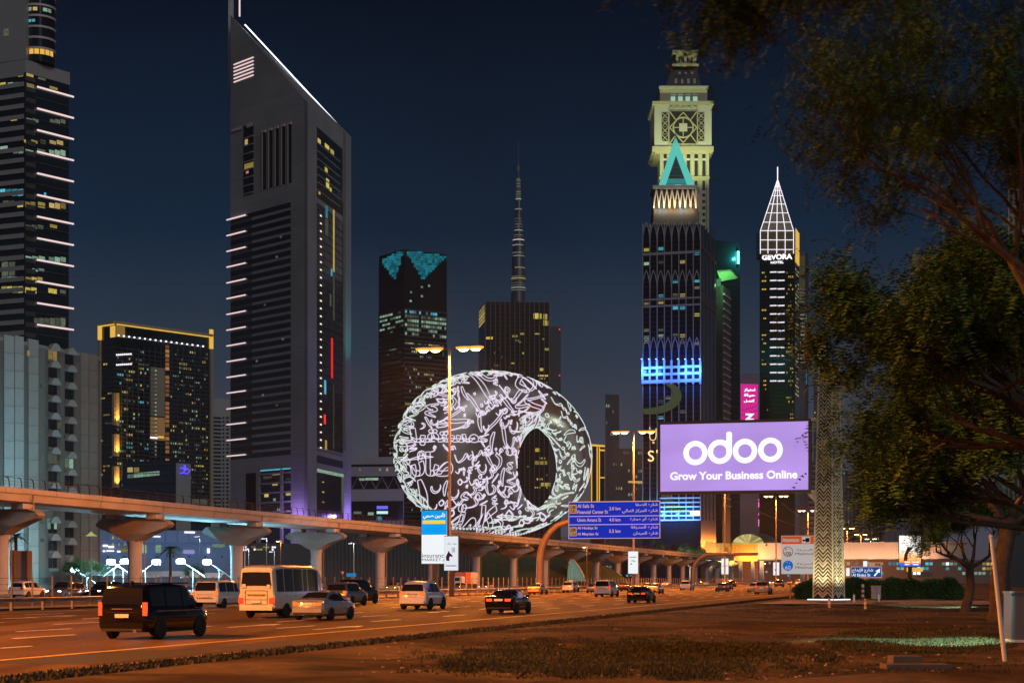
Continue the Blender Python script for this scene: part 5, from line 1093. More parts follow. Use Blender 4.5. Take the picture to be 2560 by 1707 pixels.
for f_ in range(4):
    rotz = f_ * math.pi / 2; Mr = Matrix.Rotation(rotz, 3, 'Z')
    z = .40; j = 0
    while z < hM - .9:
        w = mside(z); q = mside(z)
        # nested chevrons in two half-width columns, so that their tips form diamonds
        for col in (-1, 1): inst('chevron', cme, mst, Mr @ Vector((col * w * .5, -w - .005, z)), (0, 0, rotz), (w * .98, 1, 1.0))
        if j % 4 == 0: inst('chevron', cme, mst, Mr @ Vector((0, -w - .02, z + .62)), (R(0), R(180), rotz), (w * .8, 1, .9))
        z += .335; j += 1
    for sgn in (-1, 1):
        MB().add([Mr @ Vector(p) for p in ((sgn * hb - .05, -hb, .35), (sgn * hb + .05, -hb, .35), (sgn * hb + .05, -hb + .1, .35), (sgn * hb - .05, -hb + .1, .35), (sgn * ht - .05, -ht, hM), (sgn * ht + .05, -ht, hM), (sgn * ht + .05, -ht + .1, hM), (sgn * ht - .05, -ht + .1, hM))], [(0, 1, 5, 4), (1, 2, 6, 5), (2, 3, 7, 6), (3, 0, 4, 7), (4, 5, 6, 7)]).build('corner_trim', M_SCR, mst) if sgn == 1 else None
MB().box(-1.35, 1.35, -1.35, 1.35, .22, .36).build('base_plate', M_STEEL, mst); MB().box(-1.7, 1.7, -1.7, 1.7, 0, .22).build('plinth', M_CONC, mst)
G_LED = glow('base_led', (.75, .9, 1), 2.2)
for f_ in range(4):
    Mr = Matrix.Rotation(f_ * math.pi / 2, 3, 'Z'); piece('led_strip', G_LED, mst, Mr @ Vector((0, -1.38, .31)), (2.6, .05, .07), f_ * math.pi / 2)
    if f_ in (0, 1, 3):
        p = Mr @ Vector((0, -3.0, .3)); lamp('uplight', 'SPOT', mst, p, 1150, (1, .88, .55), .1, aim(p, Mr @ Vector((0, -.75, 6))), 85, .9)
for z in (bb.z(1233) + .1, bb.z(1052)):
    arm_ = MB().box(-1.6, 0, -.25, .25, z - .12, z + .12).xf(Matrix.Rotation(R(43) + ROADROT, 4, 'Z')).build('bracket', M_SCR, mst)
br_ = MB().slab([(-1.9, bb.z(1236)), (-.3, bb.z(1236)), (-.3, bb.z(1285))], -.12, .12).xf(Matrix.Rotation(R(43) + ROADROT, 4, 'Z')).build('gusset', M_SCR, mst)
# ------------------------------------------------------------------ blue gantry sign on a curved pole
G_SB = glow('sign_blue', (.008, .026, .42), 1.0); G_ST = glow('sign_white', (1.0, .62, .60), .62); M_SBK = mat('sign_back', (.2, .2, .2), .5, .6); G_SY = glow('sign_amber', (1, .55, .22), .5); M_SN = mat('shield_black', (.03, .05, .05), .5)  # sign faces glow in place of headlight thrown back by the sheeting
gs = Board('gantry_sign', 'large blue overhead road sign with white street names on a curved pole', 'road sign', 258, 1422, 1650, 1253, 1345)
gs.rect('panel', 1421, 1651, 1252, 1346, M_SBK, .12, .1); gs.rect('border', 1421.5, 1650.5, 1252.5, 1345.5, G_ST, .0, .02)
for y0, y1 in ((1254.2, 1288.5), (1290.3, 1309.5), (1311.3, 1344)): gs.rect('sign_field', 1423, 1649, y0, y1, G_SB, -.02, .03)
for y, tE, tA, x1, a0 in ((1263.5, 'Al Safa St', 'شارع الصفا', 1486, 1590), (1278.5, 'Financial Center St', 'شارع المركز المالي', 1521, 1556), (1298.5, 'Umm Amara St', 'شارع أم عمارة', 1504, 1576), (1319.5, 'Al Hadiqa St', 'شارع الحديقة', 1495, 1578), (1334.5, 'Al Meydan St', 'شارع الميدان', 1497, 1584)):
    gs.text('lettering', tE, 1444, x1, y - 4.4, y + 4.4, G_ST, -.06, .012); gs.text('lettering', arabic(tA), a0, 1645, y - 6, y + 5, G_ST, -.06, .012)
for y, t_ in ((1270.5, '2.0 km'), (1298.5, '4.0 km'), (1327, '5.5 km')): gs.text('lettering', t_, 1524, 1552, y - 4.2, y + 4.2, G_ST, -.06, .012)
for y, t_ in ((1271, '71'), (1327.5, '69')):
    gs.rect('route_shield', 1424.5, 1442, y - 11, y + 11, G_SY, -.05, .02); gs.rect('shield_field', 1426.5, 1440, y - 8.5, y + 9, M_SN, -.07, .02); gs.text('lettering', t_, 1428, 1439, y - 1, y + 7.5, G_SY, -.1, .02); gs.text('lettering', 'D', 1428.5, 1432, y - 7.5, y - 3, G_SY, -.1)
M_GP = mat('gantry_paint', (.30, .19, .13), .5, .2, var=.1, scale=1)
pth = []
for px, py in ((1346, 1458), (1346, 1430), (1347, 1395), (1350, 1372), (1358, 1350), (1372, 1328), (1392, 1311), (1415, 1303), (1440, 1299)): pth.append((gs.x(px), .55, gs.z(py)))
pth[0] = (pth[0][0], .55, 0.0)
MB().tube(pth, [.62, .60, .58, .56, .54, .5, .47, .44, .42], 16).build('curved_pole', M_GP, gs.root, 60); MB().tube([(gs.x(1436), .55, gs.z(1299)), (gs.x(1648), .55, gs.z(1299))], .28, 12).build('beam', M_GP, gs.root, 60)
# far gantry, curved pole only partly seen against the station
fg = Board('far_gantry', 'brown curved overhead sign gantry in front of the golden station wall', 'gantry', 415, 1730, 1895, 1380, 1395)
MB().tube([(fg.x(px), 0, max(0, fg.z(py))) for px, py in ((1733, 1500), (1733, 1420), (1738, 1408), (1750, 1394), (1764, 1386.5), (1790, 1384.5), (1895, 1384.5))], [.5, .48, .46, .44, .42, .4, .36], 12).build('curved_pole', M_GP, fg.root, 60)
# ------------------------------------------------------------------ light boxes and roadside signs
M_BX = mat('lightbox_frame', (.22, .17, .15), .5, .4)
def lightbox(label, d, px0, px1, py0, py1, m, fr=2.0):
    b = Board('advertising_lightbox', label, 'lightbox', d, px0, px1, py0, py1, 'roadside advertising lightboxes'); b.rect('cabinet', px0 - fr * .4, px1 + fr, py0 - fr, py1 + fr * .6, M_BX, .5, .42); b.rect('face', px0, px1, py0, py1, m, .06, .05)
    pw = (px1 - px0) * .16; zb = b.z(py1)
    MB().box(-.28, .28, .1, .5, 0, zb).build('post', M_BX, b.root); return b
G_LB = glow('lightbox_white', (.93, .97, 1.0), .95, sample=True); G_AQ = glow('lightbox_blue', (0.0, .36, .90), .95, sample=True); G_OR = glow('lightbox_orange', (1, .60, .10), 1.0); G_INK = mat('ad_ink', (.03, .06, .10), .6); M_PUR = mat('ad_purple', (.10, .03, .16), .6)
lb = lightbox('tall blue and white insurance advertisement lightbox below the ring building', 212, 1054, 1117, 1276, 1408, G_LB, 3)
lb.rect('blue_field', 1054, 1117, 1276, 1336, G_AQ, .0, .03); lb.rect('orange_strip', 1057, 1113.5, 1300, 1309, G_OR, -.04, .03)
lb.text('lettering', arabic('تأمين صحي'), 1058, 1113, 1281, 1297, G_SW, -.05, .02); lb.text('lettering', 'insurance', 1056, 1118, 1383, 1393, mat('ad_grey', (.12, .2, .26), .6), -.05); lb.text('lettering', 'MARKET.ae', 1056, 1118, 1395, 1402, MATS['ad_grey'], -.05)
lb2 = lightbox('pale advertisement lightbox with a purple horse emblem, overlapping the insurance one', 203, 1110.5, 1145, 1340, 1425, glow('lightbox_pale', (.82, .86, .92), .95), 1.6)
lb2.text('lettering', arabic('وقف الأب'), 1114, 1141, 1356, 1361, G_INK, -.05)
hs = [(1116, 1401), (1115, 1391), (1118, 1384), (1121, 1378), (1123, 1376), (1124, 1381), (1130, 1386), (1132, 1391), (1129, 1391), (1126, 1389), (1123, 1394), (1124, 1401)]
MB().slab([(lb2.x(x), lb2.z(y)) for x, y in reversed(hs)], -.04, -.0).build('horse_emblem', M_PUR, lb2.root)
for x in (1130, 1133, 1136): lb2.rect('emblem_stroke', x, x + 1, 1368, 1380, G_INK, -.0, .03)
lb2.rect('small_print', 1114, 1141, 1412.5, 1414.5, MATS['ad_grey'], -.0, .02)
lb3 = lightbox('white lightbox with small dark emblem under the blue road sign', 340, 1570.5, 1595, 1377.5, 1433, G_LB, 1.2); lb3.text('lettering', 'Mx', 1579, 1589, 1399, 1404, G_INK, -.05); lb3.rect('small_print', 1574, 1591, 1391, 1392.5, G_INK, -.0, .02); lb3.disc('emblem_dot', 1578, 1409, .15, M_PUR, -.05)
lb4 = lightbox('blank white lightbox in front of the golden station wall', 473, 1803.5, 1821, 1395.5, 1434.5, G_LB, .9); lb4.rect('small_print', 1806, 1819, 1413, 1414.5, MATS['ad_grey'], -.0, .02)
lb5 = lightbox('narrow white lightbox with a purple mark just left of the speed sign', 606, 1933, 1948, 1405, 1437, G_LB, .8); lb5.disc('emblem_dot', 1939.5, 1424, .4, M_PUR, -.05)
lightbox('small pale lightbox just right of the patterned mast', 640, 2115, 2124, 1419, 1439, G_LB, .6); lightbox('tiny white lightbox above the blue street sign', 760, 2158, 2168, 1402, 1415, G_LB, .6)
# bright picture screen
ps = Board('picture_screen', 'bright upright advertising screen with a warm picture, left of the trees', 'screen', 420, 2248, 2302, 1338, 1415)
ps.rect('cabinet', 2246, 2304, 1336, 1417, M_DARK, .6, .5)
pm_ = bpy.data.materials.new('screen_picture'); pm_.use_nodes = True; nt = pm_.node_tree; pb = nt.nodes['Principled BSDF']; pb.inputs['Base Color'].default_value = (.02, .02, .02, 1)
tcn = nt.nodes.new('ShaderNodeTexCoord'); spx = nt.nodes.new('ShaderNodeSeparateXYZ'); rp_ = nt.nodes.new('ShaderNodeValToRGB'); nz_ = nt.nodes.new('ShaderNodeTexNoise'); nz_.inputs['Scale'].default_value = 3.5; ad = nt.nodes.new('ShaderNodeMath'); ad.operation = 'MULTIPLY_ADD'; ad.inputs[1].default_value = .35
nt.links.new(tcn.outputs['Generated'], nz_.inputs['Vector']); nt.links.new(tcn.outputs['Generated'], spx.inputs[0]); nt.links.new(nz_.outputs[0], ad.inputs[0]); nt.links.new(spx.outputs['Z'], ad.inputs[2]); nt.links.new(ad.outputs[0], rp_.inputs[0])
el = rp_.color_ramp.elements; el[0].position = .16; el[0].color = (.02, .10, .6, 1); el[1].position = 1.0; el[1].color = (1, .95, .9, 1)
for p_, c_ in ((.27, (.03, .12, .6, 1)), (.30, (.75, .22, .03, 1)), (.42, (1, .42, .10, 1)), (.6, (1, .82, .6, 1)), (.75, (1, .97, .9, 1))): q_ = el.new(p_); q_.color = c_
nt.links.new(rp_.outputs[0], pb.inputs['Emission Color']); pb.inputs['Emission Strength'].default_value = 1.25
ps.rect('screen', 2248, 2302, 1338, 1415, pm_, .06, .05)
MB().slab([(ps.x(x), ps.z(y)) for x, y in reversed(((2259, 1401), (2261, 1385), (2266, 1374), (2269, 1366), (2271, 1368), (2278, 1368), (2281, 1364), (2282, 1370), (2275, 1376), (2270, 1384), (2268, 1401)))], -.02, .0).build('picture_figure', mat('figure_brown', (.18, .06, .02), .6), ps.root)
ps.text('lettering', 'BEYOND LIMITS', 2262, 2297, 1402, 1406, G_SW, -.02) if 0 else [ps.rect('caption_line', x0, x1, y, y + 2.6, G_SW, -.0, .02) for x0, x1, y in ((2262, 2274, 1403), (2280, 2298, 1403), (2262, 2272, 1409), (2282, 2296, 1409))]
MB().box(-.5, .5, .1, .5, 0, ps.z(1417)).build('post', M_DARK, ps.root)
# speed limit board
M_WS = mat('sign_sheet_white', (.80, .78, .76), .5); G_WS = glow('sign_glow_white', (.95, .84, .80), .48); G_OS = glow('sign_glow_orange', (.80, .12, .03), .6); G_BS = glow('sign_glow_blue', (.01, .17, .62), .7); G_RS = glow('sign_glow_red', (.6, .16, .10), .5); M_OS = mat('sign_sheet_orange', (.75, .13, .03), .5); M_INK = mat('sign_ink', (.03, .025, .02), .6); M_BS = mat('sign_sheet_blue', (.01, .16, .62), .5); M_RS = mat('sign_sheet_red', (.55, .12, .08), .5)  # glowing sheets imitate reflected headlight; the board has no lamp inside
sp = Board('speed_sign', 'white speed limit board with orange Attention header, left of the patterned mast', 'road sign', 172, 1953, 2090, 1338, 1434)
sp.rect('panel', 1953, 2090, 1338, 1434, G_WS, .08, .06); sp.rect('header', 1954, 2089, 1339, 1359, G_OS, .0, .02); sp.text('lettering', 'Attention', 1956, 1998, 1343.5, 1354, G_WS, -.03, .01); sp.rect('camera_icon_field', 2005, 2026, 1341, 1357, G_WS, -.02, .02)
MB().slab([(sp.x(x), sp.z(y)) for x, y in reversed(((2007, 1347), (2014, 1349), (2014, 1344), (2024, 1344), (2024, 1354), (2015, 1355), (2014, 1352), (2007, 1353)))], -.06, -.04).build('camera_icon', M_INK, sp.root)
sp.disc('limit_ring', 1970, 1378, .53, G_RS, -.03); sp.disc('limit_disc', 1970, 1378, .45, G_WS, -.04); sp.text('lettering', '100', 1962, 1978, 1378, 1388, M_INK, -.06, .01); sp.text('lettering', '\u0661\u0660\u0660', 1963, 1977, 1368, 1375, M_INK, -.06)
sp.disc('limit_disc', 1970, 1413, .53, G_BS, -.03); sp.text('lettering', '60', 1963, 1977, 1413, 1423, G_WS, -.06, .01); sp.text('lettering', '\u0666\u0660', 1965, 1975, 1403, 1410, G_WS, -.06)
for y0, t_, ta in ((1375, 'Maximum Speed', 'أقصى السرعة'), (1409.5, 'Minimum Speed', 'أدنى السرعة')): sp.text('lettering', t_, 1989, 2076, y0 + 5, y0 + 13, M_INK, -.03); sp.text('lettering', arabic(ta), 1992, 2070, y0 - 6, y0 + 3, M_INK, -.03)
for x in (1975, 2070): MB().box(sp.x(x) - .06, sp.x(x) + .06, .03, .15, 0, sp.z(1434)).build('post', M_STEEL, sp.root)
# street name sign
sn = Board('street_sign', 'small blue street name sign with an arrow above the hedge', 'road sign', 190, 2128, 2204, 1416, 1443)
G_SNB = glow('street_sign_blue', (.02, .16, .62), .42); sn.rect('panel', 2127.5, 2204.5, 1415.5, 1443.5, G_ST, .04, .05); sn.rect('sign_field', 2128.7, 2203.3, 1416.7, 1442.3, G_SNB, -.02, .03)
sn.text('lettering', 'Al Ebdaa St', 2131, 2176, 1433, 1440, G_LB, -.06, .01); sn.text('lettering', arabic('شارع الإبداع'), 2131, 2183, 1420, 1431, G_LB, -.06, .01)
MB().slab([(sn.x(x), sn.z(y)) for x, y in reversed(((2184, 1438), (2193, 1428), (2188, 1427), (2200, 1420), (2200, 1431), (2196, 1430), (2188, 1440)))], -.08, -.05).build('arrow', G_LB, sn.root)
for x in (2140, 2192): MB().box(sn.x(x) - .05, sn.x(x) + .05, .04, .14, 0, sn.z(1443)).build('post', M_STEEL, sn.root)
kb = Board('exit_plate', 'small pale plate numbered 52 just above the blue street sign', 'road sign', 230, 2172, 2203, 1405, 1415); kb.rect('panel', 2172, 2203, 1405, 1415, M_WS, .04, .05); kb.text('lettering', '52', 2188, 2201, 1407, 1413.5, M_INK, -.03, .01); MB().box(-.05, .05, .04, .14, 0, kb.z(1415)).build('post', M_STEEL, kb.root)
# ------------------------------------------------------------------ metro station and footbridge
M_GW = mat('gold_cladding', (.58, .36, .12), .42, .35, var=.1, scale=.4)
st = Board('metro_station', 'golden ribbed station hall with a glowing shell-shaped roof end', 'station', 965, 1763, 1896, 1352, 1402)
MB().box(st.x(1763), st.x(1896), .6, 24, st.z(1402), st.z(1356)).build('hall', M_DGREY, st.root)
for r0, r1 in ((1357, 1381), (1388, 1402)):
    for k in range(14):
        x0 = 1764 + k * 9.4; st.rect('gold_panel', x0, x0 + 8.9, r0 - (5 if k < 2 and r0 < 1370 else 0), r1, M_GW, .5, .5)
st.rect('ledge', 1763, 1896, 1381.5, 1387.5, M_DARK, .3, .5)
for k in range(5): p = (st.x(1772 + k * 28), -11, st.z(1408)); lamp('wall_fill', 'SPOT', st.root, p, 13000, (1, .5, .08), .6, aim(p, (st.x(1772 + k * 28), .3, st.z(1368))), 120, .8)
xc, wz = st.x(1872), st.z(1360); aS, hS = st.x(1911) - st.x(1834), st.z(1336) - st.z(1361)
mb = MB(); nS = 20
for j, (yy, sc) in enumerate(((-3, 1.0), (6, 1.14), (18, 1.2), (34, .9), (48, .3))):
    mb.v += [(xc + (j * 1.6) + aS / 2 * 1.12 * sc * math.cos(math.pi * i / nS), yy, wz - 1 + hS * 1.12 * sc * math.sin(math.pi * i / nS)) for i in range(nS + 1)]
mb.f = [(j * (nS + 1) + i, j * (nS + 1) + i + 1, (j + 1) * (nS + 1) + i + 1, (j + 1) * (nS + 1) + i) for j in range(4) for i in range(nS)]
mb.build('roof_shell', mat('shell_metal', (.22, .21, .20), .4, .6), st.root, 60)
G_FAN = glow('fan_window', (1, .85, .30), .62, .25)
for k in range(12):
    a0, a1 = math.pi * (k + .06) / 12, math.pi * (k + .94) / 12
    MB().add([(xc + aS * .06 * math.cos(a0), -2.5, wz + .2), (xc + aS * .06 * math.cos(a1), -2.5, wz + .2), (xc + aS / 2 * math.cos(a1), -2.5, wz + hS * math.sin(a1)), (xc + aS / 2 * math.cos(a0), -2.5, wz + hS * math.sin(a0))], [(0, 1, 2, 3)]).build('fan_pane', G_FAN, st.root)
for x in (1775, 1800, 1826, 1850, 1880): MB().box(st.x(x) - 1, st.x(x) + 1, 3, 5, 0, st.z(1402)).build('column', M_GIRD, st.root)
fb = Board('footbridge', 'long beige enclosed footbridge crossing the road beyond the patterned mast', 'footbridge', 950, 1896, 2420, 1357, 1399)
for k in range(9):
    x0 = 1896 + k * 58.2; fb.rect('wall_panel', x0, x0 + 57.8, 1358, 1397, mat('bridge_panel', (.50, .40, .33), .7, var=.05, scale=.5), .2, 5); fb.rect('roof_edge', x0, x0 + 58, 1355.5, 1358, M_CONC, -.1, 6)
fb.rect('soffit', 1896, 2420, 1397, 1401, M_DARK, .3, 5)
for x in (1906, 2010, 2240, 2330): MB().box(fb.x(x) - 1.1, fb.x(x) + 1.1, -3.5, -1.5, 0, fb.z(1400)).build('pier', M_GIRD, fb.root)
for k in range(7):
    p = (fb.x(1920 + k * 66), -14, fb.z(1408)); lamp('wall_fill', 'SPOT', fb.root, p, 11000, (1, .52, .30), .6, aim(p, (p[0], 0, fb.z(1376))), 140, .9)  # added spots, only there to brighten the bridge wall
    MB().tube([(p[0], -5, fb.z(1404)), (p[0], -13.6, fb.z(1409))], .12, 6).build('fill_bracket', M_STEEL, fb.root)  # brackets added to carry those spots
# thin cables crossing under the billboard
for k, (a, b) in enumerate((((1893, 1277), (2035, 1327)), ((1955, 1257), (2035, 1312)))):
    pa, pb2 = Wp(a[0], a[1], 330), Wp(b[0], b[1], 330); c = MB().tube([pa.lerp(pb2, j / 8) - Vector((0, 0, .25 * math.sin(math.pi * j / 8))) for j in range(9)], .06, 5).build('cable', M_POLE); tag(c, ['lower slanting cable under the purple billboard', 'upper slanting cable under the purple billboard'][k], 'cable', 'slanting cables under the billboard')
# ------------------------------------------------------------------ vehicles
M_CH = mat('chrome_trim', (.6, .6, .62), .2, .9); M_PL = mat('number_plate', (.75, .75, .74), .5); M_UND = mat('underbody', (.02, .02, .02), .8)
G_TAIL = glow('tail_lamp', (1.0, .055, .012), 1.5); G_TAIL2 = glow('tail_lamp_amber', (1.0, .16, .02), 1.4); G_TOFF = mat('lamp_red_plastic', (.35, .02, .02), .25); G_HEAD = glow('head_lamp', (.72, .82, 1.0), 26.0); G_HOFF = mat('lamp_clear_plastic', (.5, .5, .5), .15)
def paint(name, col, metal=.3): return mat('paint_' + name, col, .22, metal, coat=1.0)
PAINT = {'black': mat('paint_black', (.005, .005, .007), .12, 0, coat=.35, spec=.25), 'white': paint('white', (.72, .71, .70), 0), 'silver': paint('silver', (.46, .48, .49), .55), 'grey': paint('grey', (.20, .21, .23), .5), 'taxi': paint('taxi', (.55, .40, .14), .1), 'darkred': paint('dark_red', (.10, .015, .012)), 'cream': paint('cream', (.70, .66, .55), 0), 'blue': paint('blue', (.10, .16, .30))}
# stations: y from rear, sill z, belt z, roof z, half width, roof half width
SHAPES = {
 'sedan': dict(L=4.85, st=[(0, .42, .86, .90, .78, .66), (.10, .27, 1.0, 1.03, .88, .74), (.35, .22, 1.04, 1.08, .91, .76), (.85, .2, 1.02, 1.10, .92, .72), (1.55, .2, .99, 1.40, .92, .60), (2.2, .2, .97, 1.46, .92, .60), (2.85, .2, .96, 1.42, .92, .60), (3.72, .2, .96, 1.02, .91, .70), (4.45, .22, .82, .86, .88, .70), (4.75, .26, .70, .73, .80, .6), (4.85, .36, .62, .64, .66, .5)],
   side=[(.98, 1.60), (1.66, 2.42), (2.50, 3.42)], rear=((.92, 1.13, .66), (1.50, 1.38, .54)), wind=((3.64, 1.06, .66), (2.95, 1.39, .54)), wb=(.98, 3.82), wr=.33, tail=(-.02, .84, .55, .34, .15), plate=(.0, .84), head=(4.62, .68, .6)),
 'suv': dict(L=4.95, st=[(0, .5, 1.0, 1.03, .84, .72), (.08, .34, 1.12, 1.16, .93, .78), (.22, .3, 1.14, 1.62, .96, .72), (.55, .28, 1.14, 1.80, .97, .70), (1.4, .27, 1.13, 1.87, .97, .71), (2.6, .27, 1.12, 1.86, .97, .71), (3.0, .27, 1.12, 1.80, .97, .70), (3.72, .27, 1.12, 1.20, .96, .78), (4.6, .3, 1.03, 1.07, .94, .78), (4.85, .34, .92, .95, .88, .7), (4.95, .42, .82, .84, .76, .6)],
   side=[(.5, 1.25), (1.34, 2.2), (2.28, 3.35)], rear=((.09, 1.20, .76), (.20, 1.56, .69), (.25, 1.64, .64)), wind=((3.62, 1.22, .74), (3.08, 1.76, .63)), wb=(1.0, 3.88), wr=.40, tail=(-.03, 1.08, .68, .26, .22), plate=(-.02, .92), head=(4.78, .9, .66)),
 'van': dict(L=5.15, st=[(0, .4, 1.05, 1.09, .86, .76), (.06, .3, 1.1, 1.5, .94, .78), (.2, .26, 1.1, 1.82, .96, .78), (.6, .24, 1.1, 1.91, .965, .78), (2.2, .24, 1.1, 1.93, .965, .78), (3.4, .24, 1.08, 1.88, .96, .76), (3.7, .24, 1.07, 1.72, .95, .72), (4.35, .25, 1.05, 1.14, .93, .74), (4.85, .28, .95, .99, .9, .72), (5.08, .32, .82, .85, .82, .6), (5.15, .42, .7, .72, .7, .5)],
   side=[(.35, 1.45), (1.55, 2.75), (2.85, 3.9)], rear=((.015, 1.18, .80), (.06, 1.50, .75), (.165, 1.75, .70)), wind=((4.28, 1.17, .70), (3.66, 1.74, .64)), wb=(1.0, 4.2), wr=.35, tail=(-.01, 1.06, .84, .12, .46), plate=(-.04, .82), head=(4.98, .86, .66)),
 'bus': dict(L=7.2, st=[(0, .55, 1.25, 2.50, .96, .84), (.08, .45, 1.28, 2.62, 1.03, .86), (.4, .42, 1.3, 2.72, 1.05, .88), (1.2, .4, 1.3, 2.78, 1.06, .89), (5.6, .4, 1.3, 2.76, 1.06, .89), (6.4, .4, 1.3, 2.62, 1.05, .88), (6.95, .42, 1.25, 2.2, 1.03, .86), (7.15, .45, 1.2, 1.4, .98, .84), (7.2, .55, 1.1, 1.14, .9, .8)],
   side=[(.4, 1.32), (1.42, 2.62), (2.7, 3.9), (4.05, 4.6), (4.75, 6.2)], rear=((-.005, 1.66, .84), (-.004, 2.36, .76)), wind=((7.12, 1.45, .8), (6.9, 2.3, .74)), wb=(1.55, 5.55), wr=.39, tail=(-.03, .92, .84, .26, .3), plate=(-.06, .86), head=(7.1, .85, .8)),
}
WHEELS = {}
def wheel_meshes(r):
    if r not in WHEELS:
        Mx = Matrix.Rotation(R(90), 4, 'Y')
        ty = MB().lathe([(r * .62, -.11), (r * .93, -.115), (r, -.08), (r, .08), (r * .93, .115), (r * .62, .11)], 24).xf(Mx).mesh('tyre', M_BLACK, 50)
        rm = MB().lathe([(r * .64, -.10), (r * .60, -.04), (r * .60, .04), (r * .64, .10)], 20)
        rm.lathe([(.001, .085), (.05, .085), (.06, .05)], 10)
        for k in range(6):
            a = k * math.pi / 3; q = MB().box(.03, r * .62, -.035, .035, .045, .08).xf(Matrix.Rotation(a, 4, 'Z')); rm.add(q.v, q.f)
            q = MB().box(.03, r * .62, -.035, .035, -.08, -.045).xf(Matrix.Rotation(a, 4, 'Z')); rm.add(q.v, q.f)
        rm.xf(Mx); WHEELS[r] = (ty, rm.mesh('rim', mat('alloy_rim', (.55, .55, .56), .3, .7), 40))
    return WHEELS[r]
VM = {}
def sec(st, y):
    for a, b in zip(st, st[1:]):
        if a[0] <= y <= b[0]:
            f_ = (y - a[0]) / (b[0] - a[0]) if b[0] > a[0] else 0; return [a[i] + (b[i] - a[i]) * f_ for i in range(6)]
    return list(st[-1] if y > st[-1][0] else st[0])
def prof_pts(q):
    y, zb, ze, zr, w, wr_ = q; low = zr - ze < .16
    return [(w * .84, zb), (w * .97, zb + .10), (w, zb + (ze - zb) * .5), (w * .985, ze - .06), (w * .955, ze), (wr_ + (.02 if not low else .06), zr - min(.10, (zr - ze) * .4)), (wr_ * .86, zr), (0, zr + .02)]
def body_mesh(kind, m, y0=0.0):
    S = SHAPES[kind]; st = S['st']; ys = []
    for a, b in zip(st, st[1:]):
        n = max(1, int((b[0] - a[0]) / .35)); ys += [a[0] + (b[0] - a[0]) * k / n for k in range(n)]
    ys.append(st[-1][0]); mb = MB(); rows = []
    for y in ys:
        P_ = prof_pts(sec(st, y)); rows.append([(-x, y, z) for x, z in P_] + [(x, y, z) for x, z in reversed(P_[:-1])])
    n = len(rows[0]); mb.v = [p for r_ in rows for p in r_]
    mb.f = [(i * n + j, (i + 1) * n + j, (i + 1) * n + (j + 1) % n, i * n + (j + 1) % n) for i in range(len(rows) - 1) for j in range(n)]
    mb.f += [tuple(range(n)), tuple(range((len(rows) - 1) * n + n - 1, (len(rows) - 1) * n - 1, -1))]
    return mb.mesh('body', m, 32)
def side_glass(kind, ya, yb, sg):
    st = SHAPES[kind]['st']; mb = MB(); n = 6; v = []
    for k in range(n + 1):
        y = ya + (yb - ya) * k / n; P_ = prof_pts(sec(st, y)); a, b = Vector(P_[4]), Vector(P_[5])
        nrm = Vector((b.y - a.y, a.x - b.x)).normalized() * .014
        for f_ in (.06, .93): p = a.lerp(b, f_) + nrm; v.append((sg * p.x, y, p.y))
    mb.add(v, [(2 * k, 2 * k + 1, 2 * k + 3, 2 * k + 2) if sg > 0 else (2 * k, 2 * k + 2, 2 * k + 3, 2 * k + 1) for k in range(n)]); return mb
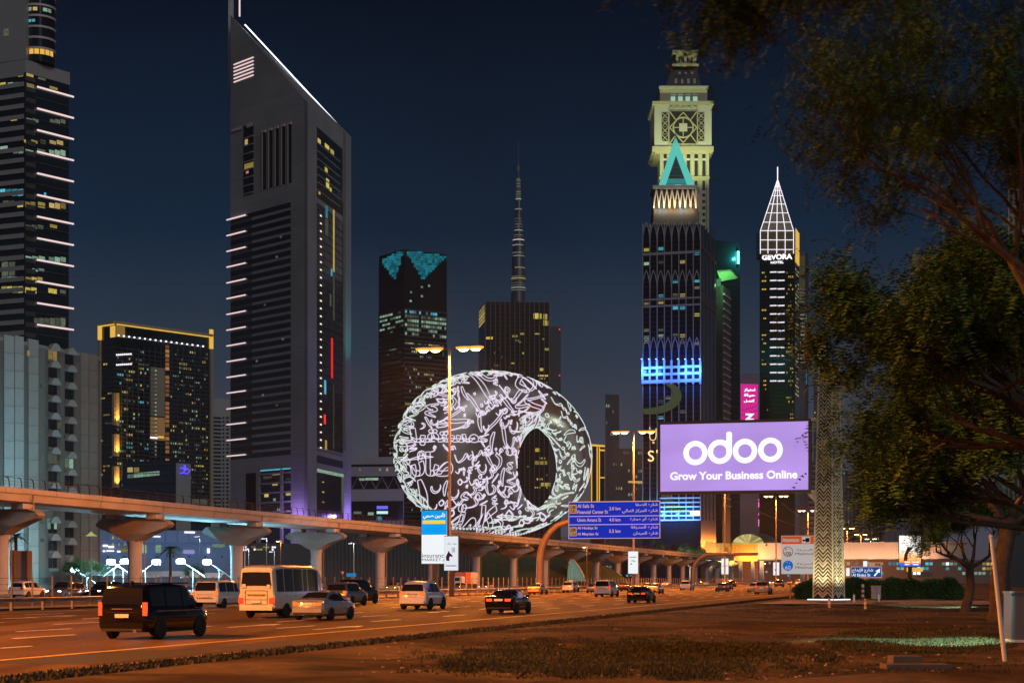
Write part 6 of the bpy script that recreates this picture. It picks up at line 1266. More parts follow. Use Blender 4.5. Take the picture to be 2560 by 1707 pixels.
def vehicle(name, label, cat, kind, col, p, rot=0.0, lights='tail', scale=1.0, group=None, tail=None, roofsign=None, far=False, scz=1.0):
    S = SHAPES[kind]; L_ = S['L']; pm_ = PAINT[col]
    V = thing(name, label, cat, (p[0], p[1], 0.006), ROADROT + rot, group); V.scale = (scale, scale, scale * scz)
    key = (kind, col)
    if key not in VM: VM[key] = body_mesh(kind, pm_)
    off = -L_ / 2
    def put(nm, me, par=None, loc=(0, 0, 0), r_=(0, 0, 0)): return inst(nm, me, par or V, (loc[0], loc[1] + off, loc[2]), r_)
    put('body', VM[key])
    kk_ = ('glass', kind)
    if kk_ not in VM:
        g_ = []
        for sg in (-1, 1): g_ += [side_glass(kind, a, b, sg).mesh('window', M_GLASS) for a, b in S['side']]
        def scr_(q, dy):
            v = [(x_ * w0, y0 + dy, z0 + .03 + (.015 if x_ == 0 else 0)) for y0, z0, w0 in q for x_ in (-1, 0, 1)]; return MB().add(v, [(3 * i + j, 3 * i + j + 1, 3 * i + j + 4, 3 * i + j + 3) if dy < 0 else (3 * i + j + 3, 3 * i + j + 4, 3 * i + j + 1, 3 * i + j) for i in range(len(q) - 1) for j in (0, 1)]).mesh('window', M_GLASS)
        VM[kk_] = (g_, scr_(S['rear'], -.035), scr_(S['wind'], .035))
    for g_ in VM[kk_][0]: put('window', g_)
    put('rear_window', VM[kk_][1]); put('windscreen', VM[kk_][2])
    ty, rm = wheel_meshes(S['wr'])
    W_ = max(s[4] for s in S['st'])
    ka = ('arch', kind)
    if ka not in VM: VM[ka] = MB().lathe([(.001, -.02), (S['wr'] * 1.16, -.02), (S['wr'] * 1.16, .012), (.001, .012)], 20).xf(Matrix.Rotation(R(90), 4, 'Y')).mesh('wheel_arch', M_UND)
    for y in S['wb']:
        for sg in (-1, 1):
            if not far: put('wheel_arch', VM[ka], None, (sg * (W_ - .03), y, S['wr'] + .02))
            w_ = put('wheel', ty, None, (sg * (W_ - .055), y, S['wr']));
            if not far: inst('rim', rm, w_, (0, 0, 0))
    y_, z_, x_, lw, lh = S['tail']; tm = (tail or G_TAIL) if lights == 'tail' else G_TOFF
    for sg in (-1, 1):
        piece('tail_lamp', tm, V, (sg * (x_ + lw * .1), off + y_ + .02, z_ * 1.0), (lw, .12, lh)).rotation_euler = (0, 0, -sg * R(10))
        piece('head_lamp', G_HEAD if lights == 'head' else G_HOFF, V, (sg * S['head'][2], off + S['head'][0] + .02, S['head'][1]), (.30, .14, .14))
    piece('number_plate', M_PL, V, (0, off + S['plate'][0] - .02, S['plate'][1]), (.52, .03, .13))
    if not far:
        piece('rear_bumper', pm_ if kind != 'suv' else pm_, V, (0, off + .0, .5), (W_ * 1.72, .18, .18)); piece('bumper_trim', M_UND, V, (0, off + .03, .36 if kind != 'bus' else .5), (W_ * 1.6, .2, .12))
        piece('door_seam', M_UND, V, (0, off + S['plate'][0] + .005, S['plate'][1] + .12), (W_ * 1.25, .02, .012))
        for sg in (-1, 1):
            y0 = S['wind'][0][0] - .35; MB().box(-.11, .11, -.06, .08, -.07, .08).build('mirror', pm_, V).location = (sg * (W_ + .06), off + y0, SHAPES[kind]['st'][5][2] + .08)
            for a, b in S['side'][1:]: piece('door_handle', M_CH if col != 'black' else pm_, V, (sg * (W_ * .995), off + a + .12, SHAPES[kind]['st'][5][2] - .14), (.03, .2, .03))
            sill_ = piece('sill', M_UND, V, (sg * (W_ - .06), 0, .27 if kind != 'bus' else .44), (.12, S['wb'][1] - S['wb'][0] - .8, .08))
        piece('underbody', M_UND, V, (0, 0, .34), (W_ * 1.5, L_ * .86, .16))
    if roofsign:
        sgn = piece('roof_sign', glow('taxi_sign', (1, .45, .06), 1.2), V, (0, -.1, SHAPES[kind]['st'][5][3] + .08), (.5, .16, .16))
    if lights == 'head': lamp('beam', 'SPOT', V, (0, L_ / 2 + .1, .7), 700, (.75, .85, 1), .1, (R(86), 0, 0), 50, .8)
    return V
# nearest lanes
v1 = vehicle('passenger_van', 'black passenger van with red tail lamps nearest the camera', 'van', 'van', 'black', ground(392, 1592), tail=glow('tail_lamp_bright', (1, .075, .015), 1.9))
piece('rear_wiper', M_UND, v1, (.15, -2.55, 1.36), (.5, .02, .03), rot=(0, R(-18), 0)); piece('roof_aerial', M_UND, v1, (0, -1.9, 1.98), (.05, .2, .1)); piece('exhaust', M_CH, v1, (.5, -2.6, .30), (.12, .1, .08))
for sg in (-1, 1):
    for z_ in (.62, .98): piece('side_crease', M_CH if z_ > .8 else PAINT['black'], v1, (sg * .968, -.1, z_), (.012, 3.6, .025))
    piece('roof_rail', PAINT['black'], v1, (sg * .68, -.4, 1.95), (.05, 3.0, .05)); piece('reflector', G_TOFF, v1, (sg * .7, -2.62, .48), (.2, .03, .06))
piece('rear_wiper', M_UND, v3, (.1, -3.68, 1.72), (.5, .02, .03), rot=(0, R(25), 0)) if 0 else None
for sg in (-1, 1): piece('chrome_strip', M_CH, v1, (sg * .2, -2.62, 1.06), (.4, .02, .03))
v2 = vehicle('minivan', 'white minivan seen from behind left of the yellow-lit minibus', 'van', 'van', 'white', ground(553, 1518), tail=G_TAIL2, scale=1.04)
for k in range(7): piece('chevron_mark', M_UND, v2, (-.55 + k * .18, -2.70, .70), (.08, .02, .07), rot=(0, R(45), 0))
v3 = vehicle('minibus', 'cream minibus with dark side windows and a chevron strip on its tail', 'bus', 'bus', 'cream', ground(708, 1541), tail=G_TAIL, scale=1.03)
piece('chevron_board', mat('chevron_yellow', (.65, .45, .08), .5), v3, (0, -3.64, 1.22), (1.0, .02, .09))
for k in range(9): piece('chevron_mark', M_UND, v3, (-.44 + k * .11, -3.66, 1.22), (.05, .02, .07), rot=(0, R(40) * (1 if k > 4 else -1), 0))
for z0 in (.72, 1.44): piece('engine_door_seam', M_UND, v3, (0, -3.63, z0), (1.25, .02, .015))
for x0 in (-.62, .62): piece('engine_door_seam', M_UND, v3, (x0, -3.63, 1.08), (.015, .02, .72))
piece('top_vent', M_UND, v3, (0, -3.56, 2.40), (.6, .03, .04)); piece('pillar_panel', PAINT['silver'], v3, (1.05, .95, 1.8), (.03, .5, .9)) if 0 else None
piece('sticker', PAINT['cream'], v3, (-.68, -3.66, 1.68), (.22, .02, .2)); piece('sticker', M_PL, v3, (.70, -3.66, 1.66), (.16, .02, .18))
v4 = vehicle('saloon_car', 'silver saloon car just right of the minibus', 'car', 'sedan', 'silver', ground(812, 1548), tail=G_TAIL2)
vehicle('estate_suv', 'grey sport utility vehicle ahead of the silver saloon', 'car', 'suv', 'grey', ground(868, 1513), tail=G_TAIL2, scale=1.0)
vehicle('estate_suv', 'black sport utility vehicle half hidden behind the grey one', 'car', 'suv', 'black', ground(893, 1509), scale=1.12)
v7 = vehicle('off_roader', 'white off-road vehicle with amber tail lamps left of the black saloon', 'car', 'suv', 'white', ground(1059, 1522), tail=G_TAIL2, scale=1.04)
for sg in (-1, 1): piece('roof_rail', M_CH, v7, (sg * .6, -.3, 1.9), (.04, 2.4, .05))
piece('plate_recess', M_CH, v7, (0, -2.5, 1.02), (.7, .03, .1))
vehicle('saloon_car', 'black saloon car with red tail lamps in the middle of the road', 'car', 'sedan', 'black', ground(1272, 1532), tail=MATS['tail_lamp_bright'])
# middle distance
vehicle('taxi', 'gold and cream taxi with lit roof sign beside the curved sign pole', 'car', 'sedan', 'taxi', ground(1345, 1485), tail=G_TAIL2, roofsign=1)
vehicle('taxi', 'pale people-carrier taxi right of the curved sign pole', 'car', 'suv', 'white', ground(1427, 1480), tail=G_TAIL2, roofsign=1, scale=.95)
vehicle('saloon_car', 'blue saloon half hidden behind the white panel van', 'car', 'sedan', 'blue', ground(1487, 1481), scale=.95)
vehicle('panel_van', 'white panel van below the blue overhead sign', 'van', 'van', 'white', ground(1517, 1491), scale=1.04)
vehicle('saloon_car', 'dark red saloon just right of the white panel van', 'car', 'sedan', 'darkred', ground(1561, 1477))
vehicle('saloon_car', 'black saloon car below the blue overhead sign, nearest of its group', 'car', 'sedan', 'black', ground(1604, 1506))
vehicle('taxi', 'cream taxi just behind the black saloon under the blue sign', 'car', 'sedan', 'taxi', ground(1638, 1484), tail=G_TAIL2)
vehicle('saloon_car', 'dark red car partly hidden behind the cream taxi', 'car', 'sedan', 'darkred', ground(1620, 1478))
vehicle('estate_suv', 'white sport utility vehicle alone under the far end of the viaduct', 'car', 'suv', 'white', ground(1718, 1475), tail=G_TAIL2)
vehicle('saloon_car', 'silver saloon with red lamps below the white lightbox at the station', 'car', 'sedan', 'grey', ground(1806, 1478))
FG = 'small far cars under the footbridge'
for i, (k_, c_, px, py, lab) in enumerate((('suv', 'black', 1829, 1467, 'small dark far car beyond the saloon below the station'), ('sedan', 'darkred', 1818, 1473.5, 'small dark red far car overlapping the saloon below the station'), ('suv', 'silver', 1909, 1485, 'silver car with amber lamps left of the dark hedge'), ('sedan', 'silver', 1887, 1480, 'silver saloon half hidden behind the silver car left of the hedge'), ('suv', 'grey', 1949, 1467, 'small grey far car just left of the hedge end'), ('suv', 'white', 1891, 1463, 'small white far car in front of the bridge pier'), ('sedan', 'silver', 1914, 1461, 'tiny pale far car right of the bridge pier'), ('sedan', 'taxi', 1930, 1464, 'tiny cream far car near the hedge end'), ('sedan', 'taxi', 1976, 1461.5, 'tiny cream far car above the hedge'), ('van', 'white', 1996, 1461, 'tiny white far van above the hedge'), ('suv', 'black', 1848, 1461, 'tiny dark far car under the station dome'), ('sedan', 'white', 1765, 1463, 'tiny white far car under the golden station wall'))):
    vehicle('far_car', lab, 'car', k_, c_, ground(px, py), far=True, tail=G_TAIL2 if i % 2 else G_TAIL, group=FG)
# opposite carriageway and service road
vehicle('saloon_car', 'pale saloon car behind the fence at the left edge', 'car', 'suv', 'white', onroad(70, -101), lights='off', scale=1.0)
for px, t_, k_, c_, lab in ((165, -84, 'suv', 'grey', 'oncoming grey car with bright headlights behind the fence'), (262, -82, 'suv', 'black', 'oncoming dark car with headlights partly behind the black van'), (1215, -84, 'sedan', 'silver', 'oncoming car with dazzling headlights left of the curved sign pole'), (1055, -80, 'sedan', 'grey', 'oncoming car below the horse advertisement'), (988, -92, 'sedan', 'taxi', 'oncoming taxi left of the white off-road vehicle'), (1665, -82, 'sedan', 'white', 'oncoming car with bright headlights left of the white far vehicle'), (1748, -80, 'sedan', 'grey', 'oncoming far car with headlights right of the white far vehicle'), (335, -95, 'sedan', 'taxi', 'taxi on the opposite road just above the black van'), (1150, -88, 'sedan', 'grey', 'oncoming car below the red and white truck')):
    vehicle('oncoming_car', lab, 'car', k_, c_, onroad(px, t_), rot=math.pi, lights='head', far=px > 900, group='oncoming cars behind the fence')
# lorry with a red and a white box
pt = onroad(1162, -103); lo = thing('lorry', 'red and white box lorry behind the fence, right of the lightboxes', 'truck', pt, ROADROT + math.pi)
MB().box(-1.25, 1.25, -6, -.3, 1.1, 3.6).build('white_box', PAINT['white'], lo); MB().box(-1.25, 1.25, -.2, 3.6, 1.1, 3.6).build('red_box', mat('lorry_red', (.45, .10, .04), .5), lo); MB().slab([(-1.2, .5), (1.2, .5), (1.15, 2.7), (-1.15, 2.7)], 3.9, 6.0).build('cab', PAINT['white'], lo); MB().box(-1.0, 1.0, 5.98, 6.03, 1.7, 2.5).build('windscreen', M_GLASS, lo); MB().box(-1.1, 1.1, -6, 5.9, .7, 1.08).build('chassis', M_UND, lo)
for y in (-4.6, -3.4, 4.6):
    for sg in (-1, 1): inst('wheel', wheel_meshes(.40)[0], lo, (sg * 1.1, y, .4), scale=(1.2, 1.2, 1.2))
# ------------------------------------------------------------------ planting
M_LEAF = mat('leaf', (.052, .150, .030), .6, var=.4, scale=.8, col2=(.085, .19, .045)); M_LEAF2 = mat('leaf_dark', (.034, .095, .022), .65, var=.4, scale=.8); M_BARK = mat('bark', (.055, .043, .032), .9, var=.35, scale=3, bump=.6, bscale=9)
def frond_cloud(rr, centres, n, spread, size, droop=.4, leafw=.22):
    """sprays of small paired leaflets round twig ends"""
    v, f = [], []
    for _ in range(n):
        c = centres[rr.randrange(len(centres))]; p = Vector(c[0]) + Vector([max(-1.5, min(1.5, rr.gauss(0, 1))) for _k in range(3)]) * c[1] * spread * (.45 + .55 * rr.random())
        a = rr.uniform(0, 2 * math.pi); d = Vector((math.cos(a), math.sin(a), rr.uniform(-.9, .25) - droop * .3)).normalized(); s_ = d.cross(Vector((0, 0, 1)))
        s_ = s_.normalized() if s_.length > .01 else Vector((1, 0, 0)); up = s_.cross(d); L_ = size * rr.uniform(.7, 1.5)
        for k in range(5):
            q = p + d * (L_ * k / 5) - Vector((0, 0, droop * L_ * (k / 5) ** 2))
            for sg in (-1, 1):
                w = L_ * leafw; t = q + s_ * sg * w + d * L_ * .12 + up * rr.uniform(-.1, .1) * L_
                n0 = len(v); v += [tuple(q), tuple(q + d * L_ * .13), tuple(t)]; f.append((n0, n0 + 1, n0 + 2))
    return v, f
def limb(mb, rr, p, d, r, L_, depth, tips, bend=.25):
    pts, rad = [Vector(p)], [r]; q = Vector(p); dd = Vector(d).normalized(); n = 5
    for k in range(n):
        dd = (dd + Vector((rr.uniform(-bend, bend), rr.uniform(-bend, bend), rr.uniform(-bend * .5, bend * .6)))).normalized(); q = q + dd * L_ / n; pts.append(q.copy()); rad.append(r * (1 - .5 * (k + 1) / n))
    mb.tube(pts, rad, 7 if depth > 1 else 5)
    if depth == 0: tips.append((q, L_ * .8)); tips.append((pts[3], L_ * .5)); return
    for j in range(rr.choice((2, 3, 3))):
        nd = (dd + Vector((rr.uniform(-.9, .9), rr.uniform(-.9, .9), rr.uniform(-.15, .6)))).normalized(); limb(mb, rr, pts[rr.choice((3, 4, 5))], nd, rad[-1] * .8, L_ * rr.uniform(.6, .85), depth - 1, tips, bend)
def tree(name, label, p, trunk_h, lean, r, limbs, depth, L_, n_leaf, size, spread, seed, m=M_LEAF, group=None):
    rr = random.Random(seed); T = thing(name, label, 'tree', p, 0, group); tips = []
    tb = MB(); top = Vector(lean) + Vector((0, 0, trunk_h)); mid = top * .5 + Vector((rr.uniform(-.3, .3), rr.uniform(-.3, .3), 0))
    tb.tube([(0, 0, -.1), (0, 0, .3), tuple(mid * .6), tuple(mid), tuple(top)], [r * 1.35, r * 1.1, r, r * .92, r * .8], 12); tb.build('trunk', M_BARK, T, 60)
    lb_ = MB()
    for d in limbs: limb(lb_, rr, top * rr.uniform(.86, 1.0), d, r * .45, L_, depth, tips)
    lb_.build('branches', M_BARK, T, 60)
    v, f = frond_cloud(rr, tips, n_leaf, spread, size); MB().add(v, f).build('crown', m, T); return T
# big tree whose boughs fill the right side
tree('acacia_tree', 'large feathery tree filling the right side, its crown over the hedge', (Xp(2635, 58), 58, .1), 4.2, (.2, 0, 0), .34, [(-1, -.2, .55), (-.75, .4, .8), (-.3, -.5, 1), (.2, .3, 1), (.8, -.2, .7), (-1, .1, .18), (-.5, -.8, .6), (-.9, .5, .3), (-.2, .1, 1.2), (-1, -.3, .35), (-.8, .2, .5), (.5, .6, .7)], 3, 3.3, 34000, .52, .62, 11)
# middle tree, its trunk just out of frame
tree('acacia_tree', 'middle feathery tree whose crown spreads in from the right edge', (Xp(2660, 36), 36, .1), 5.4, (-.2, 0, 0), .22, [(-1, -.1, .7), (-.9, .3, .35), (-.6, -.3, 1), (-.3, .4, 1.2), (.4, .1, 1), (-1, .2, .5), (-.8, -.4, .25), (-.9, .1, .05)], 3, 2.2, 26000, .30, .6, 17)
# nearer tree outside the frame, its twigs hang into the top right
tree('acacia_tree', 'near blurred tree whose twigs hang into the top right corner', (Xp(2690, 21), 21, .1), 5.5, (-.1, 0, 0), .15, [(-.9, -.1, .55), (-1, .3, .9), (-.55, -.4, 1.0), (.4, .2, 1), (-.8, .1, 1.2), (-.25, .5, 1)], 3, 1.85, 14000, .15, .5, 5)
tree('acacia_tree', 'smaller feathery tree behind the large one, right of the bright screen', (Xp(2415, 105), 105, .1), 3.0, (.2, 0, 0), .3, [(-1, 0, .5), (-.5, .5, .9), (.3, -.3, 1), (.9, .2, .6), (-.9, -.5, .6)], 3, 2.4, 9000, .4, .6, 23)
tree('acacia_tree', 'rough-barked tree at the right edge behind the leaning post', (Xp(2500, 84), 84, .1), 5.0, (.5, 0, 0), .5, [(-1, 0, .5), (-.4, .5, .8), (.5, -.3, 1), (1, .2, .6), (-.9, .3, .9)], 3, 3.0, 12000, .45, .6, 31)
# twigs reaching across the top edge
near = thing('hanging_branch', 'dark blurred twigs hanging across the top edge near the ornate tower', 'branch', (0, 0, 0)); rr = random.Random(9); tips = []; mbh = MB()
for px, py, d in ((2330, -60, 14), (2200, -70, 14.5), (2060, -60, 15)):
    limb(mbh, rr, Wp(px, py, d), (-1, .1, -.12), .035, 1.0, 1, tips, .3)
mbh.build('twigs', M_BARK, near); v, f = frond_cloud(rr, tips, 5000, .6, .15); MB().add(v, f).build('crown', M_LEAF2, near)
# clipped hedge
hp0, hp1 = Vector((Xp(1986, 172), 172)), Vector((Xp(2412, 168), 168)); hed = thing('hedge', 'long dark clipped hedge behind the patterned mast', 'hedge', (hp0.x, hp0.y, 0))
hd = hp1 - hp0; rr = random.Random(4); v, f = [], []
for _ in range(26000):
    u_, w_, z_ = rr.random(), rr.random(), rr.random(); edge = min(1, u_ * 9, (1 - u_) * 14) ** .5
    hgt = (1.95 + .12 * math.sin(u_ * 23) + .1 * math.sin(u_ * 57)) * (.35 + .65 * edge); sd = rr.random()
    y_ = -1.2 * edge if sd < .55 else -1.2 * edge + 2.4 * w_; zz = z_ * hgt if sd < .55 else hgt * (1 + .03 * rr.gauss(0, 1))
    p = Vector((hd.x * u_, hd.y * u_ + y_ + rr.gauss(0, .08), zz + rr.gauss(0, .03))); a = Vector((rr.gauss(0, 1), rr.gauss(0, 1), rr.gauss(0, 1))).normalized() * .11; b_ = a.orthogonal().normalized() * .07
    n0 = len(v); v += [tuple(p - a), tuple(p + b_), tuple(p + a), tuple(p - b_)]; f.append((n0, n0 + 1, n0 + 2, n0 + 3))
MB().add(v, f).build('leaf_surface', M_LEAF2, hed)
hc = MB(); n = 24
for k in range(n + 1):
    u_ = k / n; e_ = min(1, u_ * 9, (1 - u_) * 14) ** .5 if 0 < u_ < 1 else .05; h_ = 1.8 * (.35 + .65 * e_); c = (hd.x * u_, hd.y * u_)
    hc.v += [(c[0], c[1] - 1.1 * e_, 0), (c[0], c[1] - 1.1 * e_, h_), (c[0], c[1] + 1.1 * e_, h_), (c[0], c[1] + 1.1 * e_, 0)]
hc.f = [(k * 4 + j, k * 4 + 4 + j, k * 4 + 5 + j, k * 4 + 1 + j) for k in range(n) for j in range(3)] + [(0, 1, 2, 3), (n * 4 + 3, n * 4 + 2, n * 4 + 1, n * 4)]
hc.build('hedge_core', mat('hedge_inside', (.014, .018, .008), .9), hed)
# planted strip by the road and grass tufts on the verge
def blades(rr, pts, h0, h1, w):
    v, f = [], []
    for p in pts:
        for _ in range(4):
            a = rr.uniform(0, 6.28); h_ = rr.uniform(h0, h1); dx, dy = math.cos(a), math.sin(a); b = Vector(p) + Vector((rr.uniform(-.1, .1), rr.uniform(-.1, .1), 0)); n0 = len(v)
            v += [tuple(b + Vector((-dy * w, dx * w, 0))), tuple(b + Vector((dy * w, -dx * w, 0))), tuple(b + Vector((dx * h_ * .5, dy * h_ * .5, h_)))]; f.append((n0, n0 + 1, n0 + 2))
    return v, f
rr = random.Random(14)
M_STRIP = mat('strip_plants', (.020, .022, .010), .85, var=.4, scale=.6, col2=(.055, .05, .022))
pts = [RT(18 + rr.random() ** 1.6 * 280, rr.uniform(-18.75, -17.4), .08) for _ in range(16000)]
v, f = blades(rr, pts, .03, .13, .05); o = MB().add(v, f).build('ground_cover', M_STRIP); tag(o, kind='stuff')
o = strip(-18.78, -17.38, 5, 420, .085, 30).build('planting_bed', mat('bed_soil', (.05, .035, .022), .95, var=.3, scale=1)); tag(o, kind='structure')
def inpatch(px, py):
    ns = .35 * math.sin(px * .021 + py * .05) + .3 * math.sin(px * .053 - py * .11) + .3 * rr.gauss(0, 1)
    a = ((px - 1560) / 430) ** 2 + ((py - 1655) / 42) ** 2 < 1 + ns; b = ((px - 2050) / 240) ** 2 + ((py - 1522) / 16) ** 2 < 1 and rr.random() < .5; c = ((px - 2300) / 260) ** 2 + ((py - 1612) / 34) ** 2 < 1
    return a or b or c
pts = []
while len(pts) < 24000:
    px, py = rr.uniform(1000, 2540), 1500 + 205 * rr.random()
    if inpatch(px, py) or rr.random() < .03:
        p = ground(px, py); s_ = p.x * SN + p.y * CS; t_ = p.x * CS - p.y * SN
        if t_ > -17: pts.append(Vector((p.x, p.y, verge_z(s_, t_))))
v, f = blades(rr, pts, .03, .085, .016); o = MB().add(v, f).build('grass', M_GRASS); tag(o, kind='stuff')
# scattered stones and litter lying on the verge
M_STN = mat('stone', (.26, .21, .16), .9, var=.3, scale=5)
stones = MB()
for _ in range(420):
    px, py = rr.uniform(900, 2480), 1512 + 190 * rr.random() ** .8; p = ground(px, py); s_ = p.x * SN + p.y * CS; t_ = p.x * CS - p.y * SN
    if t_ < -17: continue
    r_ = rr.uniform(.015, .06); q = MB().lathe([(.001, 0), (r_, r_ * .3), (r_ * .7, r_ * .9), (.001, r_)], 6).xf(Matrix.Translation((p.x, p.y, verge_z(s_, t_) - .01)) @ Matrix.Diagonal((1, rr.uniform(.6, 1.4), rr.uniform(.5, 1), 1))); stones.add(q.v, q.f)
o = stones.build('gravel', M_STN); tag(o, kind='stuff')
# footway beside the mast
o = MB().add([RT(132, -15.5, .17), RT(132, 6, .19), RT(156, 6, .19), RT(156, -15.5, .17)], [(0, 1, 2, 3)]).build('footpath', mat('footpath_paving', (.30, .23, .17), .85, var=.15, scale=.8)); tag(o, kind='structure')
# bollards and small posts near the hedge
M_RED = mat('bollard_red', (.38, .03, .02), .5)
for px, py, lab in ((2157, 1500, 'red and white striped bollard left of the grey cabinet'), (2232, 1497, 'red and white striped bollard right of the grey cabinet')):
    p = ground(px, py); B_ = thing('striped_bollard', lab, 'bollard', p + Vector((0, 0, .1)), 0, 'striped bollards by the hedge')
    for k in range(6): MB().lathe([(.15, k * .24), (.15, k * .24 + .235)], 14).build('band', M_RED if k % 2 == 0 else M_WS, B_, 50)
    MB().lathe([(.15, 1.44), (.09, 1.5), (.001, 1.52)], 14).build('cap', M_WS, B_, 50)
for px, py, lab in ((2073, 1525, 'short yellow and white post in front of the patterned mast'), (2163, 1526, 'short yellow and white post right of the mast foot'), (2135, 1509, 'short white post just right of the mast foot'), (2197, 1508, 'short white post in front of the grey cabinet')):
    p = ground(px, py); B_ = thing('marker_post', lab, 'post', p + Vector((0, 0, .08)), 0, 'short marker posts around the mast'); yel = 'yellow' in lab
    for k in range(4): MB().box(-.07, .07, -.07, .07, k * .17, k * .17 + .168).build('band', (MATS['chevron_yellow'] if yel and k % 2 else M_WS), B_)
    MB().add([(-.07, -.07, .68), (.07, -.07, .68), (.07, .07, .68), (-.07, .07, .68), (0, 0, .74)], [(0, 1, 4), (1, 2, 4), (2, 3, 4), (3, 0, 4)]).build('cap', M_WS, B_)
p = ground(2190, 1501); cbn = thing('utility_cabinet', 'pale grey utility cabinet in front of the hedge', 'cabinet', p + Vector((0, 0, .1)))
MB().box(-.42, .42, -.25, .25, .1, 1.3).build('housing', mat('cabinet_grey', (.42, .42, .45), .5), cbn); MB().box(-.47, .47, -.3, .3, 1.3, 1.38).build('lid', MATS['cabinet_grey'], cbn); MB().box(-.45, .45, -.27, .27, 0, .1).build('plinth', M_CONC, cbn); piece('door_seam', M_UND, cbn, (0, -.256, .7), (.015, .01, 1.1)); piece('door_handle', M_STEEL, cbn, (.08, -.27, .75), (.03, .03, .14))
p = ground(2512, 1662); lp = thing('leaning_post', 'thin pale post leaning left in front of the right-hand trees', 'post', p + Vector((0, 0, .1)))
MB().tube([(0, 0, 0), (Xp(2478, p.y) - p.x, 0, 3.05)], [.055, .045], 10).build('shaft', mat('pale_post', (.55, .58, .58), .5), lp, 60); MB().lathe([(.001, 0), (.06, .0), (.05, .05), (.001, .06)], 10).build('cap', M_STEEL, lp).location = (Xp(2478, p.y) - p.x, 0, 3.03)
p = ground(2556, 1612); bx = thing('kiosk_box', 'dark grey box standing at the right edge under the trees', 'cabinet', p + Vector((0, 0, .1)))
MB().box(-.45, .9, -.3, .5, .08, 1.55).build('housing', mat('kiosk_grey', (.085, .085, .10), .5), bx); MB().box(-.5, .95, -.35, .55, 0, .08).build('plinth', M_CONC, bx); MB().box(-.48, .93, -.33, .53, 1.55, 1.62).build('lid', MATS['kiosk_grey'], bx)
p = ground(2330, 1690); sl = thing('concrete_slab', 'low concrete chamber slab with a raised lid at bottom right', 'slab', p)
MB().box(-1.9, 1.9, -.5, .5, 0, .13).build('slab', mat('dark_concrete', (.09, .075, .065), .85, var=.2, scale=2), sl); MB().box(-1.0, .4, -.1, .6, .13, .26).build('lid', MATS['dark_concrete'], sl); MB().box(-.65, .0, .8, 1.4, 0, .40).build('upstand', MATS['dark_concrete'], sl)
# kerb edge running along the right-hand path
# tree-mounted spotlights washing the grass green
for px, d, z, tx, ty, pw, cone, lab in ((2486, 112, 3.4, 2362, 1521, 9000, 34, 'small green spotlight strapped to the farther tree trunk'), (2552, 52, 4.6, 2330, 1610, 8000, 60, 'small green spotlight on the big tree trunk at right')):
    p = Vector((Xp(px, d), d, z)); q = ground(tx, ty); G_ = thing('tree_spotlight', lab, 'light', p, 0, 'green spotlights in the trees')
    qd = (q - p).to_track_quat('Z', 'Y').to_matrix().to_4x4()
    MB().lathe([(.03, -.1), (.08, 0), (.10, .12), (.10, .22)], 12).xf(qd).build('head', M_DARK, G_); MB().box(-.02, .5, -.02, .02, -.04, .0).build('bracket', M_DARK, G_)
    MB().lathe([(.001, .2), (.09, .2)], 12).xf(qd).build('lens', glow('green_lens', (.3, 1, .45), 4), G_)
    lamp('spot', 'SPOT', G_, (q - p).normalized() * .3, pw, (.50, 1, .70), .05, aim(p, q), cone, .5)
# ------------------------------------------------------------------ floodlit yard behind the viaduct at left
CYN = (.30, .80, 1.0); G_FL = glow('flood_lens', (.62, .92, 1.0), 42.0); M_CAN = mat('canopy_fabric', (.62, .66, .68), .7)
b30 = Bld('showroom', 'low bluish showroom building behind the floodlit yard', [(236, 452), (590, 470)], 1322, 30, mat('showroom_wall', (.20, .26, .34), .7))
for k in range(12): b30.pxp('wall_panel', 0, 240 + k * 29, 267 + k * 29, 1326, 1356, mat('showroom_panel', (.24, .30, .40), .6), .3)
for x0, x1, y0, y1, m in ((256, 268, 1361, 1366, G_WHITE), (270, 284, 1364, 1369, G_WHITE), (256, 262, 1375, 1379, G_WHITE), (265, 284, 1375, 1378, G_WHITE), (292, 300, 1376, 1380, G_WHITE), (300, 318, 1370, 1380, G_YEL), (353, 365, 1362, 1382, G_COOL), (388, 402, 1362, 1381, G_COOL), (456, 485, 1374, 1384, glow('lilac_panel', (.5, .5, 1), .5)), (528, 560, 1359, 1368, G_COOL), (517, 523, 1370, 1382, G_WHITE), (460, 486, 1303 + 25, 1307 + 25, G_WHITE), (379, 400, 1339, 1342, G_WHITE)): b30.pxp('lit_panel', 0, x0, x1, y0, y1, m, .5)
for x in (280, 295, 309): 
    for y in (1340, 1357): b30.pxp('wall_lamp', 0, x, x + 3, y, y + 7, G_WARM, .5)
for k in range(9):
    p = b30.point(0, 250 + k * 40, 1392, 9); piece('fill_head', M_DARK, b30.root, p, (.5, .3, .4)); lamp('wall_fill', 'SPOT', b30.root, p + Vector((0, .3, .3)), 330, (.10, .42, 1.0), .3, aim(p, b30.point(0, 250 + k * 40, 1352, 0)), 150, .8)  # added blue spots with heads, brightening the showroom wall
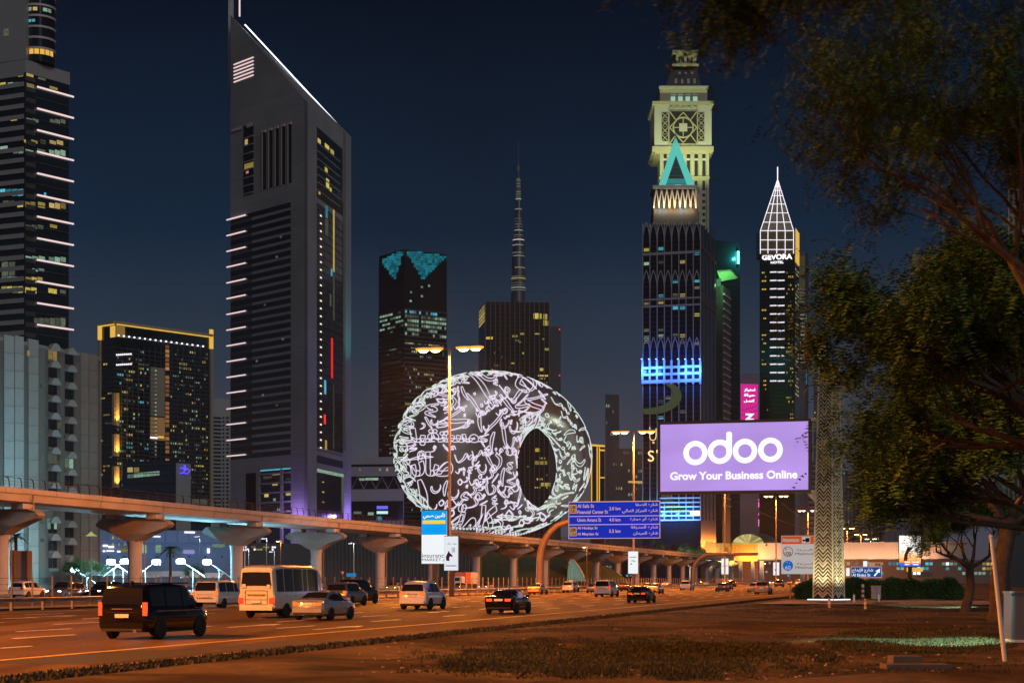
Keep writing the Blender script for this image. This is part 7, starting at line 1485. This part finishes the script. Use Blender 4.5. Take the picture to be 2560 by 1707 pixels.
def flood(px, py, side, lab, d=318, pw=9000):
    p = Vector((Xp(px, d), d, 0)); hgt = Zp(py, d); Fm = thing('yard_floodlight', lab, 'floodlight', p, 0, 'dazzling floodlights in the yard behind the viaduct')
    MB().tube([(side * 2.2, .4, 0), (side * 2.2, .4, hgt - 1.4)], .07, 8).build('pole', M_STEEL, Fm); MB().tube([(0, 0, hgt + .1), (side * 2.2, .4, hgt - 1.4), (side * 4.3, .8, hgt - 2.9)], .09, 8).build('arm', M_STEEL, Fm)
    MB().box(-.85, .85, -.1, .12, hgt - .5, hgt + .5).build('head', M_DARK, Fm); MB().lathe([(.001, -.08), (.5, -.04), (.62, .05)], 16).xf(Matrix.Translation((0, -.18, hgt)) @ Matrix.Rotation(R(90), 4, 'X') @ Matrix.Diagonal((1.35, .8, -1, 1))).build('lens', G_FL, Fm)
    q = (0, -.5, hgt); lamp('flood', 'SPOT', Fm, q, pw * 3, CYN, .3, (R(66), 0, R(5)), 150, .6); lamp('flood_beam', 'SPOT', Fm, q, pw * 2, CYN, .3, (R(88.5), 0, R(180) - math.atan2(p.x, p.y)), 26, .7); lamp('flood_spill', 'POINT', Fm, (0, -.6, hgt - .2), pw * 1.1, CYN, .3) if px > 200 else None
for i, (px, py, sd, lab) in enumerate(((187, 1424, 1, 'small white floodlight beside the green-lit tree'), (278, 1404, 1, 'floodlight just left of the first thick viaduct column'), (312, 1403, -1, 'floodlight touching the first thick viaduct column on its left'), (391, 1404, -1, 'floodlight just left of the palm behind the viaduct'), (452, 1402, 1, 'floodlight just right of the palm behind the viaduct'), (518, 1404, 1, 'rightmost floodlight of the yard, above the white minivan'))): flood(px, py, sd, lab)
for i, (px, py, w, d, lab) in enumerate(((275, 1431, 9, 330, 'white shade canopy behind the first column, left one'), (345, 1436, 9, 335, 'white shade canopy right of the first column'), (420, 1434, 9, 338, 'white shade canopy behind the palm trunk'), (505, 1438, 8, 335, 'white shade canopy above the white minivan'))):
    p = Vector((Xp(px, d), d, 0)); z = Zp(py, d); Cn = thing('shade_canopy', lab, 'canopy', p, 0, 'white shade canopies in the yard')
    MB().add([(-w / 2, -2, z - .5), (w / 2, -2, z - .5), (w / 2, 2.5, z + .5), (-w / 2, 2.5, z + .5), (-w / 2, -2, z - .42), (w / 2, -2, z - .42), (w / 2, 2.5, z + .58), (-w / 2, 2.5, z + .58)], [(0, 3, 2, 1), (4, 5, 6, 7), (0, 1, 5, 4), (1, 2, 6, 5), (2, 3, 7, 6), (3, 0, 4, 7)]).build('fabric_roof', M_CAN, Cn)
    for sx_ in (-w / 2 + .4, w / 2 - .4): MB().box(sx_ - .06, sx_ + .06, 2.2, 2.35, 0, z + .4).build('post', M_STEEL, Cn)
def palm(px, py, d, lab, h_extra=0, n=26, L_=2.6, m=M_LEAF2):
    p = Vector((Xp(px, d), d, 0)); hgt = Zp(py, d); rr = random.Random(int(px)); T = thing('palm_tree', lab, 'palm', p)
    MB().tube([(0, 0, 0), (.1, 0, hgt * .5), (0, 0, hgt)], [.32, .24, .22], 10).build('trunk', M_BARK, T, 60)
    v, f = [], []
    for k in range(n):
        a = 2 * math.pi * k / n + rr.uniform(-.1, .1); el_ = rr.uniform(-.3, 1.15); pr = None
        for j in range(9):
            u_ = j / 8; r_ = L_ * u_ * math.cos(el_ * .6); z = hgt + L_ * (math.sin(el_) * u_ - .75 * u_ * u_); c = Vector((r_ * math.cos(a), r_ * math.sin(a), z)); s_ = Vector((-math.sin(a), math.cos(a), 0)); w = .5 * math.sin(math.pi * min(1, u_ + .15)) + .03
            if pr is not None:
                for sg in (-1, 1):
                    n0 = len(v); v += [tuple(pr), tuple(c), tuple(c + s_ * sg * w + (c - pr) * .8 - Vector((0, 0, .12)))]; f.append((n0, n0 + 1, n0 + 2))
            pr = c
    MB().add(v, f).build('crown', m, T)
palm(425, 1372, 300, 'palm tree silhouetted against the floodlit yard'); palm(40, 1340, 262, 'dim palm tree at the left edge under the viaduct', L_=2.2, n=20)
tree('roadside_tree', 'bushy green-lit tree left of the floodlit yard', (Xp(205, 312), 312, 0), 2.2, (0, 0, 0), .25, [(-1, 0, .6), (1, 0, .6), (0, -.5, 1), (.5, .5, .8), (-.5, -.4, .9)], 3, 1.9, 3800, .42, .7, 41, M_LEAF)
tree('roadside_tree', 'dark round tree right of the palm in the yard', (Xp(488, 330), 330, 0), 2.0, (0, 0, 0), .2, [(-1, 0, .6), (1, 0, .6), (0, -.5, 1)], 2, 1.7, 1500, .4, .7, 42, M_LEAF2)
for k, (px, d, lab) in enumerate(((1672, 930, 'leafy tree sparkling with lamplight under the lattice tower'), (1725, 925, 'pale lamplit tree right under the lattice tower'), (1640, 940, 'dim tree left under the lattice tower'))): tree('street_tree', lab, (Xp(px, d), d, 0), 9, (0, 0, 0), .5, [(-1, 0, .8), (1, 0, .8), (0, -.6, 1.1), (.4, .3, 1.3), (-.5, -.2, 1.2)], 3, 6.0, 2600, 1.1, .65, 60 + k, M_LEAF, 'trees below the lattice tower')
tl = thing('tree_uplight', 'white uplight among the trees below the lattice tower', 'light', (Xp(1722, 915), 915, 0)); MB().lathe([(.3, 0), (.3, .8), (.2, .9)], 10).build('housing', M_DARK, tl); lamp('spot', 'SPOT', tl, (0, 0, 1.2), 52000, (.95, 1, .85), .3, aim((0, 0, 1), (0, 10, 16)), 120, .8)
# hoarding and dark glazed block behind the viaduct
hb_ = Board('hoarding', 'plain lilac-white hoarding board on two posts at the left edge', 'hoarding', 255, 25, 80, 1376, 1452); hb_.rect('panel', 25, 80, 1376, 1452, mat('hoarding_white', (.50, .46, .52), .6), .1, .1)
for x in (35, 69): MB().box(hb_.x(x) - .14, hb_.x(x) + .14, -.25, -.02, 0, hb_.z(1374)).build('post', M_GP, hb_.root)
b31 = Bld('glass_pavilion', 'dark teal glazed block behind the viaduct columns', [(815, 560), (1190, 590)], 1318, 30, mat('teal_dark_glass', (.05, .08, .09), .25))
for k in range(40): b31.pxp('mullion', 0, 818 + k * 9.3, 819.4 + k * 9.3, 1320, 1450, mat('mullion_grey', (.14, .19, .20), .5), .3)
b32 = Bld('dark_hall', 'long low dark building behind the right part of the viaduct', [(560, 640), (815, 660)], 1356, 30, mat('hall_wall', (.10, .095, .10), .8))
b32.windows(0, 565, 690, [1366, 1372], 22, .5, [G_WARM, G_WHITE, G_YEL], .7, 4, 8)
b33 = Bld('dark_hall', 'low dim building behind the columns near the curved sign pole', [(1190, 760), (1500, 800)], 1372, 30, mat('hall_wall2', (.09, .08, .08), .8)); b33.windows(0, 1195, 1495, [1390, 1402, 1418], 40, .06, [G_DIM, G_WARM, G_COOL], .6, 4, 9)
b34 = Bld('dark_hall', 'low dim building under the far viaduct and station', [(1500, 1040), (2000, 1090)], 1385, 30, mat('hall_wall3', (.12, .09, .085), .8)); b34.windows(0, 1505, 1990, [1405, 1416, 1428, 1438], 60, .12, [G_WHITE, G_CYAN, G_COOL, G_WARM], .6, 5, 10)
b35 = Bld('shopfront_block', 'lit shopfronts behind the hedge below the footbridge', [(2100, 760), (2560, 780)], 1398, 30, mat('shop_wall', (.16, .13, .12), .8)); b35.windows(0, 2105, 2555, [1408, 1420, 1432], 44, .32, [G_WHITE, G_COOL, G_WARM, G_CYAN], .75, 7, 15); b35.pxp('gold_awning', 0, 2262, 2302, 1418, 1428, G_GOLD, 2.0)
# arched exit canopy glowing green under the viaduct
ac = Board('arched_canopy', 'curved station exit canopy glowing pale green between viaduct columns', 'canopy', 560, 1418, 1462, 1396, 1452)
mb = MB(); arcp = [(1418, 1452), (1419, 1425), (1422, 1408), (1428, 1399), (1434, 1400), (1446, 1415), (1456, 1432), (1463, 1452)]
MB().tube([(ac.x(x), -.3, ac.z(y)) for x, y in arcp[2:]], .35, 8).build('arch_rim', M_CAN, ac.root); MB().slab([(ac.x(x), ac.z(y)) for x, y in reversed(arcp)], .0, .3).build('lit_interior', glow('exit_green', (.45, .9, .65), .22), ac.root)
for k in range(5): MB().tube([(ac.x(1424 + k * 7), -.1, ac.z(1452)), (ac.x(1422 + k * 6), -.1, ac.z(1404 + k * 7))], .1, 5).build('rib', M_CAN, ac.root)
# lamp posts standing behind the viaduct
for i, (px, y0, d, c_, lab) in enumerate(((622, 1374, 330, 'w', 'thin white lamp post behind the minibus, first from its left end'), (667, 1345, 340, 'w', 'tall thin lamp post rising behind the minibus roof'), (686, 1378, 360, 'w', 'short white lamp post behind the minibus roof'), (702, 1352, 420, 'o', 'lit orange lamp post behind the minibus roof'), (885, 1357, 330, 'w', 'white lamp post under the viaduct above the silver saloon'), (500, 1340, 345, 'w', 'slim lamp post above the white minivan'), (1467, 1367, 470, 'o', 'small orange lamp in front of the viaduct, right of the blue sign pole'), (228, 1300, 300, 'g', 'lamp post with a conical yellow-green shade under the viaduct'))):
    p = Vector((Xp(px, d), d, 0)); hgt = Zp(y0, d); T = thing('lamp_post', lab, 'lamp post', p); MB().tube([(0, 0, 0), (0, 0, hgt)], [.10, .06], 8).build('pole', M_POLE, T)
    gm = {'w': G_WHITE, 'o': G_SOD, 'g': glow('shade_lit', (.75, .85, .25), .5)}[c_]
    if c_ == 'g': MB().lathe([(1.1, -.6), (.35, -.15), (.08, .2)], 16).build('shade', gm, T).location = (0, 0, hgt - 2.2)
    else:
        MB().box(-1.0, .1, -.1, .1, hgt - .05, hgt + .07).build('arm', M_POLE, T); MB().box(-1.1, -.4, -.16, .16, hgt - .14, hgt - .05).build('lens', gm, T)
    if c_ != 'g': lamp('light', 'POINT', T, (-.8, -.2, hgt - .4), 900 if c_ == 'w' else 2500, (.6, .85, 1) if c_ == 'w' else SOD, .2)
# road signs seen past the grey vehicle
rsg = Board('direction_sign', 'small blue direction sign beyond the guard rail above the grey vehicle', 'road sign', 300, 866, 890, 1432, 1441); rsg.rect('panel', 866, 890, 1432, 1441, glow('dir_blue', (.03, .30, .7), .6), .05, .06); MB().box(-.05, .05, .05, .12, 0, rsg.z(1441)).build('post', M_STEEL, rsg.root)
yl = Board('give_way_sign', 'red-bordered triangular sign left of the small blue direction sign', 'road sign', 300, 851, 862, 1427, 1438); MB().slab([(yl.x(851), yl.z(1427)), (yl.x(856.5), yl.z(1438)), (yl.x(862), yl.z(1427))], -.03, .0).build('red_border', M_RS, yl.root); MB().slab([(yl.x(853.2), yl.z(1428.3)), (yl.x(856.5), yl.z(1435.5)), (yl.x(859.8), yl.z(1428.3))], -.05, -.035).build('white_field', M_WS, yl.root); MB().box(-.05, .05, .01, .08, 0, yl.z(1436)).build('post', M_STEEL, yl.root)
# red beacon glimpsed through the tree
